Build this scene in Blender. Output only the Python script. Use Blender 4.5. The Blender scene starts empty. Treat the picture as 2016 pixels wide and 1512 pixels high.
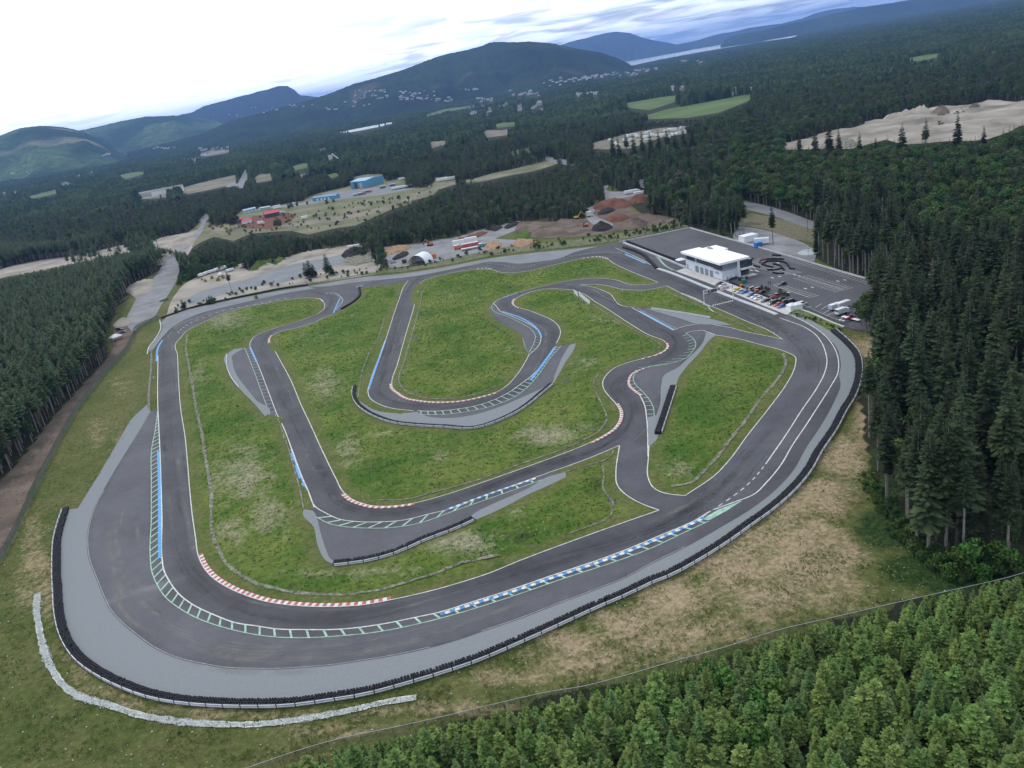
import bpy, bmesh, math, random
import numpy as np
from mathutils import Vector, Matrix
from mathutils.geometry import delaunay_2d_cdt
random.seed(7); rng = np.random.default_rng(11)
S = bpy.context.scene
COL = S.collection
R = math.radians

# ------------------------------------------------------------------ camera
FPX, PITCH, ROLL, CAMH = 1631.0, R(20.2), R(9.9), 110.0
_f = np.array([0, math.cos(PITCH), -math.sin(PITCH)])
_u0 = np.array([0, math.sin(PITCH), math.cos(PITCH)]); _r0 = np.array([1., 0, 0])
_r = math.cos(ROLL)*_r0 - math.sin(ROLL)*_u0
_u = math.sin(ROLL)*_r0 + math.cos(ROLL)*_u0
_c = np.array([0, 0, CAMH])
cd = bpy.data.cameras.new('camera'); cam = bpy.data.objects.new('camera', cd); COL.objects.link(cam)
cd.sensor_fit = 'HORIZONTAL'; cd.sensor_width = 36.0; cd.lens = 36.0*FPX/2016.0
cd.clip_start = 1.0; cd.clip_end = 90000.0
cam.matrix_world = Matrix(((_r[0], _u[0], -_f[0], 0), (_r[1], _u[1], -_f[1], 0), (_r[2], _u[2], -_f[2], CAMH), (0, 0, 0, 1)))
S.camera = cam

# ------------------------------------------------------------------ sky, sun, exposure
SUN_EL, SUN_AZ = R(48), R(-38)          # azimuth from +Y towards +X
HAZE = 5.2e-5
S.view_settings.view_transform = 'Standard'; S.view_settings.look = 'None'
S.view_settings.exposure = -0.95; S.view_settings.gamma = 1.0; S.view_settings.use_curve_mapping = False
W = bpy.data.worlds.new('World'); S.world = W; W.use_nodes = True
def build_world():
    nt = W.node_tree; N = nt.nodes; L = nt.links; N.clear()
    out = N.new('ShaderNodeOutputWorld')
    sky = N.new('ShaderNodeTexSky'); sky.sky_type = 'NISHITA'; sky.sun_disc = False
    sky.sun_elevation = SUN_EL; sky.sun_rotation = SUN_AZ; sky.air_density = 1.0; sky.dust_density = 1.5; sky.ozone_density = 1.5
    bgs = N.new('ShaderNodeBackground'); bgs.inputs[1].default_value = 0.10; L.new(sky.outputs[0], bgs.inputs[0])
    tc = N.new('ShaderNodeTexCoord'); sx = N.new('ShaderNodeSeparateXYZ'); L.new(tc.outputs['Generated'], sx.inputs[0])
    def m(op, a, b=None, clamp=False):
        n = N.new('ShaderNodeMath'); n.operation = op; n.use_clamp = clamp
        for i, v in enumerate((a, b)):
            if v is None: continue
            if isinstance(v, (int, float)): n.inputs[i].default_value = v
            else: L.new(v, n.inputs[i])
        return n.outputs[0]
    zz = m('ADD', m('MAXIMUM', sx.outputs[2], 0.0), 0.07)
    cx = N.new('ShaderNodeCombineXYZ'); L.new(m('DIVIDE', sx.outputs[0], zz), cx.inputs[0]); L.new(m('DIVIDE', sx.outputs[1], zz), cx.inputs[1])
    nz = N.new('ShaderNodeTexNoise'); nz.inputs['Scale'].default_value = 1.15; nz.inputs['Detail'].default_value = 7; nz.inputs['Roughness'].default_value = 0.55
    nz.inputs['Distortion'].default_value = 0.5
    L.new(cx.outputs[0], nz.inputs[0])
    cr = N.new('ShaderNodeValToRGB'); e = cr.color_ramp.elements
    e[0].position = 0.40; e[0].color = (0, 0, 0, 1); e[1].position = 0.57; e[1].color = (1, 1, 1, 1)
    L.new(nz.outputs[0], cr.inputs[0])
    nz2 = N.new('ShaderNodeTexNoise'); nz2.inputs['Scale'].default_value = 2.3; nz2.inputs['Detail'].default_value = 6
    mp = N.new('ShaderNodeMapping'); mp.inputs['Location'].default_value = (7, 3, 1); L.new(cx.outputs[0], mp.inputs[0]); L.new(mp.outputs[0], nz2.inputs[0])
    cc = N.new('ShaderNodeValToRGB'); e = cc.color_ramp.elements
    e[0].position = 0.36; e[0].color = (0.66, 0.78, 0.95, 1); e[1].position = 0.62; e[1].color = (0.97, 1.0, 1.06, 1)
    L.new(nz2.outputs[0], cc.inputs[0])
    # bright veil towards the sun
    sd = Vector((math.sin(-0.62)*math.cos(0.35), math.cos(-0.62)*math.cos(0.35), math.sin(0.35)))
    vm = N.new('ShaderNodeVectorMath'); vm.operation = 'DOT_PRODUCT'; L.new(tc.outputs['Generated'], vm.inputs[0]); vm.inputs[1].default_value = sd
    g = N.new('ShaderNodeMapRange'); L.new(vm.outputs['Value'], g.inputs[0]); g.inputs[1].default_value = 0.72; g.inputs[2].default_value = 0.99
    g.inputs[3].default_value = 0.0; g.inputs[4].default_value = 1.0
    mixc = N.new('ShaderNodeMix'); mixc.data_type = 'RGBA'; L.new(m('MULTIPLY', g.outputs[0], 0.8, True), mixc.inputs[0]); L.new(cc.outputs[0], mixc.inputs[6]); mixc.inputs[7].default_value = (1.0, 1.05, 1.06, 1)
    bgc = N.new('ShaderNodeBackground'); L.new(mixc.outputs[2], bgc.inputs[0]); L.new(m('MULTIPLY', m('ADD', 2.55, m('MULTIPLY', g.outputs[0], 0.6)), m('ADD', 1.0, m('MULTIPLY', m('SUBTRACT', 1.0, m('MULTIPLY', m('MAXIMUM', sx.outputs[2], 0.0), 3.0), True), 0.75))), bgc.inputs[1])
    ms = N.new('ShaderNodeMixShader')
    L.new(m('ADD', m('MULTIPLY', cr.outputs[0], 0.8), m('ADD', 0.40, m('MULTIPLY', g.outputs[0], 0.55)), True), ms.inputs[0])
    L.new(bgs.outputs[0], ms.inputs[1]); L.new(bgc.outputs[0], ms.inputs[2]); L.new(ms.outputs[0], out.inputs[0])
build_world()
ld = bpy.data.lights.new('sun', 'SUN'); ld.energy = 2.3; ld.angle = R(6); ld.color = (1.0, 0.96, 0.90)
sun = bpy.data.objects.new('sun', ld); COL.objects.link(sun)
sdir = Vector((math.sin(SUN_AZ)*math.cos(SUN_EL), math.cos(SUN_AZ)*math.cos(SUN_EL), math.sin(SUN_EL)))
sun.rotation_euler = sdir.to_track_quat('Z', 'Y').to_euler(); sun.location = (0, 0, 300)
S.cycles.max_bounces = 6; S.cycles.diffuse_bounces = 2; S.cycles.glossy_bounces = 2; S.cycles.transparent_max_bounces = 40; S.cycles.volume_bounces = 0
S.cycles.use_denoising = True

# ------------------------------------------------------------------ survey helpers: photo position <-> ground position
def G(x, y, z=0.0):
    d = _f + _r*(x-1008)/FPX - _u*(y-756)/FPX
    t = (z-CAMH)/d[2]; return _c + d*t
def GP(pts, z=0.0): return np.array([G(x, y, z)[:2] for x, y in pts])
def proj(X, Y, Z):
    d = np.stack([X, Y, Z-CAMH], -1); zc = d@_f; zc = np.where(zc < 1, 1, zc)
    return 1008+FPX*(d@_r)/zc, 756-FPX*(d@_u)/zc

# ------------------------------------------------------------------ materials
MAT = {}
def mat(name, col, rough=0.85, spec=0.2, metal=0.0, var=0.12, scale=0.6, bump=0.0, bscale=3.0, emit=None, alpha=None, objvar=0.0):
    if name in MAT: return MAT[name]
    m = bpy.data.materials.new(name); m.use_nodes = True; nt = m.node_tree; N = nt.nodes; L = nt.links
    b = N['Principled BSDF']; b.inputs['Roughness'].default_value = rough; b.inputs['Specular IOR Level'].default_value = spec; b.inputs['Metallic'].default_value = metal
    tc = N.new('ShaderNodeTexCoord')
    nz = N.new('ShaderNodeTexNoise'); nz.inputs['Scale'].default_value = scale; nz.inputs['Detail'].default_value = 5; L.new(tc.outputs['Object'], nz.inputs[0])
    mx = N.new('ShaderNodeMix'); mx.data_type = 'RGBA'
    c = np.array(col[:3]); mx.inputs[6].default_value = (*(c*(1-var)), 1); mx.inputs[7].default_value = (*(c*(1+var)), 1)
    rp = N.new('ShaderNodeMapRange'); rp.inputs[1].default_value = 0.3; rp.inputs[2].default_value = 0.7; L.new(nz.outputs[0], rp.inputs[0]); L.new(rp.outputs[0], mx.inputs[0])
    o = mx.outputs[2]
    if objvar:
        oi = N.new('ShaderNodeObjectInfo'); hv = N.new('ShaderNodeHueSaturation'); mr = N.new('ShaderNodeMapRange')
        mr.inputs[3].default_value = 1-objvar; mr.inputs[4].default_value = 1+objvar; L.new(oi.outputs['Random'], mr.inputs[0]); L.new(mr.outputs[0], hv.inputs['Value']); L.new(o, hv.inputs['Color']); o = hv.outputs[0]
    L.new(o, b.inputs['Base Color'])
    if bump:
        n2 = N.new('ShaderNodeTexNoise'); n2.inputs['Scale'].default_value = bscale; n2.inputs['Detail'].default_value = 4; L.new(tc.outputs['Object'], n2.inputs[0])
        bp = N.new('ShaderNodeBump'); bp.inputs['Strength'].default_value = bump; bp.inputs['Distance'].default_value = 0.3; L.new(n2.outputs[0], bp.inputs['Height']); L.new(bp.outputs[0], b.inputs['Normal'])
    if alpha is not None: b.inputs['Alpha'].default_value = alpha
    if emit: b.inputs['Emission Color'].default_value = (*emit, 1); b.inputs['Emission Strength'].default_value = 1
    MAT[name] = m; return m

def ground_mat(name, cols, floor=False):
    """cols: lush, olive, dry, dirt ; mixes by painted cover attributes broken up with noise"""
    if name in MAT: return MAT[name]
    m = bpy.data.materials.new(name); m.use_nodes = True; nt = m.node_tree; N = nt.nodes; L = nt.links
    b = N['Principled BSDF']; b.inputs['Roughness'].default_value = 0.95; b.inputs['Specular IOR Level'].default_value = 0.08
    geo = N.new('ShaderNodeNewGeometry')
    def noise(sc, det=6, rough=0.6, sx=1.0):
        v = geo.outputs['Position']
        if sx != 1.0:
            mp = N.new('ShaderNodeMapping'); mp.inputs['Scale'].default_value = (1, sx, 1); L.new(v, mp.inputs[0]); v = mp.outputs[0]
        n = N.new('ShaderNodeTexNoise'); n.inputs['Scale'].default_value = sc; n.inputs['Detail'].default_value = det; n.inputs['Roughness'].default_value = rough; L.new(v, n.inputs[0]); return n.outputs[0]
    def ramp(v, a, c):
        r = N.new('ShaderNodeMapRange'); r.inputs[1].default_value = a; r.inputs[2].default_value = c; L.new(v, r.inputs[0]); return r.outputs[0]
    def math2(op, a, b_):
        n = N.new('ShaderNodeMath'); n.operation = op
        for i, v in enumerate((a, b_)):
            if isinstance(v, (int, float)): n.inputs[i].default_value = v
            else: L.new(v, n.inputs[i])
        return n.outputs[0]
    def mix(fac, a, c):
        x = N.new('ShaderNodeMix'); x.data_type = 'RGBA'; L.new(fac, x.inputs[0])
        for i, v in ((6, a), (7, c)):
            if isinstance(v, tuple): x.inputs[i].default_value = (*v, 1)
            else: L.new(v, x.inputs[i])
        return x.outputs[2]
    def attr(n_):
        a = N.new('ShaderNodeAttribute'); a.attribute_name = n_; return a.outputs['Fac']
    lush, olive, dry, dirt = cols
    big = noise(0.03, 8, 0.68); mid = noise(0.17, 9, 0.72); fine = noise(0.75, 7, 0.78)
    base = mix(ramp(math2('ADD', math2('MULTIPLY', big, 0.6), math2('MULTIPLY', mid, 0.4)), 0.42, 0.58), lush, olive)
    base = mix(math2('MULTIPLY', ramp(mid, 0.52, 0.64), 0.55), base, tuple(np.array(lush)*0.5))
    base = mix(math2('MULTIPLY', ramp(noise(0.09, 8, 0.7), 0.55, 0.68), 0.55), base, tuple(np.array(olive)*np.array([1.25, 1.2, 1.3])))
    dv = math2('ADD', attr('dry'), math2('MULTIPLY', math2('SUBTRACT', mid, 0.5), 1.5))
    dv = math2('ADD', dv, math2('MULTIPLY', math2('SUBTRACT', fine, 0.5), 1.1))
    base = mix(ramp(dv, 0.28, 0.86), base, dry)
    ev = math2('ADD', attr('dirt'), math2('MULTIPLY', math2('SUBTRACT', mid, 0.5), 1.2))
    base = mix(ramp(ev, 0.38, 0.66), base, dirt)
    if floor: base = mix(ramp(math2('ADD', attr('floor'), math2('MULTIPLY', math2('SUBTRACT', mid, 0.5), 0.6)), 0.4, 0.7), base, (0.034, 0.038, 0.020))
    base = mix(ramp(math2('ADD', attr('brush'), math2('MULTIPLY', math2('SUBTRACT', mid, 0.5), 0.9)), .3, .6), base, mix(ramp(fine, .4, .6), (0.022, 0.050, 0.014), (0.050, 0.085, 0.022)))
    mw = math2('MULTIPLY', attr('mow'), ramp(noise(0.12, 4), .25, .5))
    base = mix(mw, base, mix(ramp(mid, .4, .6), (0.105, 0.125, 0.036), (0.150, 0.150, 0.055)))
    # tufts and pale seed heads
    hs = N.new('ShaderNodeHueSaturation'); L.new(base, hs.inputs['Color']); L.new(ramp(fine, 0.25, 0.75), hs.inputs['Value'])
    mr = hs.inputs['Value'].links[0].from_node; mr.inputs[3].default_value = 0.45; mr.inputs[4].default_value = 1.55
    vf = N.new('ShaderNodeTexVoronoi'); vf.inputs['Scale'].default_value = 0.9; L.new(geo.outputs['Position'], vf.inputs[0])
    sp = math2('MULTIPLY', math2('LESS_THAN', vf.outputs['Distance'], 0.14), ramp(noise(0.05, 3), 0.52, 0.6))
    fin = mix(sp, hs.outputs[0], (0.34, 0.36, 0.26))
    L.new(fin, b.inputs['Base Color'])
    bp = N.new('ShaderNodeBump'); bp.inputs['Strength'].default_value = 0.9; bp.inputs['Distance'].default_value = 0.5
    L.new(math2('ADD', fine, math2('MULTIPLY', mid, 1.5)), bp.inputs['Height']); L.new(bp.outputs[0], b.inputs['Normal'])
    MAT[name] = m; return m

def asphalt_mat():
    m = bpy.data.materials.new('asphalt'); m.use_nodes = True; nt = m.node_tree; N = nt.nodes; L = nt.links
    b = N['Principled BSDF']; b.inputs['Specular IOR Level'].default_value = 0.28
    geo = N.new('ShaderNodeNewGeometry')
    def noise(sc, det=6, rough=0.6):
        n = N.new('ShaderNodeTexNoise'); n.inputs['Scale'].default_value = sc; n.inputs['Detail'].default_value = det; n.inputs['Roughness'].default_value = rough; L.new(geo.outputs['Position'], n.inputs[0]); return n.outputs[0]
    a = N.new('ShaderNodeAttribute'); a.attribute_name = 'rubber'
    n1 = noise(0.05, 7, 0.6); n2 = noise(0.4, 8, 0.78); n3 = noise(6.0, 3)
    v = N.new('ShaderNodeMath'); v.operation = 'MULTIPLY_ADD'; L.new(n1, v.inputs[0]); v.inputs[1].default_value = 1.0; v.inputs[2].default_value = 0.20
    v2 = N.new('ShaderNodeMath'); v2.operation = 'MULTIPLY_ADD'; L.new(n2, v2.inputs[0]); v2.inputs[1].default_value = 0.42; L.new(v.outputs[0], v2.inputs[2])
    v25 = N.new('ShaderNodeMath'); v25.operation = 'MULTIPLY_ADD'; L.new(n3, v25.inputs[0]); v25.inputs[1].default_value = 0.14; L.new(v2.outputs[0], v25.inputs[2])
    v3 = N.new('ShaderNodeMath'); v3.operation = 'ADD'; L.new(v25.outputs[0], v3.inputs[0]); L.new(a.outputs['Fac'], v3.inputs[1])
    hs = N.new('ShaderNodeHueSaturation'); hs.inputs['Color'].default_value = (0.094, 0.093, 0.103, 1); L.new(v3.outputs[0], hs.inputs['Value'])
    sub = N.new('ShaderNodeMath'); sub.operation = 'SUBTRACT'; L.new(v3.outputs[0], sub.inputs[0]); sub.inputs[1].default_value = 0.22; L.new(sub.outputs[0], hs.inputs['Value'])
    L.new(hs.outputs[0], b.inputs['Base Color']); b.inputs['Roughness'].default_value = 0.78
    bp = N.new('ShaderNodeBump'); bp.inputs['Strength'].default_value = 0.25; bp.inputs['Distance'].default_value = 0.02; L.new(n3, bp.inputs['Height']); L.new(bp.outputs[0], b.inputs['Normal'])
    MAT['asphalt'] = m; return m
asphalt_mat()
GRASS = ground_mat('infield_grass', ((0.062, 0.128, 0.018), (0.165, 0.200, 0.046), (0.31, 0.285, 0.185), (0.20, 0.15, 0.10)))
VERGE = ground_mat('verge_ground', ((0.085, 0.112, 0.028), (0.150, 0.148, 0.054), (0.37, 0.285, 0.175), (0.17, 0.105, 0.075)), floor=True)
MEADOW = ground_mat('meadow', ((0.09, 0.12, 0.045), (0.17, 0.165, 0.085), (0.27, 0.25, 0.18), (0.16, 0.12, 0.09)))
mat('gravel', (0.232, 0.248, 0.256), 0.95, 0.1, var=0.06, scale=1.5, bump=0.12, bscale=20)
mat('light_asphalt', (0.215, 0.225, 0.235), 0.9, 0.15, var=0.12, scale=0.08)
mat('drain_stone', (0.205, 0.20, 0.155), 0.95, 0.1, var=0.6, scale=0.7, bump=0.8)
mat('concrete', (0.52, 0.50, 0.47), 0.85, 0.2, var=0.08, scale=0.3)
mat('wall_concrete', (0.50, 0.51, 0.53), 0.85, 0.2, var=0.12, scale=0.4)
mat('line_white', (0.62, 0.62, 0.58), 0.7, 0.2, var=0.28, scale=0.8)
mat('line_faded', (0.36, 0.36, 0.36), 0.8, 0.2, var=0.3, scale=1.0)
mat('line_green', (0.34, 0.52, 0.40), 0.7, 0.2, var=0.3, scale=0.8)
mat('kerb_red', (0.48, 0.12, 0.11), 0.7, 0.2, var=0.15, scale=0.8)
mat('kerb_white', (0.64, 0.63, 0.59), 0.7, 0.2, var=0.2, scale=0.8)
mat('kerb_blue', (0.08, 0.27, 0.56), 0.7, 0.2, var=0.25, scale=0.8)
mat('kerb_pale_blue', (0.17, 0.42, 0.70), 0.7, 0.2, var=0.1, scale=0.8)
mat('tyre', (0.012, 0.012, 0.015), 0.75, 0.3, var=0.4, scale=1.5)
mat('rail_metal', (0.55, 0.57, 0.62), 0.5, 0.4, var=0.08, scale=0.4)
mat('post_dark', (0.05, 0.05, 0.05), 0.7)
mat('galvanised', (0.42, 0.44, 0.46), 0.5, 0.4, metal=0.3, var=0.1)
mat('gravel_road', (0.25, 0.25, 0.255), 0.95, 0.1, var=0.22, scale=0.08, bump=0.4)
mat('road_asphalt', (0.20, 0.205, 0.215), 0.85, 0.2, var=0.12, scale=0.1)
mat('sandy_soil', (0.335, 0.30, 0.25), 0.95, 0.1, var=0.30, scale=0.045, bump=0.8, bscale=0.3)
mat('quarry_sand', (0.29, 0.26, 0.215), 0.95, 0.1, var=0.42, scale=0.028, bump=1.0, bscale=0.12)
mat('brown_soil', (0.145, 0.110, 0.088), 0.95, 0.1, var=0.38, scale=0.07, bump=0.9, bscale=0.4)
mat('red_soil', (0.155, 0.070, 0.048), 0.95, 0.1, var=0.30, scale=0.1, bump=0.8, bscale=0.5)
mat('dark_soil', (0.035, 0.030, 0.028), 0.95, 0.1, var=0.5, scale=0.3, bump=0.8, bscale=0.8)
mat('woodchip', (0.34, 0.22, 0.14), 0.95, 0.1, var=0.35, scale=0.4, bump=0.9, bscale=1)
mat('bare_ground', (0.21, 0.19, 0.14), 0.95, 0.1, var=0.35, scale=0.02)
mat('field_green', (0.105, 0.155, 0.055), 0.95, 0.1, var=0.22, scale=0.012)
mat('pond_water', (0.13, 0.20, 0.19), 0.12, 0.5, var=0.05)
mat('sea_water', (0.24, 0.28, 0.33), 0.25, 0.5, var=0.05, scale=0.002)

# ------------------------------------------------------------------ object helpers
def setp(o, label=None, cat=None, group=None, kind=None):
    if label: o['label'] = label
    if cat: o['category'] = cat
    if group: o['group'] = group
    if kind: o['kind'] = kind
    return o
def thing(name, label, cat, loc=(0, 0, 0), rz=0.0, group=None, scale=None):
    o = bpy.data.objects.new(name, None); o.empty_display_size = 0.5; COL.objects.link(o)
    o.location = loc; o.rotation_euler = (0, 0, rz)
    if scale: o.scale = scale
    return setp(o, label, cat, group)
def link(name, me, parent=None):
    o = bpy.data.objects.new(name, me); COL.objects.link(o)
    if parent is not None: o.parent = parent
    return o
def mesh_np(name, V, F, mats, fm=None, smooth=False, parent=None, attrs=None):
    V = np.asarray(V, dtype=np.float32).reshape(-1, 3)
    me = bpy.data.meshes.new(name)
    if isinstance(F, np.ndarray):
        n, k = F.shape
        me.vertices.add(len(V)); me.vertices.foreach_set('co', V.ravel())
        me.loops.add(n*k); me.loops.foreach_set('vertex_index', F.ravel().astype(np.int32))
        me.polygons.add(n); me.polygons.foreach_set('loop_start', np.arange(0, n*k, k, dtype=np.int32)); me.polygons.foreach_set('loop_total', np.full(n, k, dtype=np.int32))
        me.update(calc_edges=True)
    else:
        me.from_pydata(V.tolist(), [], F); me.update()
    for m in (mats if isinstance(mats, (list, tuple)) else [mats]): me.materials.append(MAT[m] if isinstance(m, str) else m)
    if fm is not None: me.polygons.foreach_set('material_index', np.asarray(fm, dtype=np.int32))
    if smooth: me.polygons.foreach_set('use_smooth', np.ones(len(me.polygons), dtype=bool))
    if attrs:
        for k_, v in attrs.items():
            a = me.attributes.new(k_, 'FLOAT', 'POINT'); a.data.foreach_set('value', np.asarray(v, dtype=np.float32))
    return link(name, me, parent)
class MB:
    def __init__(s): s.V = []; s.F = []; s.M = []
    def add(s, V, F, m=0):
        n = len(s.V); s.V += [tuple(v) for v in V]; s.F += [tuple(i+n for i in f) for f in F]; s.M += [m]*len(F); return s
    def box(s, c, d, rz=0.0, m=0, top=None, ty=0.0):
        """centre of base c, size d; top=(sx,sy) scales the top face; ty shifts top in y"""
        x, y, z = d[0]/2, d[1]/2, d[2]; tx, tyy = top or (1, 1)
        P = [(-x, -y, 0), (x, -y, 0), (x, y, 0), (-x, y, 0), (-x*tx, -y*tyy+ty, z), (x*tx, -y*tyy+ty, z), (x*tx, y*tyy+ty, z), (-x*tx, y*tyy+ty, z)]
        cs, sn = math.cos(rz), math.sin(rz)
        return s.add([(c[0]+p[0]*cs-p[1]*sn, c[1]+p[0]*sn+p[1]*cs, c[2]+p[2]) for p in P], [(0, 3, 2, 1), (4, 5, 6, 7), (0, 1, 5, 4), (1, 2, 6, 5), (2, 3, 7, 6), (3, 0, 4, 7)], m)
    def tube(s, a, b, r, r2=None, n=6, m=0):
        a = Vector(a); b = Vector(b); d = (b-a); q = d.to_track_quat('Z', 'Y'); r2 = r if r2 is None else r2
        P = [a+q@Vector((math.cos(t)*r, math.sin(t)*r, 0)) for t in [2*math.pi*i/n for i in range(n)]] + [b+q@Vector((math.cos(t)*r2, math.sin(t)*r2, 0)) for t in [2*math.pi*i/n for i in range(n)]]
        return s.add(P, [(i, (i+1) % n, n+(i+1) % n, n+i) for i in range(n)]+[tuple(range(n-1, -1, -1)), tuple(range(n, 2*n))], m)
    def prism(s, prof, w, axis='x', c=(0, 0, 0), m=0):
        """profile of (u,z) extruded over width w centred"""
        n = len(prof)
        if axis == 'x': P = [(-w/2, u, z) for u, z in prof]+[(w/2, u, z) for u, z in prof]
        else: P = [(u, -w/2, z) for u, z in prof]+[(u, w/2, z) for u, z in prof]
        P = [(p[0]+c[0], p[1]+c[1], p[2]+c[2]) for p in P]
        return s.add(P, [(i, (i+1) % n, n+(i+1) % n, n+i) for i in range(n)]+[tuple(range(n-1, -1, -1)), tuple(range(n, 2*n))], m)
    def build(s, name, mats, parent=None, smooth=False):
        o = mesh_np(name, s.V, s.F, mats, s.M, smooth, parent)
        bm = bmesh.new(); bm.from_mesh(o.data); bmesh.ops.recalc_face_normals(bm, faces=bm.faces); bm.to_mesh(o.data); bm.free(); return o

def smooth_line(P, closed=False, step=2.0, sharp=48):
    P = np.asarray(P, float); n = len(P)
    if n < 3 and not closed: 
        L = np.linalg.norm(P[1]-P[0]); k = max(1, int(L/step)); t = np.linspace(0, 1, k+1)[:, None]; return P[0]*(1-t)+P[1]*t
    T = np.zeros_like(P); lens = np.linalg.norm(np.roll(P, -1, 0)-P, axis=1)+1e-9
    for i in range(n):
        if not closed and i in (0, n-1): T[i] = (P[1]-P[0])/lens[0] if i == 0 else (P[-1]-P[-2])/lens[n-2]; continue
        a = P[i]-P[i-1]; b = P[(i+1) % n]-P[i]; la = np.linalg.norm(a)+1e-9; lb = np.linalg.norm(b)+1e-9
        c = np.clip(a@b/(la*lb), -1, 1)
        if math.degrees(math.acos(c)) > sharp: T[i] = np.nan
        else:
            t = (a/la*lb + b/lb*la); T[i] = t/(np.linalg.norm(t)+1e-9)
    out = []
    for i in range(n if closed else n-1):
        a, b = P[i], P[(i+1) % n]; L = np.linalg.norm(b-a)+1e-9; d = (b-a)/L
        ta = T[i] if not np.isnan(T[i][0]) else d; tb = T[(i+1) % n] if not np.isnan(T[(i+1) % n][0]) else d
        k = max(1, int(round(L/step)))
        for j in range(k):
            t = j/k; out.append((2*t**3-3*t**2+1)*a+(t**3-2*t**2+t)*L*ta+(-2*t**3+3*t**2)*b+(t**3-t**2)*L*tb)
    if not closed: out.append(P[-1])
    return np.array(out)
def inside(poly, X, Y):
    poly = np.asarray(poly, float); r = np.zeros(X.shape, bool); n = len(poly)
    for i in range(n):
        x1, y1 = poly[i]; x2, y2 = poly[(i+1) % n]
        if y1 == y2: continue
        c = ((y1 > Y) != (y2 > Y)) & (X < (x2-x1)*(Y-y1)/(y2-y1)+x1); r ^= c
    return r
def dist_line(P, X, Y):
    d = np.full(X.shape, 1e9)
    for i in range(len(P)-1):
        a = P[i]; b = P[i+1]; v = b-a; L2 = v@v+1e-9
        t = np.clip(((X-a[0])*v[0]+(Y-a[1])*v[1])/L2, 0, 1)
        d = np.minimum(d, np.hypot(X-a[0]-t*v[0], Y-a[1]-t*v[1]))
    return d
def fbm(X, Y, s, seed=0, octs=4):
    r = np.zeros(X.shape); a = 1.0; f = 1.0/s; g = np.random.default_rng(seed)
    for _ in range(octs):
        for _k in range(3):
            th = g.uniform(0, 6.28); ph = g.uniform(0, 6.28); k = f*g.uniform(0.7, 1.4)
            r += a*np.sin((X*math.cos(th)+Y*math.sin(th))*k*6.28+ph+1.7*np.sin((X*math.sin(th)-Y*math.cos(th))*k*4.1+ph*2))
        a *= 0.55; f *= 2.03
    return r/3.5
def sheet(name, ring, z, m, grid=None, hfun=None, attrs=None, kind='structure', smooth_=True, step=2.0, px=True):
    if px: ring = GP(ring)
    if smooth_: ring = smooth_line(ring, True, step)
    k = [0]
    for i in range(1, len(ring)):
        if np.linalg.norm(ring[i]-ring[k[-1]]) > 0.15: k.append(i)
    ring = ring[k]; vs = [Vector((p[0], p[1])) for p in ring]; nr = len(vs)
    if grid:
        x0, y0 = ring.min(0); x1, y1 = ring.max(0)
        gx, gy = np.meshgrid(np.arange(x0, x1, grid), np.arange(y0, y1, grid)); gx = gx.ravel()+rng.uniform(-.2, .2, gx.size)*grid; gy = gy.ravel()+rng.uniform(-.2, .2, gy.size)*grid
        ok = inside(ring, gx, gy); gx = gx[ok]; gy = gy[ok]
        d = dist_line(np.vstack([ring, ring[:1]]), gx, gy); ok = d > grid*0.45
        vs += [Vector((a, b)) for a, b in zip(gx[ok], gy[ok])]
    V2, E2, F2, *_ = delaunay_2d_cdt(vs, [], [list(range(nr))], 1, 1e-4)
    X = np.array([v.x for v in V2]); Y = np.array([v.y for v in V2])
    F = [tuple(f) for f in F2]
    if hfun is None: Z = np.full(len(X), z)
    else:
        dd = dist_line(np.vstack([ring, ring[:1]]), X, Y); Z = z+hfun(X, Y, dd)
    F = np.array(F, dtype=np.int32)
    # upward facing
    a, b, c = F[:, 0], F[:, 1], F[:, 2]
    ar = (X[b]-X[a])*(Y[c]-Y[a])-(X[c]-X[a])*(Y[b]-Y[a]); fl = ar < 0; F[fl] = F[fl][:, ::-1]
    at = {k_: v(X, Y) for k_, v in attrs.items()} if attrs else None
    o = mesh_np(name, np.stack([X, Y, Z], 1), F, m, smooth=hfun is not None, attrs=at)
    if kind: o['kind'] = kind
    return o
def ribbon(P, w, z, off=0.0):
    P = np.asarray(P); T = np.gradient(P, axis=0); T /= np.linalg.norm(T, axis=1)[:, None]+1e-9; Nn = np.stack([-T[:, 1], T[:, 0]], 1)
    w = np.asarray(w).reshape(-1, 1) if np.ndim(w) else w
    A = P+Nn*(off-w/2); B = P+Nn*(off+w/2); n = len(P)
    V = np.zeros((2*n, 3)); V[0::2, :2] = A; V[1::2, :2] = B; V[:, 2] = z
    i = np.arange(n-1)*2; F = np.stack([i, i+2, i+3, i+1], 1); return V, F
def strip(name, pts, w, z, m, kind='structure', px=True, step=1.5, off=0.0, wob=0.0, sharp=48):
    P = smooth_line(GP(pts) if px else pts, False, step, sharp)
    ww = w*(1+wob*np.array([random.uniform(-1, 1) for _ in range(len(P))])) if wob else w
    V, F = ribbon(P, ww, z, off); o = mesh_np(name, V, F, m)
    if kind: o['kind'] = kind
    return o
def resample(P, step):
    P = np.asarray(P); s = np.r_[0, np.cumsum(np.linalg.norm(np.diff(P, axis=0), axis=1))]; n = max(1, int(round(s[-1]/step)))
    t = np.linspace(0, s[-1], n+1); return np.stack([np.interp(t, s, P[:, 0]), np.interp(t, s, P[:, 1])], 1)

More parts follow.
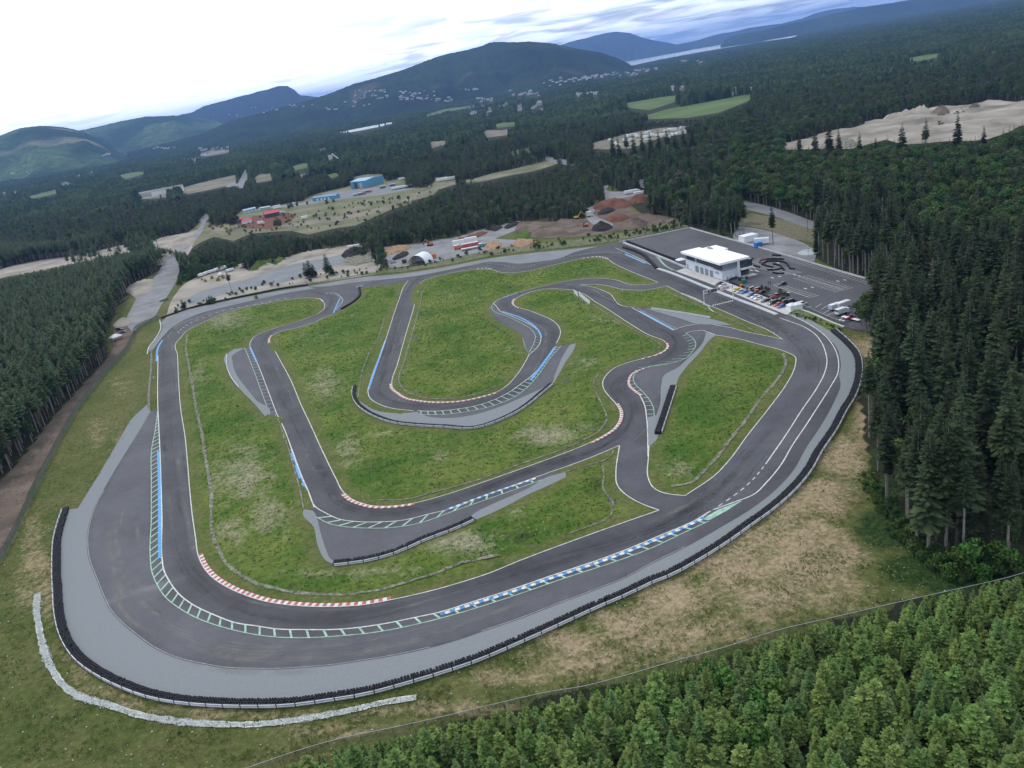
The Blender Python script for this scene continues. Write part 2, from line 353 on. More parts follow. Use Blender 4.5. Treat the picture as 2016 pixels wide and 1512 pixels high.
# ================================================================== outlines measured off the photograph (ground points)
RING = [(131,1003),(122,1031),(115,1060),(113,1098),(113,1130),(115,1162),(119,1211),(134,1261),(161,1298),(198,1325),(248,1350),(298,1368),(347,1378),(422,1385),(499,1387),(574,1385),(648,1375),(722,1363),(797,1343),(874,1320),(939,1298),(998,1273),(1048,1251),(1107,1224),(1172,1194),(1231,1169),(1274,1148),(1319,1130),(1361,1107),(1398,1085),(1436,1060),(1473,1033),(1502,1013),(1530,991),(1557,966),(1587,931),(1609,892),(1641,845),(1658,812),(1675,785),(1687,753),(1690,723),(1685,698),(1665,674),(1640,652)]
GRAVEL_OUT = [(295,806),(290,796),(262,822),(237,862),(200,925),(160,990),(153,1001)]+RING+[(1625,645),(1590,628),(1563,615),(1545,618),(1560,700),(1400,1000),(1000,1180),(500,1290),(260,1150),(260,950)]
ASPH_OUT = [(295,812),(273,850),(253,882),(223,931),(203,966),(188,993),(179,1018),(173,1041),(171,1073),(175,1103),(188,1137),(203,1175),(218,1204),(238,1226),(268,1251),(303,1276),(347,1296),(397,1308),(446,1316),(496,1318),(549,1318),(598,1315),(648,1311),(710,1302),(772,1292),(846,1276),(900,1261),(949,1244),(1023,1219),(1098,1190),(1172,1162),(1234,1137),(1274,1115),(1349,1078),(1423,1036),(1473,1006),(1522,969),(1560,929),(1587,882),(1617,837),(1645,785),(1655,758),(1652,738),(1655,723),(1654,706),(1645,681),(1628,664),(1603,646),(1578,631),(1548,619),(1566,612),(1580,609),(1618,626),(1660,645),(1715,655),(1765,605),(1727,556),(1589,516),(1500,490),(1358,450),(1288,464),(1219,477),(1177,484),(1110,494),(1050,500),(1017,502),(958,510),(898,522),(799,538),(700,548),(623,562),(606,563),(549,572),(500,582),(462,592),(400,604),(372,609),(325,628),(320,644),(327,649),(325,661),(312,678),(310,711),(311,748),(311,805)]
I1 = [(402,634),(372,649),(355,666),(348,674),(350,700),(352,748),(357,810),(365,860),(370,912),(374,961),(379,1011),(386,1060),(391,1093),(399,1112),(417,1135),(450,1157),(487,1173),(524,1184),(561,1190),(611,1194),(673,1194),(722,1190),(770,1181),(834,1167),(900,1149),(962,1129),(1023,1104),(1122,1067),(1222,1031),(1297,1005),(1271,996),(1241,981),(1222,966),(1213,951),(1212,935),(1219,878),(1172,898),(1122,917),(1078,932),(1113,930),(1115,939),(1085,954),(1036,976),(1008,991),(974,1008),(939,1023),(900,1039),(834,1064),(772,1090),(722,1104),(660,1112),(643,1105),(631,1088),(623,1063),(618,1038),(596,1011),(598,1003),(618,1000),(611,979),(593,936),(574,884),(559,845),(546,818),(531,818),(522,820),(499,793),(474,768),(457,746),(447,723),(446,698),(460,688),(479,684),(492,684),(493,673),(504,661),(529,650),(561,641),(598,629),(621,620),(636,594),(631,589),(618,587),(593,587),(561,591),(499,602),(450,614)]
I2 = [(530,671),(535,661),(549,654),(586,645),(618,635),(641,624),(655,619),(673,611),(693,598),(705,588),(709,567),(747,563),(784,558),(804,553),(797,562),(787,587),(772,631),(760,669),(742,716),(730,750),(725,770),(730,785),(747,796),(772,804),(815,809),(790,816),(747,811),(722,801),(709,790),(703,794),(720,809),(747,824),(784,835),(822,839),(874,842),(944,843),(974,833),(1011,816),(1036,800),(1060,780),(1086,760),(1098,741),(1115,711),(1130,688),(1134,676),(1098,681),(1095,676),(1101,664),(1103,654),(1098,641),(1085,630),(1060,619),(1036,610),(1018,605),(1011,599),(1012,592),(1023,584),(1048,574),(1073,569),(1098,569),(1130,572),(1147,578),(1172,594),(1197,609),(1246,641),(1281,661),(1307,671),(1314,681),(1309,690),(1294,698),(1264,707),(1232,716),(1212,724),(1197,736),(1188,750),(1189,765),(1202,783),(1213,795),(1222,815),(1219,830),(1207,846),(1184,861),(1160,873),(1098,898),(1023,925),(949,951),(874,976),(817,991),(772,997),(735,997),(710,991),(693,984),(677,971),(660,941),(636,892),(611,837),(593,799),(574,753),(549,706)]
I3 = [(827,557),(837,551),(874,541),(912,533),(949,530),(969,531),(986,536),(1011,537),(1048,532),(1073,526),(1110,517),(1147,509),(1172,506),(1192,509),(1209,519),(1246,536),(1296,556),(1276,561),(1246,561),(1209,551),(1172,548),(1135,551),(1098,557),(1048,569),(1011,579),(984,589),(971,597),(965,607),(969,619),(984,634),(1006,646),(1023,655),(1031,669),(1036,686),(1043,697),(1033,716),(1016,741),(998,760),(979,772),(949,781),(912,789),(862,792),(825,789),(800,784),(787,776),(772,763),(771,755),(782,718),(797,664),(812,614)]
I4 = [(1142,561),(1172,560),(1197,563),(1222,569),(1246,571),(1271,571),(1300,566),(1313,563),(1374,593),(1423,612),(1473,634),(1510,649),(1542,669),(1510,662),(1473,655),(1436,645),(1442,641),(1423,634),(1398,628),(1349,618),(1282,609),(1250,605),(1244,605),(1197,577),(1172,567)]
I5 = [(1410,660),(1448,666),(1498,679),(1542,691),(1566,703),(1567,716),(1562,733),(1547,760),(1510,810),(1473,857),(1436,907),(1411,934),(1349,977),(1319,974),(1299,969),(1284,959),(1277,946),(1276,899),(1277,878),(1294,864),(1297,852),(1325,764),(1331,758),(1335,746),(1349,726),(1379,693),(1398,669)]
SITE = [(-400,1500),(-200,1200),(-60,1010),(0,948),(40,905),(110,815),(165,755),(213,705),(210,660),(222,628),(245,580),(262,552),(305,540),(318,520),(335,503),(349,512),(362,548),(388,548),(395,532),(425,522),(470,522),(487,532),(520,524),(546,518),(560,512),(598,498),(655,488),(697,482),(712,484),(747,528),(767,524),(757,500),(752,487),(811,481),(839,477),(865,471),(890,469),(918,461),(954,450),(982,442),(1021,435),(1045,436),(1099,436),(1153,430),(1155,411),(1189,397),(1191,387),(1185,367),(1198,364),(1203,377),(1240,377),(1284,383),(1284,389),(1272,393),(1244,403),(1260,419),(1288,423),(1324,429),(1336,437),(1355,447),(1400,459),(1450,470),(1455,430),(1452,400),(1462,394),(1530,410),(1612,440),(1600,455),(1602,490),(1603,508),(1632,523),(1727,555),(1717,572),(1700,592),(1690,608),(1690,640),(1726,664),(1722,679),(1712,706),(1702,730),(1695,760),(1692,798),(1704,830),(1700,850),(1712,899),(1714,924),(1720,955),(1745,985),(1764,1015),(1772,1035),(1806,1068),(1829,1088),(1866,1105),(1925,1130),(2016,1110),(2400,1000),(2400,1060),(2016,1136),(1990,1150),(1850,1167),(1700,1207),(1560,1255),(1440,1292),(1290,1327),(1200,1350),(1000,1392),(880,1430),(760,1465),(690,1500),(560,1560),(300,1700),(-400,2200)]
SAND = [(-90,550),(0,530),(24,523),(69,514),(159,502),(234,484),(288,475),(333,464),(369,458),(385,446),(404,420),(413,421),(406,440),(425,446),(443,440),(467,433),(467,421),(479,413),(539,405),(598,395),(608,387),(626,381),(670,371),(693,365),(697,348),(725,343),(749,343),(760,357),(787,351),(801,357),(799,371),(839,369),(855,358),(856,349),(896,347),(898,357),(928,353),(978,339),(1017,331),(1073,317),(1074,309),(1129,319),(1137,324),(1098,322),(1057,335),(998,347),(938,359),(898,363),(871,371),(843,387),(811,396),(807,402),(775,411),(756,419),(700,444),(658,450),(608,462),(558,455),(495,460),(459,474),(420,466),(390,480),(374,494),(366,505),(371,500),(363,494),(327,486),(288,482),(248,494),(198,504),(184,508),(89,528),(0,545),(-90,562)]
QUARRY = [(1456,301),(1520,287),(1560,283),(1607,267),(1697,247),(1703,239),(1759,233),(1838,214),(1928,204),(1944,196),(2016,202),(2120,185),(2120,240),(2008,248),(1984,261),(1942,275),(1899,278),(1866,278),(1822,282),(1787,284),(1745,275),(1675,293),(1590,294),(1520,296),(1457,306)]
FIELD_A = [(1219,205),(1308,190),(1347,187),(1310,207),(1279,217),(1250,214)]
FIELD_B = [(1287,223),(1330,212),(1368,205),(1481,184),(1478,196),(1412,223),(1353,232),(1249,236)]
FIELD_C = [(1782,115),(1833,106),(1937,99),(1940,103),(1862,110),(1818,119),(1791,122)]
FIELD_D = [(1711,149),(1773,143),(1758,147),(1717,156)]
PARK = [(1165,283),(1200,272),(1250,260),(1300,252),(1370,249),(1372,258),(1310,270),(1245,292),(1200,294),(1160,292)]
STRIP_D = [(350,375),(360,369),(400,358),(467,343),(462,362),(430,370),(370,382)]
ROAD_D = [(462,371),(473,350),(481,334),(489,334),(484,352),(478,370)]
PAD_D = [(500,352),(508,343),(533,341),(536,355),(505,360)]
STRIP_E = [(588,345),(606,340),(634,333),(634,338),(610,345),(592,350)]
STRIP_F = [(628,295),(655,289),(703,283),(703,288),(660,294),(630,300)]
STRIP_G = [(703,292),(760,281),(762,286),(708,297)]
STRIP_H = [(843,289),(880,280),(880,284),(850,292)]
STRIP_I = [(955,266),(1000,254),(1003,260),(960,270)]
ROAD_J = [(1252,355),(1270,357),(1275,371),(1256,366)]
CLR = [([(951,262),(957,256),(996,258),(1000,266),(960,271)],'s'),([(842,283),(850,278),(884,277),(884,285),(850,288)],'s'),([(957,249),(990,241),(1022,240),(1018,247),(970,253)],'g'),([(838,226),(880,214),(942,206),(943,209),(885,219),(842,229)],'g'),([(778,298),(788,293),(800,294),(797,301),(782,302)],'s'),([(236,344),(262,339),(286,337),(283,343),(250,350)],'g'),([(385,307),(410,298),(451,295),(450,300),(412,307)],'s'),([(560,300),(600,292),(640,283),(641,286),(604,296)],'s'),([(1100,247),(1125,243),(1150,240),(1148,245),(1110,251)],'s'),([(570,330),(590,322),(612,320),(606,330),(580,336)],'g'),([(640,345),(660,340),(672,343),(655,351)],'g'),([(1000,300),(1030,293),(1050,292),(1046,299),(1010,306)],'g')]
FIELD_L = [(45,390),(80,380),(112,373),(113,380),(80,388),(50,394)]
FIELD_L2 = [(232,346),(255,341),(286,337),(284,342),(250,352)]
FIELD_L3 = [(-40,342),(0,320),(60,316),(140,311),(140,316),(70,322),(0,340),(-40,352)]
GREY_L = [(260,384),(300,380),(330,379),(330,388),(300,391),(262,390)]
LAKE = [(650,264),(716,250),(773,240),(774,244),(716,256),(652,267)]
def hz(x, k=5.0): return (x, 756-FPX*math.tan(PITCH)/math.cos(ROLL)-math.tan(ROLL)*(x-1008)+k)
INLET = [(1215,132),hz(1215,8),hz(1258,6),hz(1335,5),hz(1400,5),hz(1480,5),hz(1560,8),(1580,64),(1560,74),(1500,82),(1440,92),(1380,102),(1300,117),(1240,130)]
WOODS_CLR = [SITE, SAND, QUARRY, FIELD_A, FIELD_B, FIELD_C, FIELD_D, PARK, STRIP_D, ROAD_D, PAD_D, STRIP_E, STRIP_F, STRIP_G, STRIP_H, STRIP_I, ROAD_J, FIELD_L, FIELD_L2, GREY_L, LAKE, INLET]+[c_ for c_, _t in CLR]

# ================================================================== the ground sheet
def blobs(X, Y, L_):
    px, py = proj(X, Y, np.zeros_like(X)); v = np.zeros(X.shape)
    for (x, y, rx, ry, s) in L_:
        v = np.maximum(v, s*np.exp(-(((px-x)/rx)**2+((py-y)/ry)**2)))
    return v
DRY = [(1740,960,50,90,.5),(1680,1080,120,70,.75),(1560,1110,160,60,.8),(1750,900,60,120,.55),(1600,1150,160,60,.7),(1380,1240,160,40,.7),(1150,1290,160,26,.8),(700,1400,160,14,.6),(450,1405,200,12,.65),(230,1375,80,14,.6),(140,1300,16,40,.6),(1000,1330,120,20,.7),(60,1050,40,60,.5),(1560,1000,80,50,.8),(1480,1060,90,40,.9),(1700,690,40,30,1),(1708,760,22,60,.9),(1700,830,22,60,1),(1665,900,60,50,1),(1620,980,70,50,1),(1580,1060,110,60,.95),(1450,1120,110,50,.95),(1330,1180,90,45,1),(1230,1225,80,40,.95),(1120,1262,80,30,.9),(1500,1180,110,45,.85),(1660,1090,80,60,.8),(1300,1260,110,40,.8),(1150,1310,120,25,.75),(900,1395,150,16,.8),(650,1440,130,14,.75),(300,1400,90,14,.4),(160,1330,30,30,.6),(200,1360,60,16,.6),(330,1395,150,10,.7),(95,1180,14,60,.9),(70,1110,36,50,.75),(50,1170,40,30,.6),(235,760,40,30,.4),(245,880,30,60,.5),(190,850,30,40,.45),
  # infield patches
  (640,760,45,40,.62),(690,890,35,40,.6),(500,540,60,20,.5),(440,630,60,22,.7),(390,740,30,40,.45),(480,940,70,60,.7),(530,1020,60,50,.62),(460,1050,40,40,.6),(700,1130,160,14,.6),(900,1070,90,28,.85),(1010,1010,50,22,.5),(1080,860,70,25,.8),(520,560,40,8,.6),(600,640,25,8,.4),(620,665,60,10,.35),(480,900,50,40,.5),(1330,930,60,28,.5),(1450,780,60,14,.3),(880,580,40,8,.35),(1390,570,20,5,.5),(1010,690,30,14,.4),(1220,630,70,16,.5),(1150,720,40,20,.45),(760,855,50,10,.5),(860,905,60,22,.35),(720,1050,60,10,.2),(330,650,10,10,.4),(500,600,90,8,.4),(1160,840,60,20,.35)]
DIRT = [(245,860,18,50,.6),(215,920,18,40,.45),(1000,690,25,16,.35),(1230,640,40,8,.5),(1720,560,100,30,.5),(1500,480,60,20,.7),(1690,640,40,20,.8),(330,640,16,8,.6),(1010,1240,40,12,.2)]
LUSHN = [(1745,965,26,40,1),(1722,900,12,40,.7),(1790,1050,46,36,1),(1850,1115,60,30,1),(1950,1130,80,30,1),(1760,1120,50,40,.6),(1740,1040,60,50,1),(1800,1120,60,40,1),(1870,1150,60,30,1)]
clear_mask = None
def raster():
    global clear_mask
    W0, H0, ox, oy = 2800, 2400, -400, -100
    yy, xx = np.mgrid[0:H0, 0:W0]; M = np.zeros((H0, W0), bool)
    for p in WOODS_CLR:
        p = np.asarray(p, float); x0, y0 = np.floor(p.min(0)).astype(int)-1; x1, y1 = np.ceil(p.max(0)).astype(int)+2
        x0 = max(x0, ox); y0 = max(y0, oy); x1 = min(x1, ox+W0-1); y1 = min(y1, oy+H0-1)
        sl = (slice(y0-oy, y1-oy), slice(x0-ox, x1-ox))
        M[sl] |= inside(p, (xx[sl]+ox)+0.5, (yy[sl]+oy)+0.5)
    for (hx, hy) in HOUSES_PX:
        M[int(hy)-oy-2:int(hy)-oy+2, int(hx)-ox-4:int(hx)-ox+5] = True
    clear_mask = M
def is_clear(px, py):
    ix = np.clip(px.astype(int)+400, 0, 2799); iy = np.clip(py.astype(int)+100, 0, 2399)
    return clear_mask[iy, ix]
_h = random.Random(5)
HOUSES_PX = []
for (cx, cy, rx, ry, n) in [(730,187,32,9,26),(820,190,34,8,30),(870,197,16,5,8),(700,205,28,6,8),(650,215,20,5,6),(925,177,20,3,8),(1030,184,30,6,14),(960,199,25,4,8),(1010,213,60,7,18),(940,225,20,4,10),(1090,165,20,6,8),(1130,158,30,5,12),(1170,152,30,5,14),(1050,206,20,3,6),(1160,190,30,4,8),(1270,138,25,4,10),(1230,147,30,4,10),(1360,123,20,3,5),(440,228,40,5,7),(520,218,30,6,7),(590,212,30,7,8),(330,291,30,3,6),(400,300,12,8,7),(430,295,18,4,7),(370,318,16,3,5),(215,306,14,2,6),(40,343,20,3,5),(130,365,20,2,4),(20,382,16,2,4),(155,348,1,1,1),(180,343,2,2,1),(1330,180,25,4,7),(1350,175,10,3,3),(1460,180,30,3,6),(1500,175,26,4,5),(1545,172,18,3,3),(1530,155,14,4,3),(1855,118,16,3,4),(1175,192,14,3,4),(1340,20,1,1,0)]:
    for _ in range(n): HOUSES_PX.append((cx+_h.uniform(-rx, rx), cy+_h.uniform(-ry, ry)-0.0))
raster()

def axis(a, b, st, far, k=26):
    core = np.arange(a, b+st, st); g = np.geomspace(st*2, far, k); g = np.cumsum(g/ g.sum()*far)
    return np.r_[a-g[::-1], core, core[-1]+g]
gx = axis(-260, 250, 2.4, 38000); gy = axis(90, 560, 2.4, 38000)
XX, YY = np.meshgrid(gx, gy); nx, ny = len(gx), len(gy)
Xf, Yf = XX.ravel(), YY.ravel()
ppx, ppy = proj(Xf, Yf, np.zeros_like(Xf)); front = Yf > 60
site_in = inside(SITE, ppx, ppy) & front
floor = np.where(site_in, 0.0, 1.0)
def cover(L_): 
    def f(X, Y): return blobs(X, Y, L_)
    return f
dry = blobs(Xf, Yf, DRY)*front; dirt = blobs(Xf, Yf, DIRT)*front; lush = blobs(Xf, Yf, LUSHN)
dry = np.clip(dry-lush, 0, 1)
i = (np.arange(ny-1)[:, None]*nx+np.arange(nx-1)[None]).ravel()
zg = np.where(site_in & (Yf < 560), np.minimum(0.12*fbm(Xf, Yf, 14, 3)-0.16, -0.03), -0.15)
gF = np.stack([i, i+1, i+nx+1, i+nx], 1)
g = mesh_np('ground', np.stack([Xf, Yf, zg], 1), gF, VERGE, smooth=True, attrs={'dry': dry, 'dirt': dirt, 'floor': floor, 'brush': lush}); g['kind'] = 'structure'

# ================================================================== paved areas and islands
RUBBER = [([(330,800),(333,900),(345,1020),(362,1100),(400,1150),(470,1190),(560,1210),(680,1211),(800,1190),(950,1145),(1100,1095),(1300,1030),(1400,975),(1480,890),(1560,790),(1600,730),(1590,690),(1540,650),(1450,605),(1350,560),(1250,520),(1190,500),(1100,508),(1020,525),(950,520),(830,545),(800,580),(770,680),(748,745),(745,775),(790,797),(870,800),(960,788),(1020,760),(1080,680),(1085,650),(1040,625),(1000,608),(995,592),(1040,572),(1110,562),(1200,590),(1290,640),(1330,670),(1315,700),(1240,735),(1215,760),(1240,800),(1232,840),(1190,875),(1050,925),(880,985),(760,1010),(680,995),(640,935),(590,840),(530,720),(515,680),(545,648),(640,615),(655,590),(630,575),(560,575),(440,600),(370,625),(335,650),(328,700),(330,800)], 2.6, -0.16),
  ([(260,1100),(275,1160),(330,1215),(430,1260),(600,1275),(800,1240),(1000,1190)], 9, 0.10), ([(250,950),(210,1060),(230,1150)], 10, 0.07), ([(430,1270),(560,1290),(750,1280)], 2.5, -0.12), ([(720,1262),(900,1235)], 1.6, -0.12), ([(261,1060),(263,1030),(275,1000),(290,985)], .5, -0.25), ([(275,1120),(290,1145),(303,1155)], .5, -0.2),
  ([(1600,720),(1570,780),(1500,880)], 4, 0.08), ([(1235,870),(1250,840),(1255,820)], 1.2, 0.2), ([(230,970),(215,1010)], 6, -0.12), ([(300,1160),(345,1142),(365,1135)], 3.2, 0.25), ([(205,1187),(260,1168),(320,1150)], 0.9, 0.75)]
RL = [(smooth_line(GP(p), False, 6), w, s) for p, w, s in RUBBER]
LOT = [(1219,477),(1358,450),(1727,556),(1765,605),(1700,650),(1660,643),(1574,606),(1432,557),(1350,527)]
LOTG = GP(LOT)
RUNOFF = [(GP(p), s) for p, s in (
  (ASPH_OUT[:34]+[(1548,619),(1597,641),(1624,661),(1644,688),(1651,713),(1649,736),(1636,760),(1609,803),(1560,877),(1510,949),(1448,988),(1396,1026),(1349,1048),(1274,1083),(1117,1137),(998,1178),(899,1209),(822,1229),(747,1244),(673,1252),(598,1256),(549,1255),(499,1249),(446,1237),(397,1221),(352,1197),(325,1175),(310,1152),(299,1125),(296,1098),(298,1023),(298,949),(299,882),(305,850),(311,806)], 0.23),
  ([(482,685),(497,723),(531,816),(522,820),(499,793),(474,768),(457,746),(446,698),(460,688)], 0.25),
  ([(623,1018),(648,1031),(685,1038),(722,1040),(772,1039),(822,1031),(900,1004),(986,974),(1075,942),(1115,930),(1036,976),(939,1023),(772,1090),(660,1112),(631,1088),(618,1038)], 0.28),
  ([(822,816),(874,816),(924,810),(974,798),(1011,783),(1038,763),(1058,741),(1085,703),(1105,681),(1134,676),(1130,688),(1086,760),(1036,800),(974,833),(874,842),(822,838)], 0.28),
  ([(974,594),(968,604),(974,614),(998,623),(1023,635),(1046,649),(1054,664),(1051,676),(1042,693),(1031,669),(1006,646),(969,619),(965,607)], 0.25),
  ([(1350,656),(1364,666),(1370,679),(1364,691),(1349,706),(1319,716),(1274,724),(1255,732),(1247,743),(1250,755),(1267,773),(1279,788),(1287,805),(1288,820),(1302,758),(1336,723),(1390,654)], 0.26),
  ([(1254,606),(1293,627),(1332,647),(1372,638),(1299,616)], 0.35),
  ([(1219,878),(1245,872),(1276,880),(1277,946),(1299,969),(1349,977),(1340,1003),(1297,1005),(1241,981),(1213,951)], 0.18),
  ([(1325,650),(1380,636),(1436,645),(1542,669),(1566,703),(1498,679),(1410,660),(1360,655)], 0.18),
  ([(1142,561),(1172,548),(1246,561),(1296,556),(1313,563),(1271,571),(1200,562)], 0.14))]
def rubber(X, Y):
    v = np.zeros(X.shape)
    for P, w, s in RL:
        d = dist_line(P, X, Y); v += s*np.exp(-(d/w)**2)
    v += np.where(inside(LOTG, X, Y), 0.2, 0)
    for R_, s_ in RUNOFF: v += np.where(inside(R_, X, Y), s_, 0)
    return v
sheet('gravel_runoff', GRAVEL_OUT, 0.02, 'gravel')
sheet('asphalt_track', ASPH_OUT, 0.05, 'asphalt', grid=2.0, attrs={'rubber': rubber})
def mound(X, Y, d):
    e = np.clip(d/6.0, 0, 1); ditch = -0.55*np.exp(-((d-5.0)/1.6)**2)
    return np.minimum(d*0.06, 0.10)+e*e*(0.55+0.5*fbm(X, Y, 26, 5)+0.10*fbm(X, Y, 4, 9)).clip(-.1, 2)+ditch*np.clip((d-2)/2, 0, 1)*0.4
DARKG = [(1420,780,70,90,.34),(1190,965,80,50,.42),(1195,850,50,34,.42),(600,960,40,60,.36),(1050,890,90,24,.36),(880,700,50,60,.2),(690,800,60,60,.22),(470,840,40,60,.3),(900,960,120,14,.4),(680,1140,160,10,.34),(1210,540,60,14,.3),(1000,565,60,12,.4),(1350,600,60,10,.35),(1150,770,60,50,.2),(1020,1060,90,24,.38),(440,660,50,16,.4)]
dryf = cover(DRY); dirtf = cover(DIRT); darkf = cover(DARKG)
for isl in (I1, I2, I3, I4, I5):
    ringw = smooth_line(GP(isl), True, 3.0); ringw = np.vstack([ringw, ringw[:1]])
    sheet('grass_island', isl, 0.07, GRASS, grid=1.7, hfun=mound, attrs={'dry': dryf, 'dirt': dirtf, 'brush': darkf, 'mow': lambda X, Y: np.clip((4.6-dist_line(ringw, X, Y))/1.6, 0, .85)})
def gz(name, ring, z=0.10, m='gravel', **k): return sheet(name, ring, z, m, **k)
for g_ in ([(460,688),(446,698),(447,723),(457,746),(474,768),(499,793),(522,820),(527,816),(504,788),(484,763),(469,743),(458,713),(460,698),(482,685)],
           [(598,1003),(596,1011),(618,1038),(623,1063),(631,1088),(643,1105),(660,1112),(658,1106),(650,1100),(643,1085),(631,1048),(623,1018),(616,1006)],
           [(939,1023),(974,1008),(1008,991),(1036,976),(1085,954),(1115,939),(1113,930),(1082,938),(1036,964),(974,991),(939,1008),(925,1018)],
           [(822,812),(850,822),(924,819),(974,805),(1023,785),(1060,768),(1083,757),(1093,736),(1110,698),(1122,679),(1134,676),(1130,688),(1115,711),(1098,741),(1086,760),(1060,780),(1036,800),(1011,816),(974,833),(944,843),(874,842),(822,838)],
           [(1269,607),(1299,616),(1344,629),(1372,638),(1424,640),(1442,641),(1423,634),(1398,628),(1349,618),(1283,609)],
           [(1390,654),(1384,674),(1349,711),(1336,723),(1309,738),(1302,758),(1299,798),(1292,818),(1275,822),(1276,860),(1278,880),(1294,864),(1297,852),(1325,764),(1331,758),(1335,746),(1349,726),(1379,693),(1398,669),(1410,660)],
           [(1031,669),(1036,686),(1043,697),(1037,697),(1031,690),(1027,672),(1026,662)]):
    gz('gravel_bed', g_)
gz('gravel_bed', [(706,788),(722,799),(747,809),(790,814),(822,811),(824,838),(784,834),(747,823),(720,808),(704,793)], 0.095)
sheet('light_asphalt', [(606,564),(700,548),(799,538),(898,522),(958,510),(1017,502),(1100,493),(1177,485),(1130,497),(1100,509),(1077,513),(1027,519),(988,516),(958,516),(938,520),(819,543),(700,556),(640,564)], 0.075, 'light_asphalt')
sheet('light_asphalt', [(325,628),(372,609),(500,582),(606,564),(620,568),(560,578),(470,598),(400,615),(345,640),(330,652),(322,644)], 0.075, 'light_asphalt')
gz('gravel_bed', [(322,640),(330,652),(320,664),(303,686),(296,694),(293,690),(303,672),(316,655)], 0.06)
strip('gravel_bed', [(298,690),(298,715),(295,750),(293,780),(293,808)], 1.1, 0.06, 'drain_stone', wob=0.3)
strip('drain_edge', [(314,628),(316,648),(305,668),(293,684),(290,697)], 0.5, 0.10, 'line_white')
DR = [[(369,659),(367,679),(375,736),(382,773),(388,810),(397,850),(407,912),(417,974),(419,1048),(431,1085),(450,1115),(499,1147),(549,1162),(623,1172),(698,1170),(772,1156),(846,1136),(900,1116),(986,1094)],
      [(834,572),(817,639),(797,711),(787,755),(802,773),(850,786),(904,785),(949,773),(979,760)],
      [(1542,698),(1547,716),(1535,743),(1498,785),(1475,820),(1448,855),(1418,894),(1386,929),(1349,956),(1322,959)],
      [(1180,735),(1170,750),(1174,773),(1187,803),(1194,830),(1180,850),(1150,868),(1110,886),(1023,916),(949,944),(850,973),(800,985),(747,986)],
      [(757,626),(747,661),(725,703),(710,748),(705,785)],
      [(1210,885),(1197,904),(1167,914),(1117,929)], [(1187,919),(1189,940),(1187,961),(1207,993),(1197,1021),(1160,1038),(1120,1052)],
      [(1165,570),(1200,590),(1244,603)], [(1313,575),(1374,603),(1420,622),(1470,645),(1490,656)], [(546,822),(560,860),(580,925),(592,970),(598,1003)],
      [(1160,595),(1200,622),(1250,652),(1290,672),(1300,682),(1285,694),(1230,712)]]
dz = [1.0]
def drape(pts, w, name, m, lift, wob=.35):
    P = smooth_line(GP(pts), False, 1.2); n = len(P)
    Zs = np.zeros(n)
    for isl in (I1, I2, I3, I4, I5):
        ring = smooth_line(GP(isl), True, 2.0); ins = inside(ring, P[:, 0], P[:, 1])
        if ins.any():
            d = dist_line(np.vstack([ring, ring[:1]]), P[:, 0], P[:, 1]); Zs = np.where(ins, mound(P[:, 0], P[:, 1], d), Zs)
    V, F = ribbon(P, w*(1+wob*np.array([random.uniform(-1, 1) for _ in range(n)])), 0); V[:, 2] = np.repeat(Zs, 2)+0.07+lift
    o = mesh_np(name, V, F, m); o['kind'] = 'structure'; return o
for p, w in zip(DR, (1.1, .65, 1.0, .55, .5, .55, .5, .45, .5, .45, .4)): drape(p, w, 'drain_channel', 'drain_stone', 0.13)

# long grass: real tufts on the islands and on the dry bank
def grass_mat(name, a, b_, c):
    m = bpy.data.materials.new(name); m.use_nodes = True; nt = m.node_tree; N = nt.nodes; L = nt.links; b = N['Principled BSDF']; b.inputs['Roughness'].default_value = .9; b.inputs['Specular IOR Level'].default_value = .05
    at_ = N.new('ShaderNodeAttribute'); at_.attribute_name = 'tint'; r = N.new('ShaderNodeValToRGB'); e = r.color_ramp.elements; e[0].color = (*a, 1); e[1].color = (*c, 1); e[1].position = 1.0; k = e.new(.55); k.color = (*b_, 1); L.new(at_.outputs['Fac'], r.inputs[0]); L.new(r.outputs[0], b.inputs['Base Color']); MAT[name] = m
grass_mat('long_grass', (.028,.070,.010), (.118,.175,.032), (.36,.34,.20))
def tufts(name, X, Y, Z, T, label, hs=(.12, .36), ws=(.14, .36), nb=4):
    n = len(X); g = rng; Vs = []; As = []
    for k in range(nb):
        a = g.uniform(0, 6.28, n); w = g.uniform(ws[0], ws[1], n); h = g.uniform(hs[0], hs[1], n); ox = g.normal(0, .18, n); oy = g.normal(0, .18, n); la = g.uniform(0, 6.28, n); lean = h*g.uniform(.1, .9, n)
        cx, cy = X+ox, Y+oy; dx, dy = np.cos(a)*w/2, np.sin(a)*w/2
        V = np.stack([np.stack([cx-dx, cy-dy, Z], 1), np.stack([cx+dx, cy+dy, Z], 1), np.stack([cx+np.cos(la)*lean+dx*.5, cy+np.sin(la)*lean+dy*.5, Z+h], 1), np.stack([cx+np.cos(la)*lean-dx*.5, cy+np.sin(la)*lean-dy*.5, Z+h*.9], 1)], 1)
        Vs.append(V.reshape(-1, 3)); t = np.clip(T+g.normal(0, .09, n), 0, 1); As.append(np.repeat(t, 4))
    V = np.concatenate(Vs); F = np.arange(len(V), dtype=np.int32).reshape(-1, 4); o = mesh_np(name, V, F, 'long_grass', attrs={'tint': np.concatenate(As)}); setp(o, label, 'grass', kind='stuff')
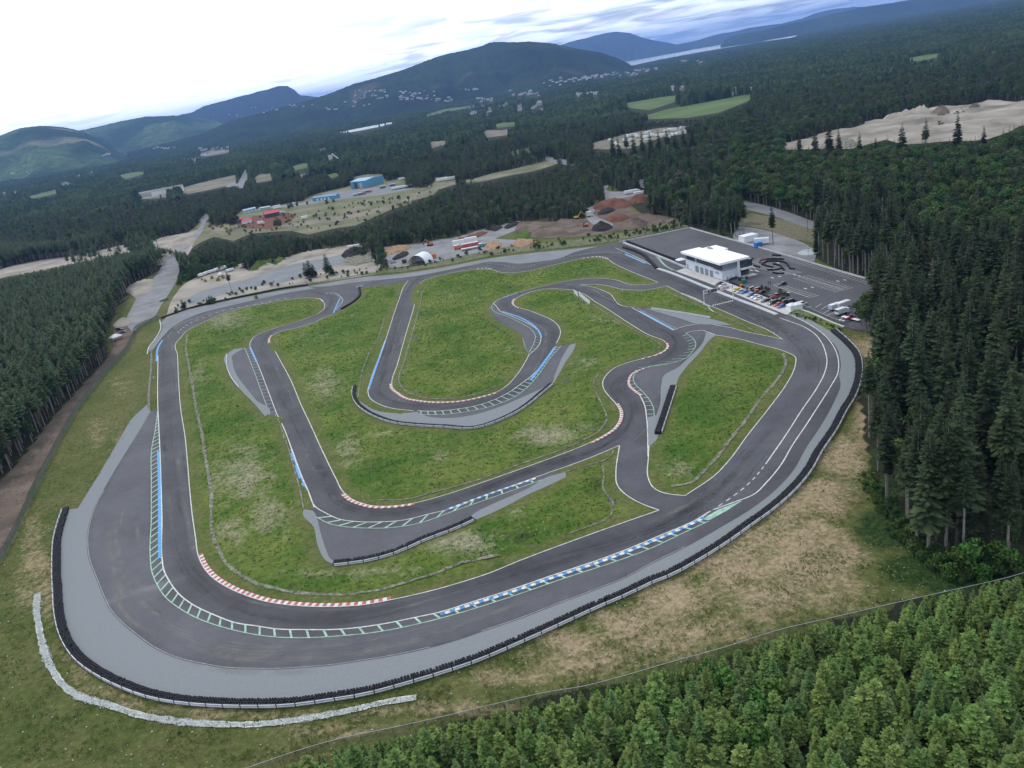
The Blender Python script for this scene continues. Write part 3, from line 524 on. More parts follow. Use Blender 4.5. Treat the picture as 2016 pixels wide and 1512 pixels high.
for isl, lb, dens in ((I1, 'long rough grass on the left and lower infield island', .62), (I2, 'long rough grass on the central infield island', .62), (I3, 'long rough grass on the island inside the hairpin', .7), (I4, 'long rough grass on the bank below the pit straight', .6), (I5, 'long rough grass on the right hand triangular island', .6)):
    ring = smooth_line(GP(isl), True, 2.5); rr = np.vstack([ring, ring[:1]]); x0, y0 = ring.min(0); x1, y1 = ring.max(0); n = int((x1-x0)*(y1-y0)*dens*1.5); X = rng.uniform(x0, x1, n); Y = rng.uniform(y0, y1, n); ok = inside(ring, X, Y); X, Y = X[ok], Y[ok]; d = dist_line(rr, X, Y)
    f1 = fbm(X, Y, 30, 41, 4); f2 = fbm(X*.6+Y*.5, Y*1.3-X*.5, 9, 43, 4); ok = (d > 4.2+.8*f2) & (rng.random(len(X)) < .45+.4*f2); X, Y, d, f1, f2 = X[ok], Y[ok], d[ok], f1[ok], f2[ok]
    dd = blobs(X, Y, DRY); T = .34+.20*f1+.17*f2+.55*np.clip(dd-.25, 0, 1)-.45*blobs(X, Y, DARKG)+np.where(rng.random(len(X)) < .02, .4, 0); tufts('long_grass', X, Y, .05+mound(X, Y, d), T, lb)
n = 60000; px_ = rng.uniform(-40, 2010, n); py_ = rng.uniform(640, 1500, n); D3 = _f + _r*((px_-1008)/FPX)[:, None] - _u*((py_-756)/FPX)[:, None]; tt = -CAMH/D3[:, 2]; X = D3[:, 0]*tt; Y = D3[:, 1]*tt
ok = inside(SITE, px_, py_) & ~inside(RING+[(1500,600),(600,560),(300,620),(280,810),(160,990)], px_, py_); X, Y = X[ok], Y[ok]; f2 = fbm(X, Y, 16, 51, 5); ok = f2 > -.15; X, Y, f2 = X[ok], Y[ok], f2[ok]
tufts('verge_grass', X, Y, np.zeros(len(X)), .42+.2*fbm(X, Y, 40, 53)-.15*f2+.25*blobs(X, Y, DRY), 'rough grass and straw on the banks outside the tyre wall', (.08, .3), (.12, .34), 3)
# yards, roads and far open ground
def far(name, ring, z, m, **k): return sheet(name, ring, z, m, step=4.0, **k)
far('dirt_track', [(0,1090),(20,1060),(60,960),(110,870),(150,800),(200,735),(243,690),(262,655),(258,628),(240,628),(225,650),(215,700),(165,757),(110,817),(40,907),(0,950),(-60,1010),(-120,1100),(-60,1170)], 0.02, 'brown_soil')
far('gravel_road', [(262,655),(250,640),(262,600),(285,565),(305,545),(320,522),(337,502),(345,497),(365,478),(385,458),(396,440),(404,424),(413,421),(404,442),(395,460),(378,482),(362,500),(355,520),(350,545),(335,575),(318,600),(300,626),(280,640)], 0.05, 'gravel_road')
far('sand_track', [(-90,550),(0,530),(24,523),(69,514),(159,502),(234,484),(288,475),(333,464),(369,458),(390,452),(380,480),(366,505),(345,520),(200,530),(60,548),(0,560),(-90,580)], 0.02, 'sandy_soil')
far('gravel_yard', [(325,628),(345,580),(370,555),(400,540),(430,520),(470,520),(487,532),(520,524),(546,518),(598,498),(655,488),(697,480),(712,484),(747,528),(740,540),(650,553),(560,567),(480,583),(400,598)], 0.01, 'sandy_soil')
far('dark_yard', [(350,600),(400,573),(440,562),(470,555),(520,538),(570,522),(600,515),(640,508),(680,500),(705,505),(690,520),(640,525),(600,545),(560,556),(500,566),(440,580),(390,597)], 0.04, 'light_asphalt')
sheet('verge_strip', [(325,626),(400,600),(500,578),(606,560),(700,544),(799,534),(898,518),(958,506),(1017,498),(1100,489),(1177,480),(1219,473),(1356,446),(1340,436),(1285,445),(1220,460),(1150,470),(1080,478),(1000,485),(930,500),(860,517),(740,535),(650,551),(540,568),(430,592),(340,618)], 0.06, MEADOW, grid=3.0, attrs={'dry': lambda X, Y: np.full(X.shape, .42), 'dirt': lambda X, Y: np.full(X.shape, .22)})
far('wood_yard', [(757,500),(752,487),(811,481),(839,477),(865,471),(890,469),(918,461),(954,450),(1021,435),(1030,445),(1000,460),(975,470),(1060,475),(1050,490),(990,490),(930,500),(860,515),(767,528)], 0.03, 'gravel_road')
far('soil_yard', [(1021,435),(1045,436),(1099,436),(1153,430),(1152,411),(1189,397),(1191,387),(1184,367),(1198,364),(1203,377),(1240,377),(1284,380),(1284,389),(1272,393),(1244,403),(1260,419),(1288,423),(1324,429),(1345,437),(1300,446),(1220,455),(1150,465),(1060,468),(1020,460)], 0.05, 'brown_soil')
far('gravel_road', [(1153,412),(1189,397),(1191,387),(1184,367),(1198,364),(1203,377),(1240,377),(1262,384),(1225,390),(1205,395),(1180,408),(1168,420),(1185,432),(1205,445),(1190,452),(1165,440),(1152,424)], 0.09, 'gravel_road')
sheet('meadow', SAND, 0.0, MEADOW, grid=14, step=6.0, attrs={'dry': lambda X, Y: 0.50+0.25*fbm(X, Y, 90, 4), 'dirt': lambda X, Y: 0.26+0.25*fbm(X, Y, 120, 8)})
far('gravel_road', [(405,440),(440,465),(495,456),(560,447),(640,440),(720,425),(775,408),(830,385),(900,362),(1000,345),(1057,333),(1057,331),(1000,341),(900,357),(825,381),(760,404),(700,420),(620,433),(560,440),(495,449),(450,455),(410,436)], 0.06, 'bare_ground')
far('paved_yard', [(600,399),(625,389),(640,380),(700,373),(745,368),(800,370),(760,380),(720,386),(660,393)], 0.08, 'road_asphalt')
far('gravel_road', [(480,414),(540,406),(600,399),(640,392),(760,378),(830,366),(830,368),(760,382),(640,396),(600,403),(540,410),(482,418)], 0.06, 'gravel_road')
far('soil_yard', [(467,440),(500,425),(560,420),(562,440),(530,452),(480,448)], 0.10, 'red_soil')
far('road', [(1452,396),(1480,399),(1530,411),(1612,440),(1640,450),(1640,462),(1600,452),(1530,428),(1452,403)], 0.08, 'road_asphalt')
far('road', [(1250,352),(1272,354),(1280,374),(1256,368)], 0.08, 'road_asphalt')
far('road', [(1074,308),(1129,318),(1145,326),(1130,326),(1098,322),(1074,312)], 0.08, 'road_asphalt')
far('gravel_yard', [(1445,470),(1455,445),(1500,452),(1540,463),(1590,483),(1606,500),(1603,515),(1580,512),(1500,489)], 0.03, 'gravel_road')
far('soil_bank', [(1455,425),(1480,420),(1530,430),(1600,456),(1606,480),(1560,470),(1500,450),(1456,443)], 0.05, MEADOW, grid=3, attrs={'dry': lambda X, Y: np.full(X.shape, .55), 'dirt': lambda X, Y: np.full(X.shape, .48)})
far('pond_water', [(1570,500),(1577,494),(1598,488),(1612,491),(1610,500),(1595,503),(1580,503)], 0.10, 'pond_water')
sheet('quarry_floor', QUARRY, 0.1, 'quarry_sand', grid=7, step=8, hfun=lambda X, Y, d: np.clip(d/12, 0, 1)*(2.2+2.2*fbm(X, Y, 70, 2)+0.7*fbm(X, Y, 16, 6)).clip(0, 9))
for f_ in (FIELD_A, FIELD_B, FIELD_C, FIELD_D, FIELD_L, FIELD_L2, STRIP_F): far('farm_field', f_, 0.1, 'field_green')
for f_ in (PARK, STRIP_E, STRIP_G, STRIP_H, STRIP_I, PAD_D, GREY_L): far('gravel_yard', f_, 0.1, 'bare_ground')
for c_, t_ in CLR: far('farm_field' if t_ == 'g' else 'bare_clearing', c_, 0.12, 'field_green' if t_ == 'g' else 'bare_ground')
far('farm_field', STRIP_D, 0.1, 'bare_ground'); far('gravel_road', ROAD_D, 0.15, 'gravel_road')
far('lake_water', LAKE, 0.2, 'sea_water')
sheet('sea_water', INLET, 0.2, 'sea_water', step=200)

# ================================================================== painted lines
PL = lambda n, p, w=0.28, z=0.085, m='line_white', **k: strip(n, p, w, z, m, **k)
WL_OUT = [(311,700),(311,805),(313,845),(315,887),(317,949),(319,1023),(319,1098),(322,1120),(335,1147),(358,1175),(377,1189),(422,1211),(471,1228),(500,1232),(549,1239),(598,1240),(673,1239),(747,1230),(822,1215),(864,1206),(931,1185),(998,1164),(1085,1134),(1200,1095),(1299,1055),(1379,1019),(1393,1010),(1448,988),(1480,976),(1510,949),(1535,919),(1560,877),(1587,837),(1609,803),(1636,760),(1649,736),(1651,713),(1644,688),(1624,661),(1597,641),(1560,622)]
PL('white_line', WL_OUT, 0.34)
PL('white_line', [(1511,909),(1547,857),(1579,807),(1609,763),(1622,738),(1628,713),(1625,693),(1617,674),(1602,656),(1577,641),(1557,634),(1535,626)], 0.34)
P_ = resample(smooth_line(GP([(1383,1018),(1413,998),(1448,974),(1478,949),(1498,926),(1511,909)])), 1.6)
mb = MB()
for k in range(0, len(P_)-1, 2):
    V, F = ribbon(P_[k:k+2], 0.3, 0.085); mb.add(V.tolist(), F.tolist())
o = mb.build('dashed_line', 'line_white'); o['kind'] = 'structure'
for isl, ex in ((I1, 0), (I2, 0), (I3, 0), (I4, 0), (I5, 0)): pass
def seg(isl, a, b):
    i0 = min(range(len(isl)), key=lambda i: (isl[i][0]-a[0])**2+(isl[i][1]-a[1])**2); i1 = min(range(len(isl)), key=lambda i: (isl[i][0]-b[0])**2+(isl[i][1]-b[1])**2)
    return isl[i0:i1+1] if i0 <= i1 else isl[i0:]+isl[:i1+1]
def L_(p, off=-0.1, w=0.28): P = smooth_line(GP(p), False, 1.5); V, F = ribbon(P, w, 0.135, off); o = mesh_np('white_line', V, F, 'line_white'); o['kind'] = 'structure'
L_(seg(I1, (402,634), (1297,1005))); L_(seg(I1, (1297,1005), (1219,878))); L_(seg(I1, (1219,878), (1078,932))); L_(seg(I1, (618,1000), (546,818))); L_(seg(I1, (492,684), (402,634)))
L_(seg(I2, (530,671), (655,619))); L_(seg(I2, (804,553), (822,810))); L_(seg(I2, (1095,676), (530,671)))
L_(seg(I3, (827,557), (971,597))); L_(seg(I3, (1043,697), (827,557))); L_(seg(I4, (1142,561), (1542,669))); L_(seg(I4, (1542,669), (1436,645))); L_(seg(I4, (1250,605), (1142,561)))
L_(seg(I5, (1410,660), (1277,878)))
PL('white_line', [(1325,650),(1350,642),(1380,638),(1420,642),(1436,645)], 0.3)
PL('white_line', [(1350,656),(1365,652),(1385,651),(1410,660)], 0.3)
PL('white_line', [(1260,779),(1269,798),(1273,822),(1276,899)], 0.32)
PL('white_line', [(965,607),(962,600),(970,592)], 0.25)
PL('white_line', [(606,964),(611,979),(620,997),(646,1013)], 0.3)
PL('white_line', [(1211,488),(1250,505),(1293,528)], 0.3); PL('white_line', [(1120,505),(1170,498),(1225,497)], 0.3, m='line_faded')
PL('white_line', [(700,562),(760,548),(819,543),(898,527),(945,520)], 0.4, m='line_faded'); PL('white_line', [(350,640),(400,620),(460,608),(540,590),(570,585)], 0.3, m='line_faded')
mb = MB()
def dashes(pts, ln, gap, w):
    P = resample(smooth_line(GP(pts)), 0.5); k = 0
    while k < len(P)-2:
        V, F = ribbon(P[k:k+max(2, int(ln*2))], w, 0.09); mb.add(V.tolist(), F.tolist()); k += int((ln+gap)*2)
dashes([(350,655),(375,636),(440,611),(520,596),(570,586)], 2.5, 2.5, .5); dashes([(960,519),(990,522),(1020,527),(1040,526),(1060,519),(1110,508),(1160,500)], 1.2, 1.6, .5)
o = mb.build('dashed_line', 'line_white'); o['kind'] = 'structure'
# edge of the runoff, a thin pale seal line
for p in (ASPH_OUT[4:26], ASPH_OUT[27:34]): PL('edge_line', p, 0.16, 0.085, 'line_faded', off=0.3)
for p_ in ([(493,684),(507,716),(545,815)], [(646,1013),(670,1023),(698,1027),(747,1028),(797,1024),(846,1012),(877,1005),(961,974),(1055,940),(1078,932)], [(822,809),(850,810),(899,806),(949,796),(998,775),(1023,758),(1043,743),(1073,711),(1095,682)], [(971,597),(977,603),(984,612),(1011,624),(1041,638),(1060,651),(1065,666),(1058,684),(1044,697)], [(1244,606),(1284,628),(1325,650)], [(545,815),(560,845),(574,884),(593,936),(609,972)]): PL('white_line', p_, 0.28, 0.1)
# worn rubber and skid streaks lying on the asphalt
def streak_mat(name, col, a):
    m = bpy.data.materials.new(name); m.use_nodes = True; nt = m.node_tree; N = nt.nodes; L = nt.links; b = N['Principled BSDF']; b.inputs['Base Color'].default_value = (*col, 1); b.inputs['Roughness'].default_value = .7
    geo = N.new('ShaderNodeNewGeometry'); n = N.new('ShaderNodeTexNoise'); n.inputs['Scale'].default_value = .12; n.inputs['Detail'].default_value = 6; n.inputs['Roughness'].default_value = .7; L.new(geo.outputs['Position'], n.inputs[0])
    at_ = N.new('ShaderNodeAttribute'); at_.attribute_name = 'fade'; r = N.new('ShaderNodeMapRange'); r.inputs[1].default_value = .38; r.inputs[2].default_value = .62; r.inputs[4].default_value = a; L.new(n.outputs[0], r.inputs[0]); q = N.new('ShaderNodeMath'); q.operation = 'MULTIPLY'; L.new(r.outputs[0], q.inputs[0]); L.new(at_.outputs['Fac'], q.inputs[1]); L.new(q.outputs[0], b.inputs['Alpha']); MAT[name] = m
streak_mat('rubber_dark', (.04,.04,.045), .38); streak_mat('rubber_faint', (.05,.05,.055), .22); streak_mat('dust_pale', (.24,.23,.22), .5)
def streaks(name, P, specs, m):
    Vs, Fs, Al, n0 = [], [], [], 0
    for (i0, n, off, drift, w) in specs:
        Q = P[i0:i0+n]
        if len(Q) < 6: continue
        T = np.gradient(Q, axis=0); T /= np.linalg.norm(T, axis=1)[:, None]+1e-9; Nn = np.stack([-T[:, 1], T[:, 0]], 1); k = len(Q); t = np.linspace(0, 1, k)
        C_ = Q+Nn*(off+drift*np.sin(t*3))[:, None]; V = np.zeros((3*k, 3)); V[0::3, :2] = C_-Nn*w/2; V[1::3, :2] = C_; V[2::3, :2] = C_+Nn*w/2; V[:, 2] = .0625+.0004*(len(Al) % 9)
        f = np.zeros(3*k); f[1::3] = np.sin(t*math.pi)**.6; i = np.arange(k-1)*3
        Fs.append(np.concatenate([np.stack([i, i+3, i+4, i+1], 1), np.stack([i+1, i+4, i+5, i+2], 1)])+n0); Vs.append(V); Al.append(f); n0 += 3*k
    o = mesh_np(name, np.concatenate(Vs), np.concatenate(Fs), m, attrs={'fade': np.concatenate(Al)}); o['kind'] = 'structure'
RLN = resample(smooth_line(GP(RUBBER[0][0]), False, 2.0), 1.5)
sp = [(random.randrange(len(RLN)-40), random.randint(16, 70), random.gauss(0, 1.9), random.uniform(-1.6, 1.6), random.choice((.35, .5, .9, 1.6, 2.6))) for _ in range(150)]
streaks('rubber_marks', RLN, sp, 'rubber_dark')
sp = [(random.randrange(len(RLN)-40), random.randint(16, 60), random.gauss(0, 4), random.uniform(-1.6, 1.6), random.choice((.9, 1.8, 3))) for _ in range(60)]
streaks('dust_marks', RLN, sp, 'dust_pale')
RO = resample(smooth_line(GP([(258,950),(232,1020),(232,1090),(255,1160),(300,1215),(370,1255),(450,1280),(560,1287),(680,1278),(800,1252),(930,1213),(1080,1158)]), False, 2), 1.5)
sp = [(random.randrange(len(RO)-30), random.randint(14, 60), random.gauss(0, 2.2), random.uniform(-2, 2), random.choice((.3, .4, .8, 1.6))) for _ in range(10)]
sp = [(random.randrange(len(RO)-30), random.randint(14, 50), random.gauss(0, 2.2), random.uniform(-2, 2), random.choice((1.2, 2, 3))) for _ in range(26)]
streaks('dust_marks', RO, sp, 'dust_pale')
streaks('dust_marks', resample(smooth_line(GP([(203,1188),(260,1168),(310,1152),(345,1143),(372,1136)]), False, 1), .8), [(0, 200, 0, 0, 1.3), (0, 200, .3, .2, .8), (60, 200, 0, 0, 4.5)], 'dust_pale')
# painted ladders
def ladder(inner, outer, n, m='line_green', wl=.3, wr=.45, skew=0.0, wo=.26, mo=None):
    A = smooth_line(GP(inner), False, 1.0); B = smooth_line(GP(outer), False, 1.0)
    V, F = ribbon(B, wo, 0.088); mb = MB(); mb.add(V.tolist(), F.tolist(), 1)
    def at(P, t):
        s = np.r_[0, np.cumsum(np.linalg.norm(np.diff(P, axis=0), axis=1))]; t = t*s[-1]; return np.array([np.interp(t, s, P[:, 0]), np.interp(t, s, P[:, 1])])
    for k in range(n):
        t = (k+.5)/n; a = at(A, t); b = at(B, min(1, max(0, t+skew))); d = (b-a); L = np.linalg.norm(d); d /= L; nn = np.array([-d[1], d[0]])*wr/2; a = a+d*.1; b = b-d*.12
        mb.add([(*(a-nn), .093), (*(b-nn), .093), (*(b+nn), .093), (*(a+nn), .093)], [(0, 1, 2, 3)], 0)
    o = mb.build('painted_hatching', [m, mo or m]); o['kind'] = 'structure'
LAD_IN = WL_OUT[1:WL_OUT.index((1379,1019))+1]
LAD_OUT = [(311,806),(305,850),(299,882),(298,949),(298,1023),(296,1098),(299,1125),(310,1152),(325,1175),(352,1197),(397,1221),(446,1237),(499,1249),(549,1255),(598,1256),(673,1252),(747,1244),(822,1229),(899,1209),(998,1178),(1117,1137),(1200,1110),(1274,1083),(1349,1048),(1396,1026)]
ladder(LAD_IN, LAD_OUT, 74, wr=.5, skew=0.003)
ladder([(493,684),(507,716),(545,815)], [(482,685),(497,723),(531,816)], 21, 'line_faded', wr=.3, wo=.22, mo='line_green')
ladder([(646,1013),(670,1023),(698,1027),(747,1028),(797,1024),(846,1012),(877,1005),(961,974),(1055,940)], [(623,1018),(648,1031),(685,1038),(722,1040),(772,1039),(822,1031),(900,1004),(986,974),(1075,942)], 15, wr=.55, skew=-.02)
ladder([(822,809),(850,810),(899,806),(949,796),(998,775),(1023,758),(1043,743),(1073,711),(1095,682)], [(822,816),(874,816),(924,810),(974,798),(1011,783),(1038,763),(1058,741),(1085,703),(1105,681)], 30, wr=.35)
ladder([(984,594),(977,602),(984,612),(1011,624),(1041,638),(1060,651),(1065,666),(1058,684),(1044,697)], [(974,594),(968,604),(974,614),(998,623),(1023,635),(1046,649),(1054,664),(1051,676),(1042,693)], 26, 'line_faded', wr=.22, wo=.22, mo='line_green')
ladder([(1340,660),(1351,671),(1356,681),(1349,693),(1324,707),(1294,718),(1257,724),(1240,738),(1237,750),(1245,765),(1260,780),(1269,798),(1274,820)], [(1350,656),(1364,666),(1370,679),(1364,691),(1349,706),(1319,716),(1274,724),(1255,732),(1247,743),(1250,755),(1267,773),(1279,788),(1287,805),(1288,820)], 26, 'line_green', wr=.28, wo=.24)
ladder([(1244,606),(1284,628),(1323,650)], [(1254,606),(1293,627),(1332,647)], 15, 'line_faded', wr=.3, wo=.22)
ladder([(1231,500),(1258,512),(1284,527)], [(1234,498),(1260,509),(1290,525)], 10, 'line_white', wr=.25, wo=.1)
ladder([(1290,505),(1311,525),(1322,531)], [(1297,507),(1317,527),(1330,533)], 14, 'line_green', wr=.5, wo=.3)
ladder([(638,579),(655,580),(663,583),(668,590),(655,612)], [(640,577),(658,577),(668,582),(675,590),(662,610)], 13, 'line_white', wr=.25, wo=.22)
sheet('painted_triangle', [(1384,1024),(1393,1016),(1416,1003),(1463,985),(1431,1006),(1398,1024)], 0.096, 'line_green', smooth_=False)
mb = MB(); A = G(1402,602)[:2]; B = G(1444,592)[:2]; d = (B-A); Ld = np.linalg.norm(d); d /= Ld; nn = np.array([-d[1], d[0]])
for k in range(10):
    for j in (0, 1):
        a = A+d*(k*Ld/10+(Ld/20 if j else 0)); b = a+d*Ld/20; o0 = nn*(0.0 if j else .5)
        mb.add([(*(a-o0*1.6), .1), (*(b-o0*1.6), .1), (*(b-o0*1.6+nn*.8), .1), (*(a-o0*1.6+nn*.8), .1)], [(0, 1, 2, 3)])
o = mb.build('finish_line', 'line_white'); o['kind'] = 'structure'

# ------------------------------------------------------------------ kerbs, each a raised painted block of its own
def kerb(pts, side, w, ln, ca, cb, label, rows=1, zb=0.06, colour='red'):
    P = resample(smooth_line(GP(pts), False, 1.0), ln); mb = MB()
    T = np.gradient(P, axis=0); T /= np.linalg.norm(T, axis=1)[:, None]; Nn = np.stack([-T[:, 1], T[:, 0]], 1)*side
    for r_ in range(rows):
        for k in range(len(P)-1):
            a0, b0 = P[k]+Nn[k]*(w*r_/rows), P[k+1]+Nn[k+1]*(w*r_/rows); a1, b1 = P[k]+Nn[k]*(w*(r_+1)/rows), P[k+1]+Nn[k+1]*(w*(r_+1)/rows)
            z0 = zb+.02+.07*r_/rows; z1 = zb+.02+.07*(r_+1)/rows; mi = (k+r_) % 2
            mb.add([(*a0, z0), (*b0, z0), (*b1, z1), (*a1, z1), (*a1, zb-.06), (*b1, zb-.06), (*a0, zb-.06), (*b0, zb-.06)], [(0, 1, 2, 3), (3, 2, 5, 4), (6, 7, 1, 0)], mi)
            if k == 0: mb.add([(*a0, z0), (*a1, z1), (*a1, zb-.06), (*a0, zb-.06)], [(0, 1, 2, 3)], mi)
            if k == len(P)-2: mb.add([(*b0, z0), (*b1, z1), (*b1, zb-.06), (*b0, zb-.06)], [(0, 1, 2, 3)], mi)
    o = mb.build('kerb', [ca, cb]); setp(o, label, 'kerb', 'painted kerbs along the track edges')
RW = ('kerb_red', 'kerb_white'); BB = ('kerb_blue', 'kerb_pale_blue')
kerb(seg(I1, (391,1093), (770,1181)), 1, 1.15, 1.0, *RW, 'long red and white kerb on the inside of the big lower left bend', zb=.13)
kerb(seg(I2, (817,991), (677,971)), 1, 1.1, 1.0, *RW, 'red and white kerb at the lower left tip of the central grass island', zb=.13)
kerb(seg(I3, (979,774), (771,758)), 1, .9, 1.0, *RW, 'red and white kerb on the inside of the hairpin bend', zb=.13)
kerb(seg(I2, (1213,795), (1160,873)), 1, .9, .9, *RW, 'red and white kerb on the bulge of the central island below the chicane', zb=.13)
kerb([(1269,724),(1247,733),(1236,748),(1237,760),(1247,770),(1261,780)], 1, .9, .8, *RW, 'red and white kerb curling round the chicane beside the painted hatching')
kerb([(1310,675),(1314,683),(1299,696),(1262,707)], 1, .7, 1.3, *RW, 'red and white kerb at the right end of the central grass island', zb=.13)
kerb([(1024,607),(1014,602),(1010,595),(1014,588)], 1, .7, 1.3, *RW, 'short red and white kerb at the left tip of the meadow inside the esses', zb=.13)
kerb([(530,676),(531,668),(536,660)], 1, .7, 1.3, *RW, 'short red and white kerb at the upper left tip of the central grass island', zb=.13)
kerb([(939,530),(950,528.5),(966,530)], 1, .7, 1.3, 'kerb_white', 'asphalt', 'small white kerb on the upper edge of the hairpin island', zb=.13)
kerb([(1147,509),(1172,505.5),(1192,508),(1198,512)], 1, .7, 1.3, 'kerb_white', 'asphalt', 'white block kerb at the bend nearest the pit building', zb=.13)
kerb([(620,587),(630,588.5),(636,594)], -1, .6, 1.3, *RW, 'small red and white kerb at the nose of the upper left hairpin', zb=.13)
kerb([(322,669),(314,682),(310,711)], -1, 1.0, 1.5, *BB, 'short blue kerb at the left edge before the long left straight')
kerb([(315,888),(317,949),(318,1023),(319,1098)], -1, 1.05, .8, *BB, 'long blue kerb down the left straight beside the hatching', rows=2)
kerb([(574,884),(593,936),(609,976)], -1, 1.0, .9, *BB, 'blue kerb on the grass edge at the end of the inner straight')
kerb([(494,684),(507,712)], -1, .9, .8, *BB, 'short blue kerb at the top of the inner straight hatching')
kerb([(760,671),(744,718),(727,767)], -1, .8, .9, *BB, 'blue kerb on the left side of the hairpin approach')
kerb([(668,587),(655,617)], 1, .8, 1.0, *BB, 'blue kerb on the outside of the upper left hairpin')
kerb([(988,614),(1023,626),(1048,641),(1060,654),(1064,664)], 1, .8, .8, *BB, 'curved blue kerb in the middle of the esses')
kerb([(1095,684),(1072,716),(1048,748)], -1, 1.1, .8, *BB, 'blue kerb on the exit side of the hairpin', rows=2)
kerb([(877,1003),(961,972),(1053,941)], -1, .9, 1.1, 'kerb_blue', 'kerb_white', 'blue and white kerb along the lower infield straight', rows=1)
kerb([(866,1208),(931,1187),(998,1166),(1085,1136),(1200,1097),(1299,1057),(1385,1018)], -1, 1.05, 1.15, 'kerb_blue', 'kerb_white', 'very long blue and white block kerb beside the outer bottom straight', rows=1)
kerb([(1256,613),(1290,631),(1324,650)], 1, .9, 1.0, *BB, 'blue kerb running down to the chicane entry')
kerb([(1229,501),(1250,510),(1269,519)], 1, .8, 1.2, 'kerb_pale_blue', 'kerb_pale_blue', 'pale blue kerb on the bend by the pit lane tyre wall')
kerb([(1018,577),(1000,583),(988,587)], 1, .6, 1.2, 'kerb_pale_blue', 'kerb_pale_blue', 'thin pale blue kerb on the outside of the tight left bend')

# ================================================================== tyre walls
mat('tyre_side', (0.05, 0.05, 0.055), 0.8, 0.3, var=0.3, scale=2)
def post_objs(name, pts, h, r, m, parent, box=False, z=-.1):
    mb = MB(); mb.box((0, 0, z), (r*2, r*2, h-z)) if box else mb.tube((0, 0, z), (0, 0, h), r, n=6); src = None; rest = MB()
    for i, p in enumerate(pts):
        if i >= 100: rest.box((p[0], p[1], z), (r*2, r*2, h-z)); continue
        if src is None: o = src = mb.build(name, m, parent)
        else: o = src.copy(); COL.objects.link(o); o.parent = parent
        o.location = (p[0], p[1], 0)
    if rest.V: o = rest.build(name, m, parent); o['kind'] = 'stuff'
def tyre_barrier(pts, label, rows=3, rail=True, side=1, h=0.95, dia=0.66, group='tyre walls around the circuit'):
    P = resample(smooth_line(GP(pts), False, 1.0), dia); T = np.gradient(P, axis=0); T /= np.linalg.norm(T, axis=1)[:, None]; Nn = np.stack([-T[:, 1], T[:, 0]], 1)*side
    base = P[len(P)//2]; root = thing('tyre_barrier', label, 'tyre barrier', (base[0], base[1], 0), 0, group)
    n = 8; ang = np.arange(n)*2*math.pi/n; c, s = np.cos(ang), np.sin(ang); r = dia/2
    prof = [(r*.93, 0), (r, .12), (r*.9, .24), (r, .36), (r*.9, .5), (r, .64), (r*.9, .78), (r*1., .86), (r*.62, 1.0), (r*.52, .9)]
    V0 = np.concatenate([np.stack([c*pr, s*pr, np.full(n, pz)], 1) for pr, pz in prof]); F0 = []
    for k in range(len(prof)-1):
        for i in range(n): F0.append((k*n+i, k*n+(i+1) % n, (k+1)*n+(i+1) % n, (k+1)*n+i))
    F0 = np.array(F0); fm0 = np.zeros(len(F0), int); fm0[-2*n:-n] = 1
    Vs, Fs, Ms = [], [], []
    for q in range(rows):
        for i in range(len(P)):
            if random.random() < 0.01: continue
            p = P[i]+Nn[i]*((q-(rows-1)/2)*dia*.95)+rng.normal(0, .05, 2)-base; hh = h*random.choice((1, 1, 1, .95, 1.0, .9 if q != 1 else 1))
            Vs.append(V0*np.array([1, 1, hh])+np.array([p[0], p[1], 0.03])); Fs.append(F0+len(V0)*(len(Vs)-1)); Ms.append(fm0)
    mesh_np('tyre_stack', np.concatenate(Vs), np.concatenate(Fs), ['tyre', 'tyre_side'], np.concatenate(Ms), parent=root)
    if rail:
        off = (rows/2)*dia+.25; Q = resample(P-base+Nn*off, 4.0); mb = MB()
        for i in range(len(Q)-1):
            a, b = Q[i], Q[i+1]; d = (b-a)/np.linalg.norm(b-a); a2 = a+d*.12; b2 = b-d*.12; nn = np.array([-d[1], d[0]])*.08
            for z0, z1 in ((.72, .98), (.28, .5)):
                mb.add([(*(a2-nn), z0), (*(b2-nn), z0), (*(b2+nn), z0), (*(a2+nn), z0), (*(a2-nn), z1), (*(b2-nn), z1), (*(b2+nn), z1), (*(a2+nn), z1)], [(0, 3, 2, 1), (4, 5, 6, 7), (0, 1, 5, 4), (1, 2, 6, 5), (2, 3, 7, 6), (3, 0, 4, 7)])
        mb.build('guard_rail', 'rail_metal', root); post_objs('rail_post', Q, 1.1, .08, 'post_dark', root, True)
    return root
tyre_barrier(RING, 'very long black tyre wall with guard rail round the outer bottom and right bends', rows=3, side=-1)
tyre_barrier([(318,627),(372,608),(440,592),(500,580),(549,570),(606,562)], 'black tyre wall along the upper left edge of the track near the gravel road', rows=2, side=1, rail=False)
tyre_barrier([(673,609),(693,597),(705,587),(708,567)], 'short curved tyre wall behind the upper left hairpin runoff', rows=2, side=-1, rail=False)
tyre_barrier([(699,763),(698,780),(705,795),(722,810),(747,823),(784,834),(822,838),(874,841),(944,842),(974,832),(1011,815),(1036,799),(1060,779),(1085,758)], 'curved tyre wall with pale guard rail round the bottom of the hairpin', rows=2, side=-1)
tyre_barrier([(660,1111),(722,1103),(772,1090),(834,1063),(900,1038),(930,1024)], 'tyre wall with guard rail closing the lower infield runoff', rows=3, side=-1)
tyre_barrier([(1295,855),(1310,810),(1325,764)], 'straight black tyre wall on the gravel left of the right hand triangular island', rows=3, side=-1, h=1.2)
tyre_barrier([(1228,488),(1250,495),(1269,504),(1278,514),(1293,529)], 'curved tyre wall between the track and the pit entry lane', rows=3, side=1, rail=False)
mat('kart_red', (0.45, 0.05, 0.05), 0.6)
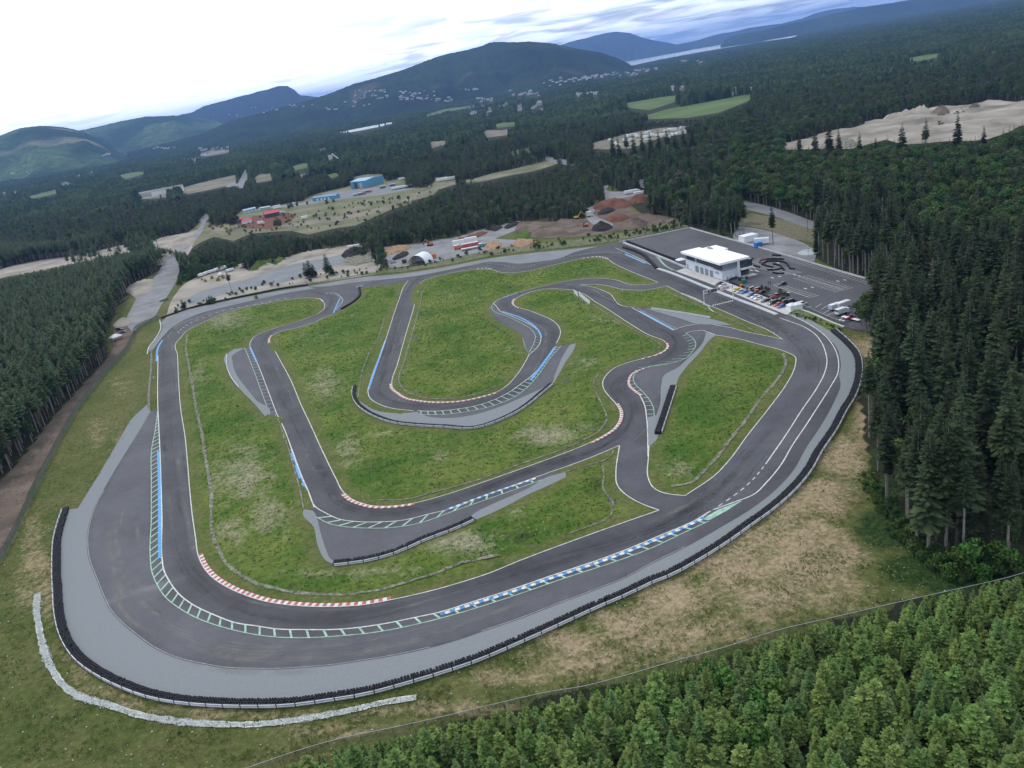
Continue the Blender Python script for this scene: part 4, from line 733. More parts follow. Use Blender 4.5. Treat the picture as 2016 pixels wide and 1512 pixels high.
def kb(pts, label, red=False):
    P = resample(smooth_line(GP([(1440+x/6.72, 430+y/6.72) for x, y in pts]), False, .8), .62); base = P[len(P)//2]; mb = MB()
    for i, p in enumerate(P):
        mb.tube((p[0]-base[0], p[1]-base[1], 0.0), (p[0]-base[0], p[1]-base[1], .75), .33, .31, 8, 1 if red and i < len(P)*.45 and i % 3 else 0)
    o = mb.build('kart_barrier', ['tyre', 'kart_red']); o.location = (base[0], base[1], .06); setp(o, label, 'kart barrier', 'kart course barriers on the car park')
kb([(295,608),(300,630),(330,642),(372,652)], 'short kart barrier with a red end, nearest the pit building', True)
kb([(375,592),(385,568),(450,550),(520,546),(600,545),(690,548)], 'long kart barrier along the far side of the kart course, red at one end', True)
kb([(400,618),(470,578),(590,572),(700,590),(760,640),(790,675),(835,680)], 'long curving black kart barrier sweeping round the right of the kart course')
kb([(410,618),(480,640),(550,656)], 'short black kart barrier inside the left of the kart course')
kb([(555,612),(620,625),(670,655),(695,692)], 'hooked black kart barrier in the middle of the kart course')
kb([(482,692),(560,690),(660,675)], 'straight black kart barrier across the centre of the kart course')
kb([(550,725),(620,738),(690,736)], 'lowest of the black kart barriers, by the arrows on the car park')
kb([(545,495),(650,499)], 'small isolated kart barrier near the car park wall')
kb([(215,552),(285,540)], 'kart barrier just behind the corner of the pit building roof')

# ================================================================== fences and low walls
mat('fence_green', (0.10, 0.13, 0.11), 0.7, 0.2, var=0.1, alpha=0.26); mat('fence_grey', (0.14, 0.155, 0.145), 0.7, 0.2, var=0.2, scale=.3, alpha=0.72)
def chain_fence(pts, label, h, m, sp=3.0, px=True, zt=0.0, cat='fence', railm='galvanised'):
    P = resample(smooth_line(np.array([G(x, y, zt)[:2] for x, y in pts]), False, 1.0), sp); b = P[len(P)//2]; P = P-b
    root = thing('chain_link_fence', label, cat, (b[0], b[1], 0)); pan = MB(); post = MB(); rl = MB()
    for i in range(len(P)):
        if i < len(P)-1:
            a, c = P[i], P[i+1]; pan.add([(*a, .05), (*c, .05), (*c, h), (*a, h)], [(0, 1, 2, 3)]); rl.tube((*a, h), (*c, h), .06, n=5)
    pan.build('mesh_panel', m, root); post_objs('fence_post', P, h+.05, .035, 'post_dark', root); rl.build('top_rail', railm, root)
chain_fence([(2060,1114),(1982,1137),(1863,1164),(1739,1192),(1615,1221),(1547,1236),(1423,1275),(1324,1302),(1200,1338),(1157,1349),(1073,1363),(993,1381),(899,1404),(797,1427),(648,1459),(482,1513),(380,1550)], 'chain link fence in front of the young firs at the bottom right', 2.4, 'fence_green', zt=2.4)
chain_fence([(-30,1150),(0,1107),(55,1000),(105,895),(159,800),(190,760),(215,728),(250,690),(262,668),(285,640),(315,629)], 'grey screened fence between the left forest track and the grass', 2.6, 'fence_grey', railm='post_dark')
chain_fence([(1562,602),(1580,606),(1610,619),(1640,632),(1655,638)], 'dark low fence along the planting strip beside the parked trailers', 1.3, 'fence_green', 2.0)
def low_wall(pts, label, w, h, m, name='low_wall', cat='wall', step=1.5, sharp=20):
    P = smooth_line(GP(pts), False, step, sharp); b = P[0].copy(); P = P-b; V1, _ = ribbon(P, w, 0); V2, _ = ribbon(P, w, h); n = len(P)
    V = np.concatenate([V1, V2]); F = []
    for i in range(n-1):
        a = 2*i; F += [(2*n+a, 2*n+a+2, 2*n+a+3, 2*n+a+1), (a, a+2, 2*n+a+2, 2*n+a), (a+3, a+1, 2*n+a+1, 2*n+a+3)]
    F += [(0, 1, 2*n+1, 2*n), (2*n-1, 2*n-2, 4*n-2, 4*n-1)]
    o = mesh_np(name, V, F, m); o.location = (b[0], b[1], .04); setp(o, label, cat); return o
low_wall([(1219,477),(1288,463.5),(1356,449.5)], 'low concrete wall on the left edge of the big car park', .5, .7, 'wall_concrete')
low_wall([(1358,449.5),(1430,470),(1500,490),(1589,516),(1660,537),(1727,556)], 'long low concrete wall on the forest side of the car park', .5, .75, 'wall_concrete')
low_wall([(1295,529.5),(1300,531),(1400,570),(1450,589.5),(1499,608),(1529,620)], 'pale concrete pit wall between the straight and the pit lane', 1.7, .4, 'wall_concrete', 'pit_wall')
low_wall([(1227.6,479),(1280,499),(1349.6,527.5)], 'pale concrete barrier between the pit entry lane and the big car park', .9, .8, 'wall_concrete', 'concrete_barrier')
low_wall([(1233.6,476.5),(1285,496.5),(1338,516.5)], 'black screened barrier along the big car park left of the pit building', .35, 1.3, 'tyre', 'screen_barrier', 'barrier')
low_wall([(1341,579),(1370,590),(1398,606)], 'thin white barrier in the grass left of the finish gantry', .3, .6, 'rail_metal', 'white_barrier', 'barrier')
low_wall([(1282.7,608.6),(1340,617),(1398.8,627)], 'white guard rail on the grass bank beside the lower gravel runoff', .25, .8, 'rail_metal', 'guard_rail', 'guard rail')
low_wall([(1395,607.5),(1406,616.5)], 'small white marker wall at the foot of the gantry', .3, .5, 'rail_metal', 'white_barrier', 'barrier')
low_wall([(1571,609),(1600,619),(1640,637),(1662,645)], 'pale retaining kerb wall above the planting strip', .8, .5, 'concrete', 'retaining_wall')
low_wall([(446,698),(447,723),(457,746),(470,763)], 'thin pale kerb wall left of the inner straight gravel', .3, .4, 'rail_metal', 'kerb_wall')
low_wall([(702,567),(715,563)], 'short white board by the upper left hairpin tyre wall', .2, .6, 'rail_metal', 'board', 'board')
sheet('concrete_apron', [(1330,534),(1350,527.5),(1430,556),(1489,577),(1549,600),(1576,608),(1565,615),(1548,620),(1499,600.5),(1440,575.5),(1389,555.5)], 0.10, 'concrete', smooth_=False)
sheet('planting_strip', [(1552,618),(1568,609),(1580,610),(1618,627),(1658,645),(1650,655),(1634,651),(1612,637),(1582,622)], 0.13, GRASS, grid=1.2, attrs={'dry': lambda X, Y: np.full(X.shape, .30), 'dirt': lambda X, Y: np.full(X.shape, .35)}, hfun=lambda X, Y, d: .3*np.clip(d/2, 0, 1)+.1*fbm(X, Y, 3, 1))

# ================================================================== pit building
A0 = G(1350.6, 528.5); B0 = G(1422.5, 553.0); ANG = math.atan2(B0[1]-A0[1], B0[0]-A0[0]); PS = float(np.linalg.norm((B0-A0)[:2]))/33.9
mat('clad_white', (0.62, 0.66, 0.72), 0.6, 0.3, var=0.03, scale=.3); mat('roof_white', (0.93, 0.93, 0.93), 0.6, 0.2, var=0.02); mat('glass_dark', (0.035, 0.055, 0.07), 0.15, 0.6, var=0.5, scale=.5)
mat('glass_pale', (0.22, 0.28, 0.32), 0.2, 0.6, var=0.3, scale=.4); mat('door_grey', (0.30, 0.34, 0.40), 0.5, 0.3, var=.15, scale=1); mat('trim_dark', (0.06, 0.065, 0.07), 0.5)
mat('frame_white', (0.75, 0.76, 0.78), 0.5)
pav = thing('pit_building', 'two storey white pit building with flat white roof and dark ribbon windows', 'building', (A0[0], A0[1], 0.06), ANG, scale=(PS, PS, PS))
m = MB(); H1 = 7.4
m.box((17, 6.9, 0), (33.6, 13.6, 4.6)); m.box((17, 6.9, 6.95), (33.6, 13.6, .45)); m.box((10.2, .35, 4.6), (.5, .5, 2.35))
m.build('wall', 'clad_white', pav)
m = MB(); m.box((17, 6.9, 4.6), (32.8, 12.9, 2.35)); m.build('window_band', 'glass_dark', pav)
m = MB()
for x in np.arange(1.2, 33.6, 1.45): m.box((x, .42, 4.6), (.10, .12, 2.35))
m.box((17, .4, 5.0), (32.9, .1, .08))
for y in np.arange(.9, 13.4, 1.3): m.box((33.45, y, 4.6), (.12, .1, 2.35))
m.build('mullion', 'trim_dark', pav)
m = MB(); m.box((33.62, 4.0, 4.5), (.12, 7.0, 2.4)); m.build('corner_window', 'glass_pale', pav)
m = MB(); m.box((30.0, .02, 4.3), (7.0, .12, .35)); m.box((33.75, 3.7, 4.15), (.1, 7.4, .3)); m.build('balcony_ledge', 'trim_dark', pav)
m = MB()
m.box((16.7, -.4, H1), (36.2, 1.9, .95)); m.box((16.7, 4.6, H1), (36.2, 8.1, .95)); m.box((18.3, 11.1, H1), (33.1, 4.9, .95)); m.box((7.4, 14.65, H1), (11.2, 2.2, .95))
m.build('roof', 'roof_white', pav)
m = MB()
for k in range(4): m.box((4.5+k*.9, 10.0, H1+.95), (.55, .7, 1.0))
m.box((7.8, 10.6, H1+.95), (.5, .5, .5)); m.build('roof_unit', 'galvanised', pav)
m = MB()
for x, y in ((12, 13), (20, 7), (26, 11), (24, 4), (16, 5)): m.tube((x, y, H1+.95), (x, y, H1+1.5), .18)
m.build('roof_vent', 'roof_white', pav)
for x in (11.2, 15.6, 20.0, 24.4):
    m = MB(); m.box((x, .04, 0), (2.7, .14, 3.1)); d = m.build('garage_door', 'door_grey', pav); m = MB()
    for z in (.02, .62, 1.24, 1.86, 2.48): m.box((x, -.06, z), (2.5, .08, .06))
    for xx in (-.7, .7): m.box((x+xx, -.065, .1), (.06, .07, 2.9))
    m.build('door_panel_lines', 'trim_dark', d)
for x, w in ((1.9, 1.1), (9.0, .5), (29.4, 2.9)):
    m = MB(); m.box((x, .05, .1 if w < 2 else 2.3), (w, .12, 2.4 if w < 2 else 1.1)); m.build('side_door' if w < 2 else 'louvre', 'door_grey', pav)
m = MB(); m.box((34.35, 8.1, 0), (1.2, 1.0, 7.9), top=(.9, .9)); m.build('entrance_pillar', 'frame_white', pav)
m = MB(); m.box((34.6, 11.6, 3.2), (2.6, 6.0, .9)); m.build('upper_bay_wall', 'frame_white', pav)
m = MB(); m.box((34.5, 11.6, 4.1), (2.0, 5.6, 3.1)); m.build('upper_bay_window', 'glass_dark', pav)
m = MB(); m.box((33.85, 11.4, 0.1), (.2, 4.0, 2.9)); m.build('entrance_glazing', 'glass_dark', pav)
m = MB(); m.box((35.6, 12.2, 0), (4.0, 6.5, .18)); m.build('entrance_step', 'concrete', pav)
m = MB(); m.box((3.2, -.03, .0), (6, .1, .35)); m.box((30, -.03, 0), (6, .1, .35)); m.build('plinth', 'door_grey', pav)
m = MB()
for y in (1.2, 3.2, 5.2): m.box((34.2, y, .0), (.7, .9, 1.7))
m.build('service_cabinet', 'frame_white', pav)

# gantry over the finish line
gA = G(1386.8, 599.9); gB = G(1443.8, 588.0); gd = (gB-gA)[:2]; gl = float(np.linalg.norm(gd)); ga = math.atan2(gd[1], gd[0])
gan = thing('finish_gantry', 'white truss gantry with a black and a red banner over the finish line', 'gantry', (gA[0], gA[1], 0), ga)
mat('banner_black', (0.015, 0.017, 0.02), 0.6); mat('banner_white', (0.75, 0.74, 0.74), 0.6); mat('banner_red', (0.5, 0.06, 0.10), 0.6, var=.2); mat('banner_grey', (0.30, 0.31, 0.33), 0.6)
for x in (0, gl):
    m = MB(); m.tube((x, 0, -.1), (x, 0, 6.6), .16, n=8); m.box((x, 0, 0), (.8, .8, .35)); m.build('post', 'frame_white', gan)
m = MB()
for z in (5.1, 6.5): m.tube((0, 0, z), (gl, 0, z), .11)
for i in range(12):
    x = i*gl/12; m.tube((x, 0, 5.1 if i % 2 else 6.5), (x+gl/12, 0, 6.5 if i % 2 else 5.1), .06)
m.build('truss', 'frame_white', gan)
m = MB(); m.box((gl*.31, -.16, 5.12), (gl*.30, .06, 1.3), m=0); m.tube((gl*.22, -.24, 5.75), (gl*.22, -.20, 5.75), .42, n=12, m=1); m.box((gl*.22, -.25, 5.6), (.55, .02, .22), m=0)
for i in range(9): m.box((gl*.265+i*.36, -.2, 5.62), (.24, .03, .34), m=2)
m.build('black_banner', ['banner_black', 'banner_white', 'banner_grey'], gan)
m = MB(); m.box((gl*.74, -.16, 5.12), (gl*.34, .06, 1.3), m=0); m.box((gl*.76, -.2, 5.4), (gl*.22, .04, .75), m=1)
for i in range(9): m.box((gl*.68+i*.42, -.23, 5.62), (.26, .03, .3), m=0)
for sx_ in (-1, 1): m.add([(gl*.76+sx_*3.1-.25, -.21, 5.25), (gl*.76+sx_*3.1+.05, -.21, 5.25), (gl*.76+sx_*3.1+.25, -.21, 6.3), (gl*.76+sx_*3.1-.05, -.21, 6.3)], [(0, 1, 2, 3)], 2)
m.build('red_banner', ['banner_white', 'banner_red', 'banner_black'], gan)
m = MB(); m.box((gl*.36, 0, 4.6), (.5, .3, .5)); m.tube((gl*.36, 0, 4.9), (gl*.36, 0, 5.1), .05); m.box((gl*.66, 0, 4.6), (.5, .3, .5)); m.build('start_light', 'frame_white', gan)

# ================================================================== vehicles
def vdir(px1, px2): a = G(*px1); b = G(*px2); return math.atan2(b[1]-a[1], b[0]-a[0])
PARK_A = ANG+math.pi/2
mat('car_glass', (0.02, 0.028, 0.035), 0.12, 0.6, var=.2); mat('rubber_black', (0.012, 0.012, 0.012), 0.8); mat('lamp_white', (0.8, 0.8, 0.78), 0.3); mat('lamp_red', (0.5, 0.03, 0.03), 0.3)
def paint(c): 
    k = 'paint_%02d%02d%02d' % tuple(int(v*99) for v in c); mt = mat(k, c, 0.32, 0.5, var=.03); mt.node_tree.nodes['Principled BSDF'].inputs['Coat Weight'].default_value = .5; return k
CARS = {}
def car_meshes(style, pk):
    L, Wd, sh, roof = {'coupe': (4.4, 1.82, .78, 1.24), 'suv': (4.7, 1.9, 1.05, 1.72), 'sedan': (4.7, 1.82, .88, 1.42), 'pickup': (5.4, 1.95, 1.05, 1.8)}[style]; b = MB(); hl = L/2
    secs = [(-hl, .32, sh*.72, .80), (-hl*.93, .22, sh*.93, .93), (-hl*.55, .2, sh, 1.0), (0, .2, sh*1.02, 1.0), (hl*.5, .2, sh*.95, .99), (hl*.88, .22, sh*.78, .9), (hl, .3, sh*.58, .76)]
    V = []
    for x, z0, z1, w in secs:
        y = Wd/2*w; V += [(x, -y*.95, z0), (x, -y, (z0+z1)/2), (x, -y*.93, z1*.96), (x, -y*.6, z1), (x, y*.6, z1), (x, y*.93, z1*.96), (x, y, (z0+z1)/2), (x, y*.95, z0)]
    F = []
    for i in range(len(secs)-1):
        for j in range(8): F.append((i*8+j, i*8+(j+1) % 8, (i+1)*8+(j+1) % 8, (i+1)*8+j))
    F += [tuple(range(7, -1, -1)), tuple(range((len(secs)-1)*8, len(secs)*8))]; b.add(V, F)
    x0, x1, t0, t1 = {'coupe': (-.42, .18, -.25, .02), 'suv': (-.49, .24, -.44, .1), 'sedan': (-.40, .22, -.26, .06), 'pickup': (-.05, .30, -.03, .17)}[style]
    y0, y1 = Wd*.46, Wd*.37; g = MB(); sz = sh*.97; rz = roof
    g.add([(x0*L, -y0, sz), (x1*L, -y0, sz), (x1*L, y0, sz), (x0*L, y0, sz), (t0*L, -y1, rz-.05), (t1*L, -y1, rz-.05), (t1*L, y1, rz-.05), (t0*L, y1, rz-.05)], [(0, 1, 5, 4), (1, 2, 6, 5), (2, 3, 7, 6), (3, 0, 4, 7)])
    b.add([(t0*L-.05, -y1-.01, rz-.06), (t1*L+.05, -y1-.01, rz-.06), (t1*L+.05, y1+.01, rz-.06), (t0*L-.05, y1+.01, rz-.06), (t0*L+.05, -y1+.08, rz), (t1*L-.05, -y1+.08, rz), (t1*L-.05, y1-.08, rz), (t0*L+.05, y1-.08, rz)], [(4, 5, 6, 7), (0, 1, 5, 4), (1, 2, 6, 5), (2, 3, 7, 6), (3, 0, 4, 7)])
    if style == 'coupe': b.box((-hl*.9, 0, sh*.95), (.25, Wd*.8, .12))
    if style == 'pickup':
        for yy in (-1, 1): b.box((-hl*.55, yy*Wd*.46, sh*.95), (L*.40, .1, .25))
        g.box((-hl*.55, 0, sh*.99), (L*.38, Wd*.8, .02))
    return b, g, L, Wd
def make_car(style, col, label, cat='car', name='parked_car', loc=(0, 0, 0), rz=0, group=None):
    b, g, L, Wd = car_meshes(style, None); t = thing(name, label, cat, loc, rz, group)
    b.build('body', paint(col), t, True if False else False); g.build('window', 'car_glass', t)
    wr = .33 if style in ('coupe', 'sedan') else .38
    for sx_ in (-1, 1):
        for sy_ in (-1, 1):
            w = MB(); w.tube((sx_*L*.31, sy_*(Wd/2-.2), wr), (sx_*L*.31, sy_*(Wd/2+.02), wr), wr, n=12); wo = w.build('wheel', 'rubber_black', t); r_ = MB(); r_.tube((sx_*L*.31, sy_*(Wd/2+.01), wr), (sx_*L*.31, sy_*(Wd/2+.035), wr), wr*.6, n=10); r_.build('rim', 'galvanised', wo)
    for sy_ in (-1, 1):
        h = MB(); h.box((L*.455, sy_*Wd*.33, .5), (.14, .34, .13)); h.build('headlight', 'lamp_white', t); h = MB(); h.box((-L*.487, sy_*Wd*.34, .55), (.08, .36, .13)); h.build('tail_light', 'lamp_red', t)
    return t
Z0 = 0.10
def at(px, py, z=Z0): p = G(px, py); return (p[0], p[1], z)
APR = 'cars lined up on the pit apron'; FA = PARK_A+math.pi
for px, py, st, c, lb, da in [
    (1416.9,561,'sedan',(.03,.03,.035),'black car parked on the apron nearest the pit building',.15),(1422.8,563.6,'coupe',(.75,.76,.78),'low white sports car beside the black car nearest the pit building',.15),
    (1449.6,573,'coupe',(.80,.60,.03),'bright yellow sports car on the pit apron',0.1),(1457,575.7,'coupe',(.42,.50,.62),'pale silver blue sports car beside the yellow one',.1),(1465,577.5,'coupe',(.05,.13,.42),'blue sports car third from the yellow one',.05),
    (1479.4,583,'sedan',(.05,.12,.42),'blue car left of the two white sports cars',.1),(1485.8,586.2,'coupe',(.75,.77,.80),'white sports car beside the blue car in the middle of the apron row',.1),(1492.6,589,'coupe',(.80,.80,.80),'white sports car on the right of its white twin',.1),
    (1507.1,594,'coupe',(.03,.03,.035),'lone black sports car standing apart on the apron',.05),(1521.5,599,'suv',(.05,.052,.055),'dark grey hatchback left of the red car',.1),(1531,602,'coupe',(.50,.06,.04),'red sports car between the grey hatchback and the blue car',.1),(1538.6,605,'coupe',(.03,.07,.33),'deep blue sports car at the end of the apron row by the white marquees',.1)]:
    make_car(st, c, lb, loc=at(px, py), rz=FA+da, group=APR)
BR = 'cars parked behind the pit apron fence'
for px, py, st, c, lb, nm in [(1476,568.5,'sedan',(.10,.12,.13),'dark grey car in the first bay behind the apron fence','parked_car'),(1483,571,'suv',(.30,.32,.33),'grey car behind the fence left of the red one','parked_car'),(1493,572.5,'suv',(.42,.03,.04),'dark red car behind the fence next to the first small tree group','parked_car'),(1502,577.5,'sedan',(.02,.02,.025),'black car half hidden by the small trees behind the apron fence','parked_car'),
    (1527,586,'pickup',(.48,.10,.10),'faded red pickup truck between the two small tree groups','parked_pickup'),(1541,590.5,'sedan',(.05,.06,.06),'dark green car behind the second group of small trees','parked_car'),(1549,596.5,'suv',(.03,.03,.04),'black car parked behind the white marquees','parked_car'),(1559,595.5,'suv',(.025,.03,.04),'black estate car next to the white off-road vehicle','parked_car'),(1579,601,'suv',(.72,.73,.74),'white off-road vehicle at the right end of the row behind the fence','parked_car')]:
    make_car(st, c, lb, 'pickup truck' if nm == 'parked_pickup' else 'car', nm, at(px, py), FA+.1+math.pi, BR)
make_car('sedan', (.02,.02,.025), 'black car alone in a bay in the middle of the big car park', loc=at(1540,561.5), rz=FA+.1)
make_car('suv', (.02,.02,.025), 'black van parked at the edge of the left forest by the white canopy', loc=at(236,650,.06), rz=vdir((222,655),(250,652)))
make_car('sedan', (.06,.045,.04), 'dark brown car behind the white canopy by the forest', loc=at(242.5,655.5,.06), rz=.5)
make_car('sedan', (.22,.25,.29), 'slate grey car driving down the gravel road on the left', loc=at(267,653,.1), rz=vdir((262,660),(272,646)))
make_car('sedan', (.12,.12,.13), 'grey car parked on sand beside the gravel road', loc=at(320,593,.06), rz=.8); make_car('sedan', (.10,.09,.09), 'brown car parked further up beside the gravel road', loc=at(327,590,.06), rz=.9)

def trailer(px, py, L, Wd, h, col, label, rz, name='cargo_trailer', cat='trailer', loc=None, group=None, dark_back=False, cab=None):
    t = thing(name, label, cat, loc or at(px, py), rz, group); m = MB(); m.box((0, 0, .75), (L, Wd, h-.75)); m.build('cargo_box', paint(col), t)
    m = MB(); m.box((0, 0, h), (L*1.0, Wd*1.0, .06), top=(.97, .94)); m.box((L*.2, 0, h+.05), (.7, .6, .12)); m.build('roof', 'frame_white', t)
    m = MB(); m.box((0, 0, .45), (L*.94, Wd*.7, .3)); m.build('chassis', 'trim_dark', t)
    if dark_back: m = MB(); m.box((-L/2-.02, 0, h*.68), (.1, Wd*.86, h*.26)); m.build('open_hatch', 'trim_dark', t)
    for sy_ in (-1, 1):
        for xx in (-L*.18, -L*.05) if not cab else (-L*.25, L*.42):
            w = MB(); w.tube((xx, sy_*(Wd/2-.3), .42), (xx, sy_*(Wd/2), .42), .42, n=12); w.build('wheel', 'rubber_black', t)
    if cab:
        m = MB(); m.box((L/2+.95, 0, .5), (1.8, Wd*.94, 1.75), top=(.72, .92)); m.build('cab', paint(cab), t); m = MB(); m.box((L/2+1.32, 0, 1.35), (.9, Wd*.86, .75), top=(.6, .9)); m.build('windscreen', 'car_glass', t)
    else: m = MB(); m.tube((L/2, 0, .6), (L/2+1.3, 0, .55), .07); m.build('tow_bar', 'trim_dark', t)
    return t
TRA = PARK_A+math.radians(8)
trailer(1643,610,5,2.1,2.5,(.50,.53,.58),'grey cargo trailer on the left of the trailer group in the car park',TRA)
trailer(1660,607,6.2,2.2,2.8,(.66,.68,.74),'long pale grey trailer behind the other two in the car park',TRA)
trailer(1655,620,4.4,2.1,2.7,(.78,.80,.80),'white box truck with a dark open rear, in front of the trailers',TRA,'box_truck','truck',dark_back=True,cab=(.8,.8,.8))
# small red and white light aircraft by the forest edge
ac = thing('light_aircraft', 'small red and white aircraft parked against the bushes at the corner of the car park', 'aircraft', at(1672,631.5), PARK_A+.15)
m = MB(); secs = [(-4.2, .12, .9), (-1.5, .38, .9), (.5, .6, .9), (2.2, .55, .85), (3.2, .3, .8)]; V = []; F = []
for x, r_, zc in secs: V += [(x, math.cos(a)*r_, zc+.2+math.sin(a)*r_) for a in [i*math.pi/4 for i in range(8)]]
for i in range(4):
    for j in range(8): F.append((i*8+j, i*8+(j+1) % 8, (i+1)*8+(j+1) % 8, (i+1)*8+j))
F += [tuple(range(7, -1, -1)), tuple(range(32, 40))]; m.add(V, F); m.build('fuselage', paint((.50,.04,.06)), ac)
m = MB(); m.box((1.0, 0, .72), (1.5, 8.6, .14), top=(.8, .98)); m.build('wing', paint((.8,.8,.82)), ac); m = MB(); m.box((-3.9, 0, 1.15), (.8, 2.8, .08)); m.build('tailplane', paint((.8,.8,.82)), ac)
m = MB(); m.box((-3.9, 0, 1.2), (1.0, .1, 1.3), top=(.5, 1)); m.build('fin', paint((.8,.8,.82)), ac); m = MB(); m.box((.8, 0, 1.6), (1.6, .8, .5), top=(.6, .7)); m.build('canopy', 'car_glass', ac)
for x, y in ((2.2, 0), (.6, 1), (.6, -1)): m = MB(); m.tube((x, y-.08, .25), (x, y+.08, .25), .25, n=10); m.tube((x, y, .25), (x, y, .8), .04); m.build('wheel', 'rubber_black', ac)

# marquees, canopies, sheds
mat('canvas', (.80, .82, .85), .8, .1, var=.03)
def marquee(px, py, L, Wd, h, label, rz, name='marquee', cat='marquee', walls=True, peak=.9, loc=None, group=None):
    t = thing(name, label, cat, loc or at(px, py), rz, group); hl, hw = L/2, Wd/2
    m = MB(); m.add([(-hl-.1, -hw-.1, h), (hl+.1, -hw-.1, h), (hl+.1, hw+.1, h), (-hl-.1, hw+.1, h), (-hl*.25, 0, h+peak), (hl*.25, 0, h+peak)], [(0, 1, 5, 4), (1, 2, 5), (2, 3, 4, 5), (3, 0, 4)]); m.box((0, -hw-.1, h-.3), (L+.2, .03, .3)); m.box((0, hw+.1, h-.3), (L+.2, .03, .3)); m.box((hl+.1, 0, h-.3), (.03, Wd+.2, .3)); m.box((-hl-.1, 0, h-.3), (.03, Wd+.2, .3)); m.build('tent_roof', 'canvas', t)
    if walls:
        m = MB(); 
        for c_, d_ in (((0, -hw, 0), (L, .05, h-.02)), ((0, hw, 0), (L, .05, h-.02)), ((hl, 0, 0), (.05, Wd-.1, h-.02)), ((-hl, 0, 0), (.05, Wd-.1, h-.02))): m.box(c_, d_)
        m.build('tent_wall', 'canvas', t)
    for x in (-hl+.05, hl-.05):
        for y in (-hw+.05, hw-.05): m = MB(); m.tube((x, y, 0), (x, y, h), .04); m.build('tent_pole', 'galvanised', t)
    return t
marquee(1559,610.5,3.1,3.1,2.3,'white walled marquee on the end of the pit apron, left one of two',FA,group='white marquees on the pit apron')
marquee(1570,609,3.1,3.1,2.3,'white walled marquee on the end of the pit apron, right one of two',FA,group='white marquees on the pit apron')
marquee(1340.5,519.5,4.2,4,2.4,'small white tent beside the black screen left of the pit building',FA,walls=False)
marquee(229.5,669,6.5,4.5,2.2,'white peaked canopy at the edge of the left forest',vdir((218,672),(240,664)),'canopy_tent','canopy',walls=False,peak=1.5,loc=at(229.5,669,.06))
marquee(1474,474.5,9,6,3.6,'large white storage tent behind the car park wall',FA,peak=.5)
trailer(1499.5,481.5,8,2.6,3.6,(.80,.82,.84),'white trailer next to the storage tent behind the car park wall',FA+math.pi/2+.9)
mat('bin_blue', (.04,.22,.60), .5); mat('bin_orange', (.62,.20,.05), .5); mat('bin_teal', (.04,.28,.22), .5)
def bin_(px, py, L, Wd, h, m_, label, rz=FA, name='skip_bin', cat='bin', z=Z0, group=None):
    t = thing(name, label, cat, at(px, py, z), rz, group); m = MB(); m.box((0, 0, .1), (L, Wd, h), top=(1.08, 1.06)); m.build('bin_body', m_, t); m = MB()
    for x in np.linspace(-L*.4, L*.4, 4): m.box((x, -Wd*.53, .1), (.1, .08, h*.95)); m.box((x, Wd*.53, .1), (.1, .08, h*.95))
    m.build('bin_rib', 'trim_dark', t); m = MB(); m.box((0, 0, h+.1), (L*1.02, Wd*1.0, .1)); m.build('bin_lid', m_, t)
bin_(1492.5,486.5,3.4,2.6,2.4,'bin_blue','bright blue container in front of the white storage tent')
bin_(1464.5,557,2.2,1.6,1.5,'bin_teal','teal bin among the shrubs right of the pit building')
bin_(1460.5,566,1.3,1.0,1.2,'bin_orange','orange box on the apron fence, closest to the pit building',name='orange_box',cat='box'); bin_(1489.5,576.5,1.3,1.0,1.2,'bin_orange','orange box on the apron fence beside the red parked car',name='orange_box',cat='box')
low_wall([(1436,557),(1460,566.5),(1500,582),(1549,600.5)], 'dark low fence behind the cars on the pit apron', .12, 1.1, 'tyre', 'apron_fence', 'fence')
# motorcycles beside the building
for i, (px, py) in enumerate([(1437,552.5),(1439.5,551.5),(1442,550.5),(1444.5,549.8),(1447,549),(1449.5,548.2)]):
    t = thing('parked_motorcycle', 'dark motorcycle in the row parked beside the pit building end wall', 'motorcycle', at(px, py), FA+.5, 'motorcycles beside the pit building')
    for x in (-.7, .7): m = MB(); m.tube((x, -.08, .32), (x, .08, .32), .32, n=10); m.build('wheel', 'rubber_black', t)
    m = MB(); m.box((0, 0, .4), (1.1, .3, .5), top=(.7, .6)); m.box((-.3, 0, .85), (.7, .26, .12)); m.build('body', 'trim_dark', t); m = MB(); m.tube((.5, -.35, 1.1), (.5, .35, 1.1), .03); m.tube((.7, 0, .4), (.5, 0, 1.1), .04); m.build('handlebar', 'galvanised', t)

# parking bays
mb = MB()
def z6(x, y): return G(1440+x/6.72, 430+y/6.72)[:2]
def ln(a, b, w=.24):
    a, b = np.array(a), np.array(b); d = b-a; d = d/np.linalg.norm(d); n_ = np.array([-d[1], d[0]])*w/2; mb.add([(*(a-n_), .09), (*(b-n_), .09), (*(b+n_), .09), (*(a+n_), .09)], [(0, 1, 2, 3)])
for k in range(14): t = k/13; ln(z6(812+t*540, 805+t*172), z6(1045+t*560, 750+t*166))
ln(z6(930,775), z6(1480,948), .2)
for k in range(13): t = k/12; ln(z6(550+t*480, 885+t*163), z6(640+t*520, 858+t*160))
ln(z6(550,885), z6(1030,1050), .2)
for k in range(31): t = k/30; ln(z6(560+t*1240, 510+t*370), z6(650+t*1240, 482+t*372))
for k in range(17): t = k/16; ln(z6(215+t*430, 618+t*136), z6(380+t*550, 530+t*186))
ln(z6(230,560), z6(820,748), .2)
for a, b in (((1110,1182),(1195,1130)),((1195,1203),(1272,1155)),((1210,1262),(1300,1212)),((1250,1290),(1370,1240)),((960,1190),(1060,1165)),((900,1170),(1000,1145)),((1520,1315),(1585,1265))): ln(z6(*a), z6(*b))
for k in range(12): t = k/11; ln(z6(200+t*640, 915+t*230), z6(262+t*640, 895+t*230))
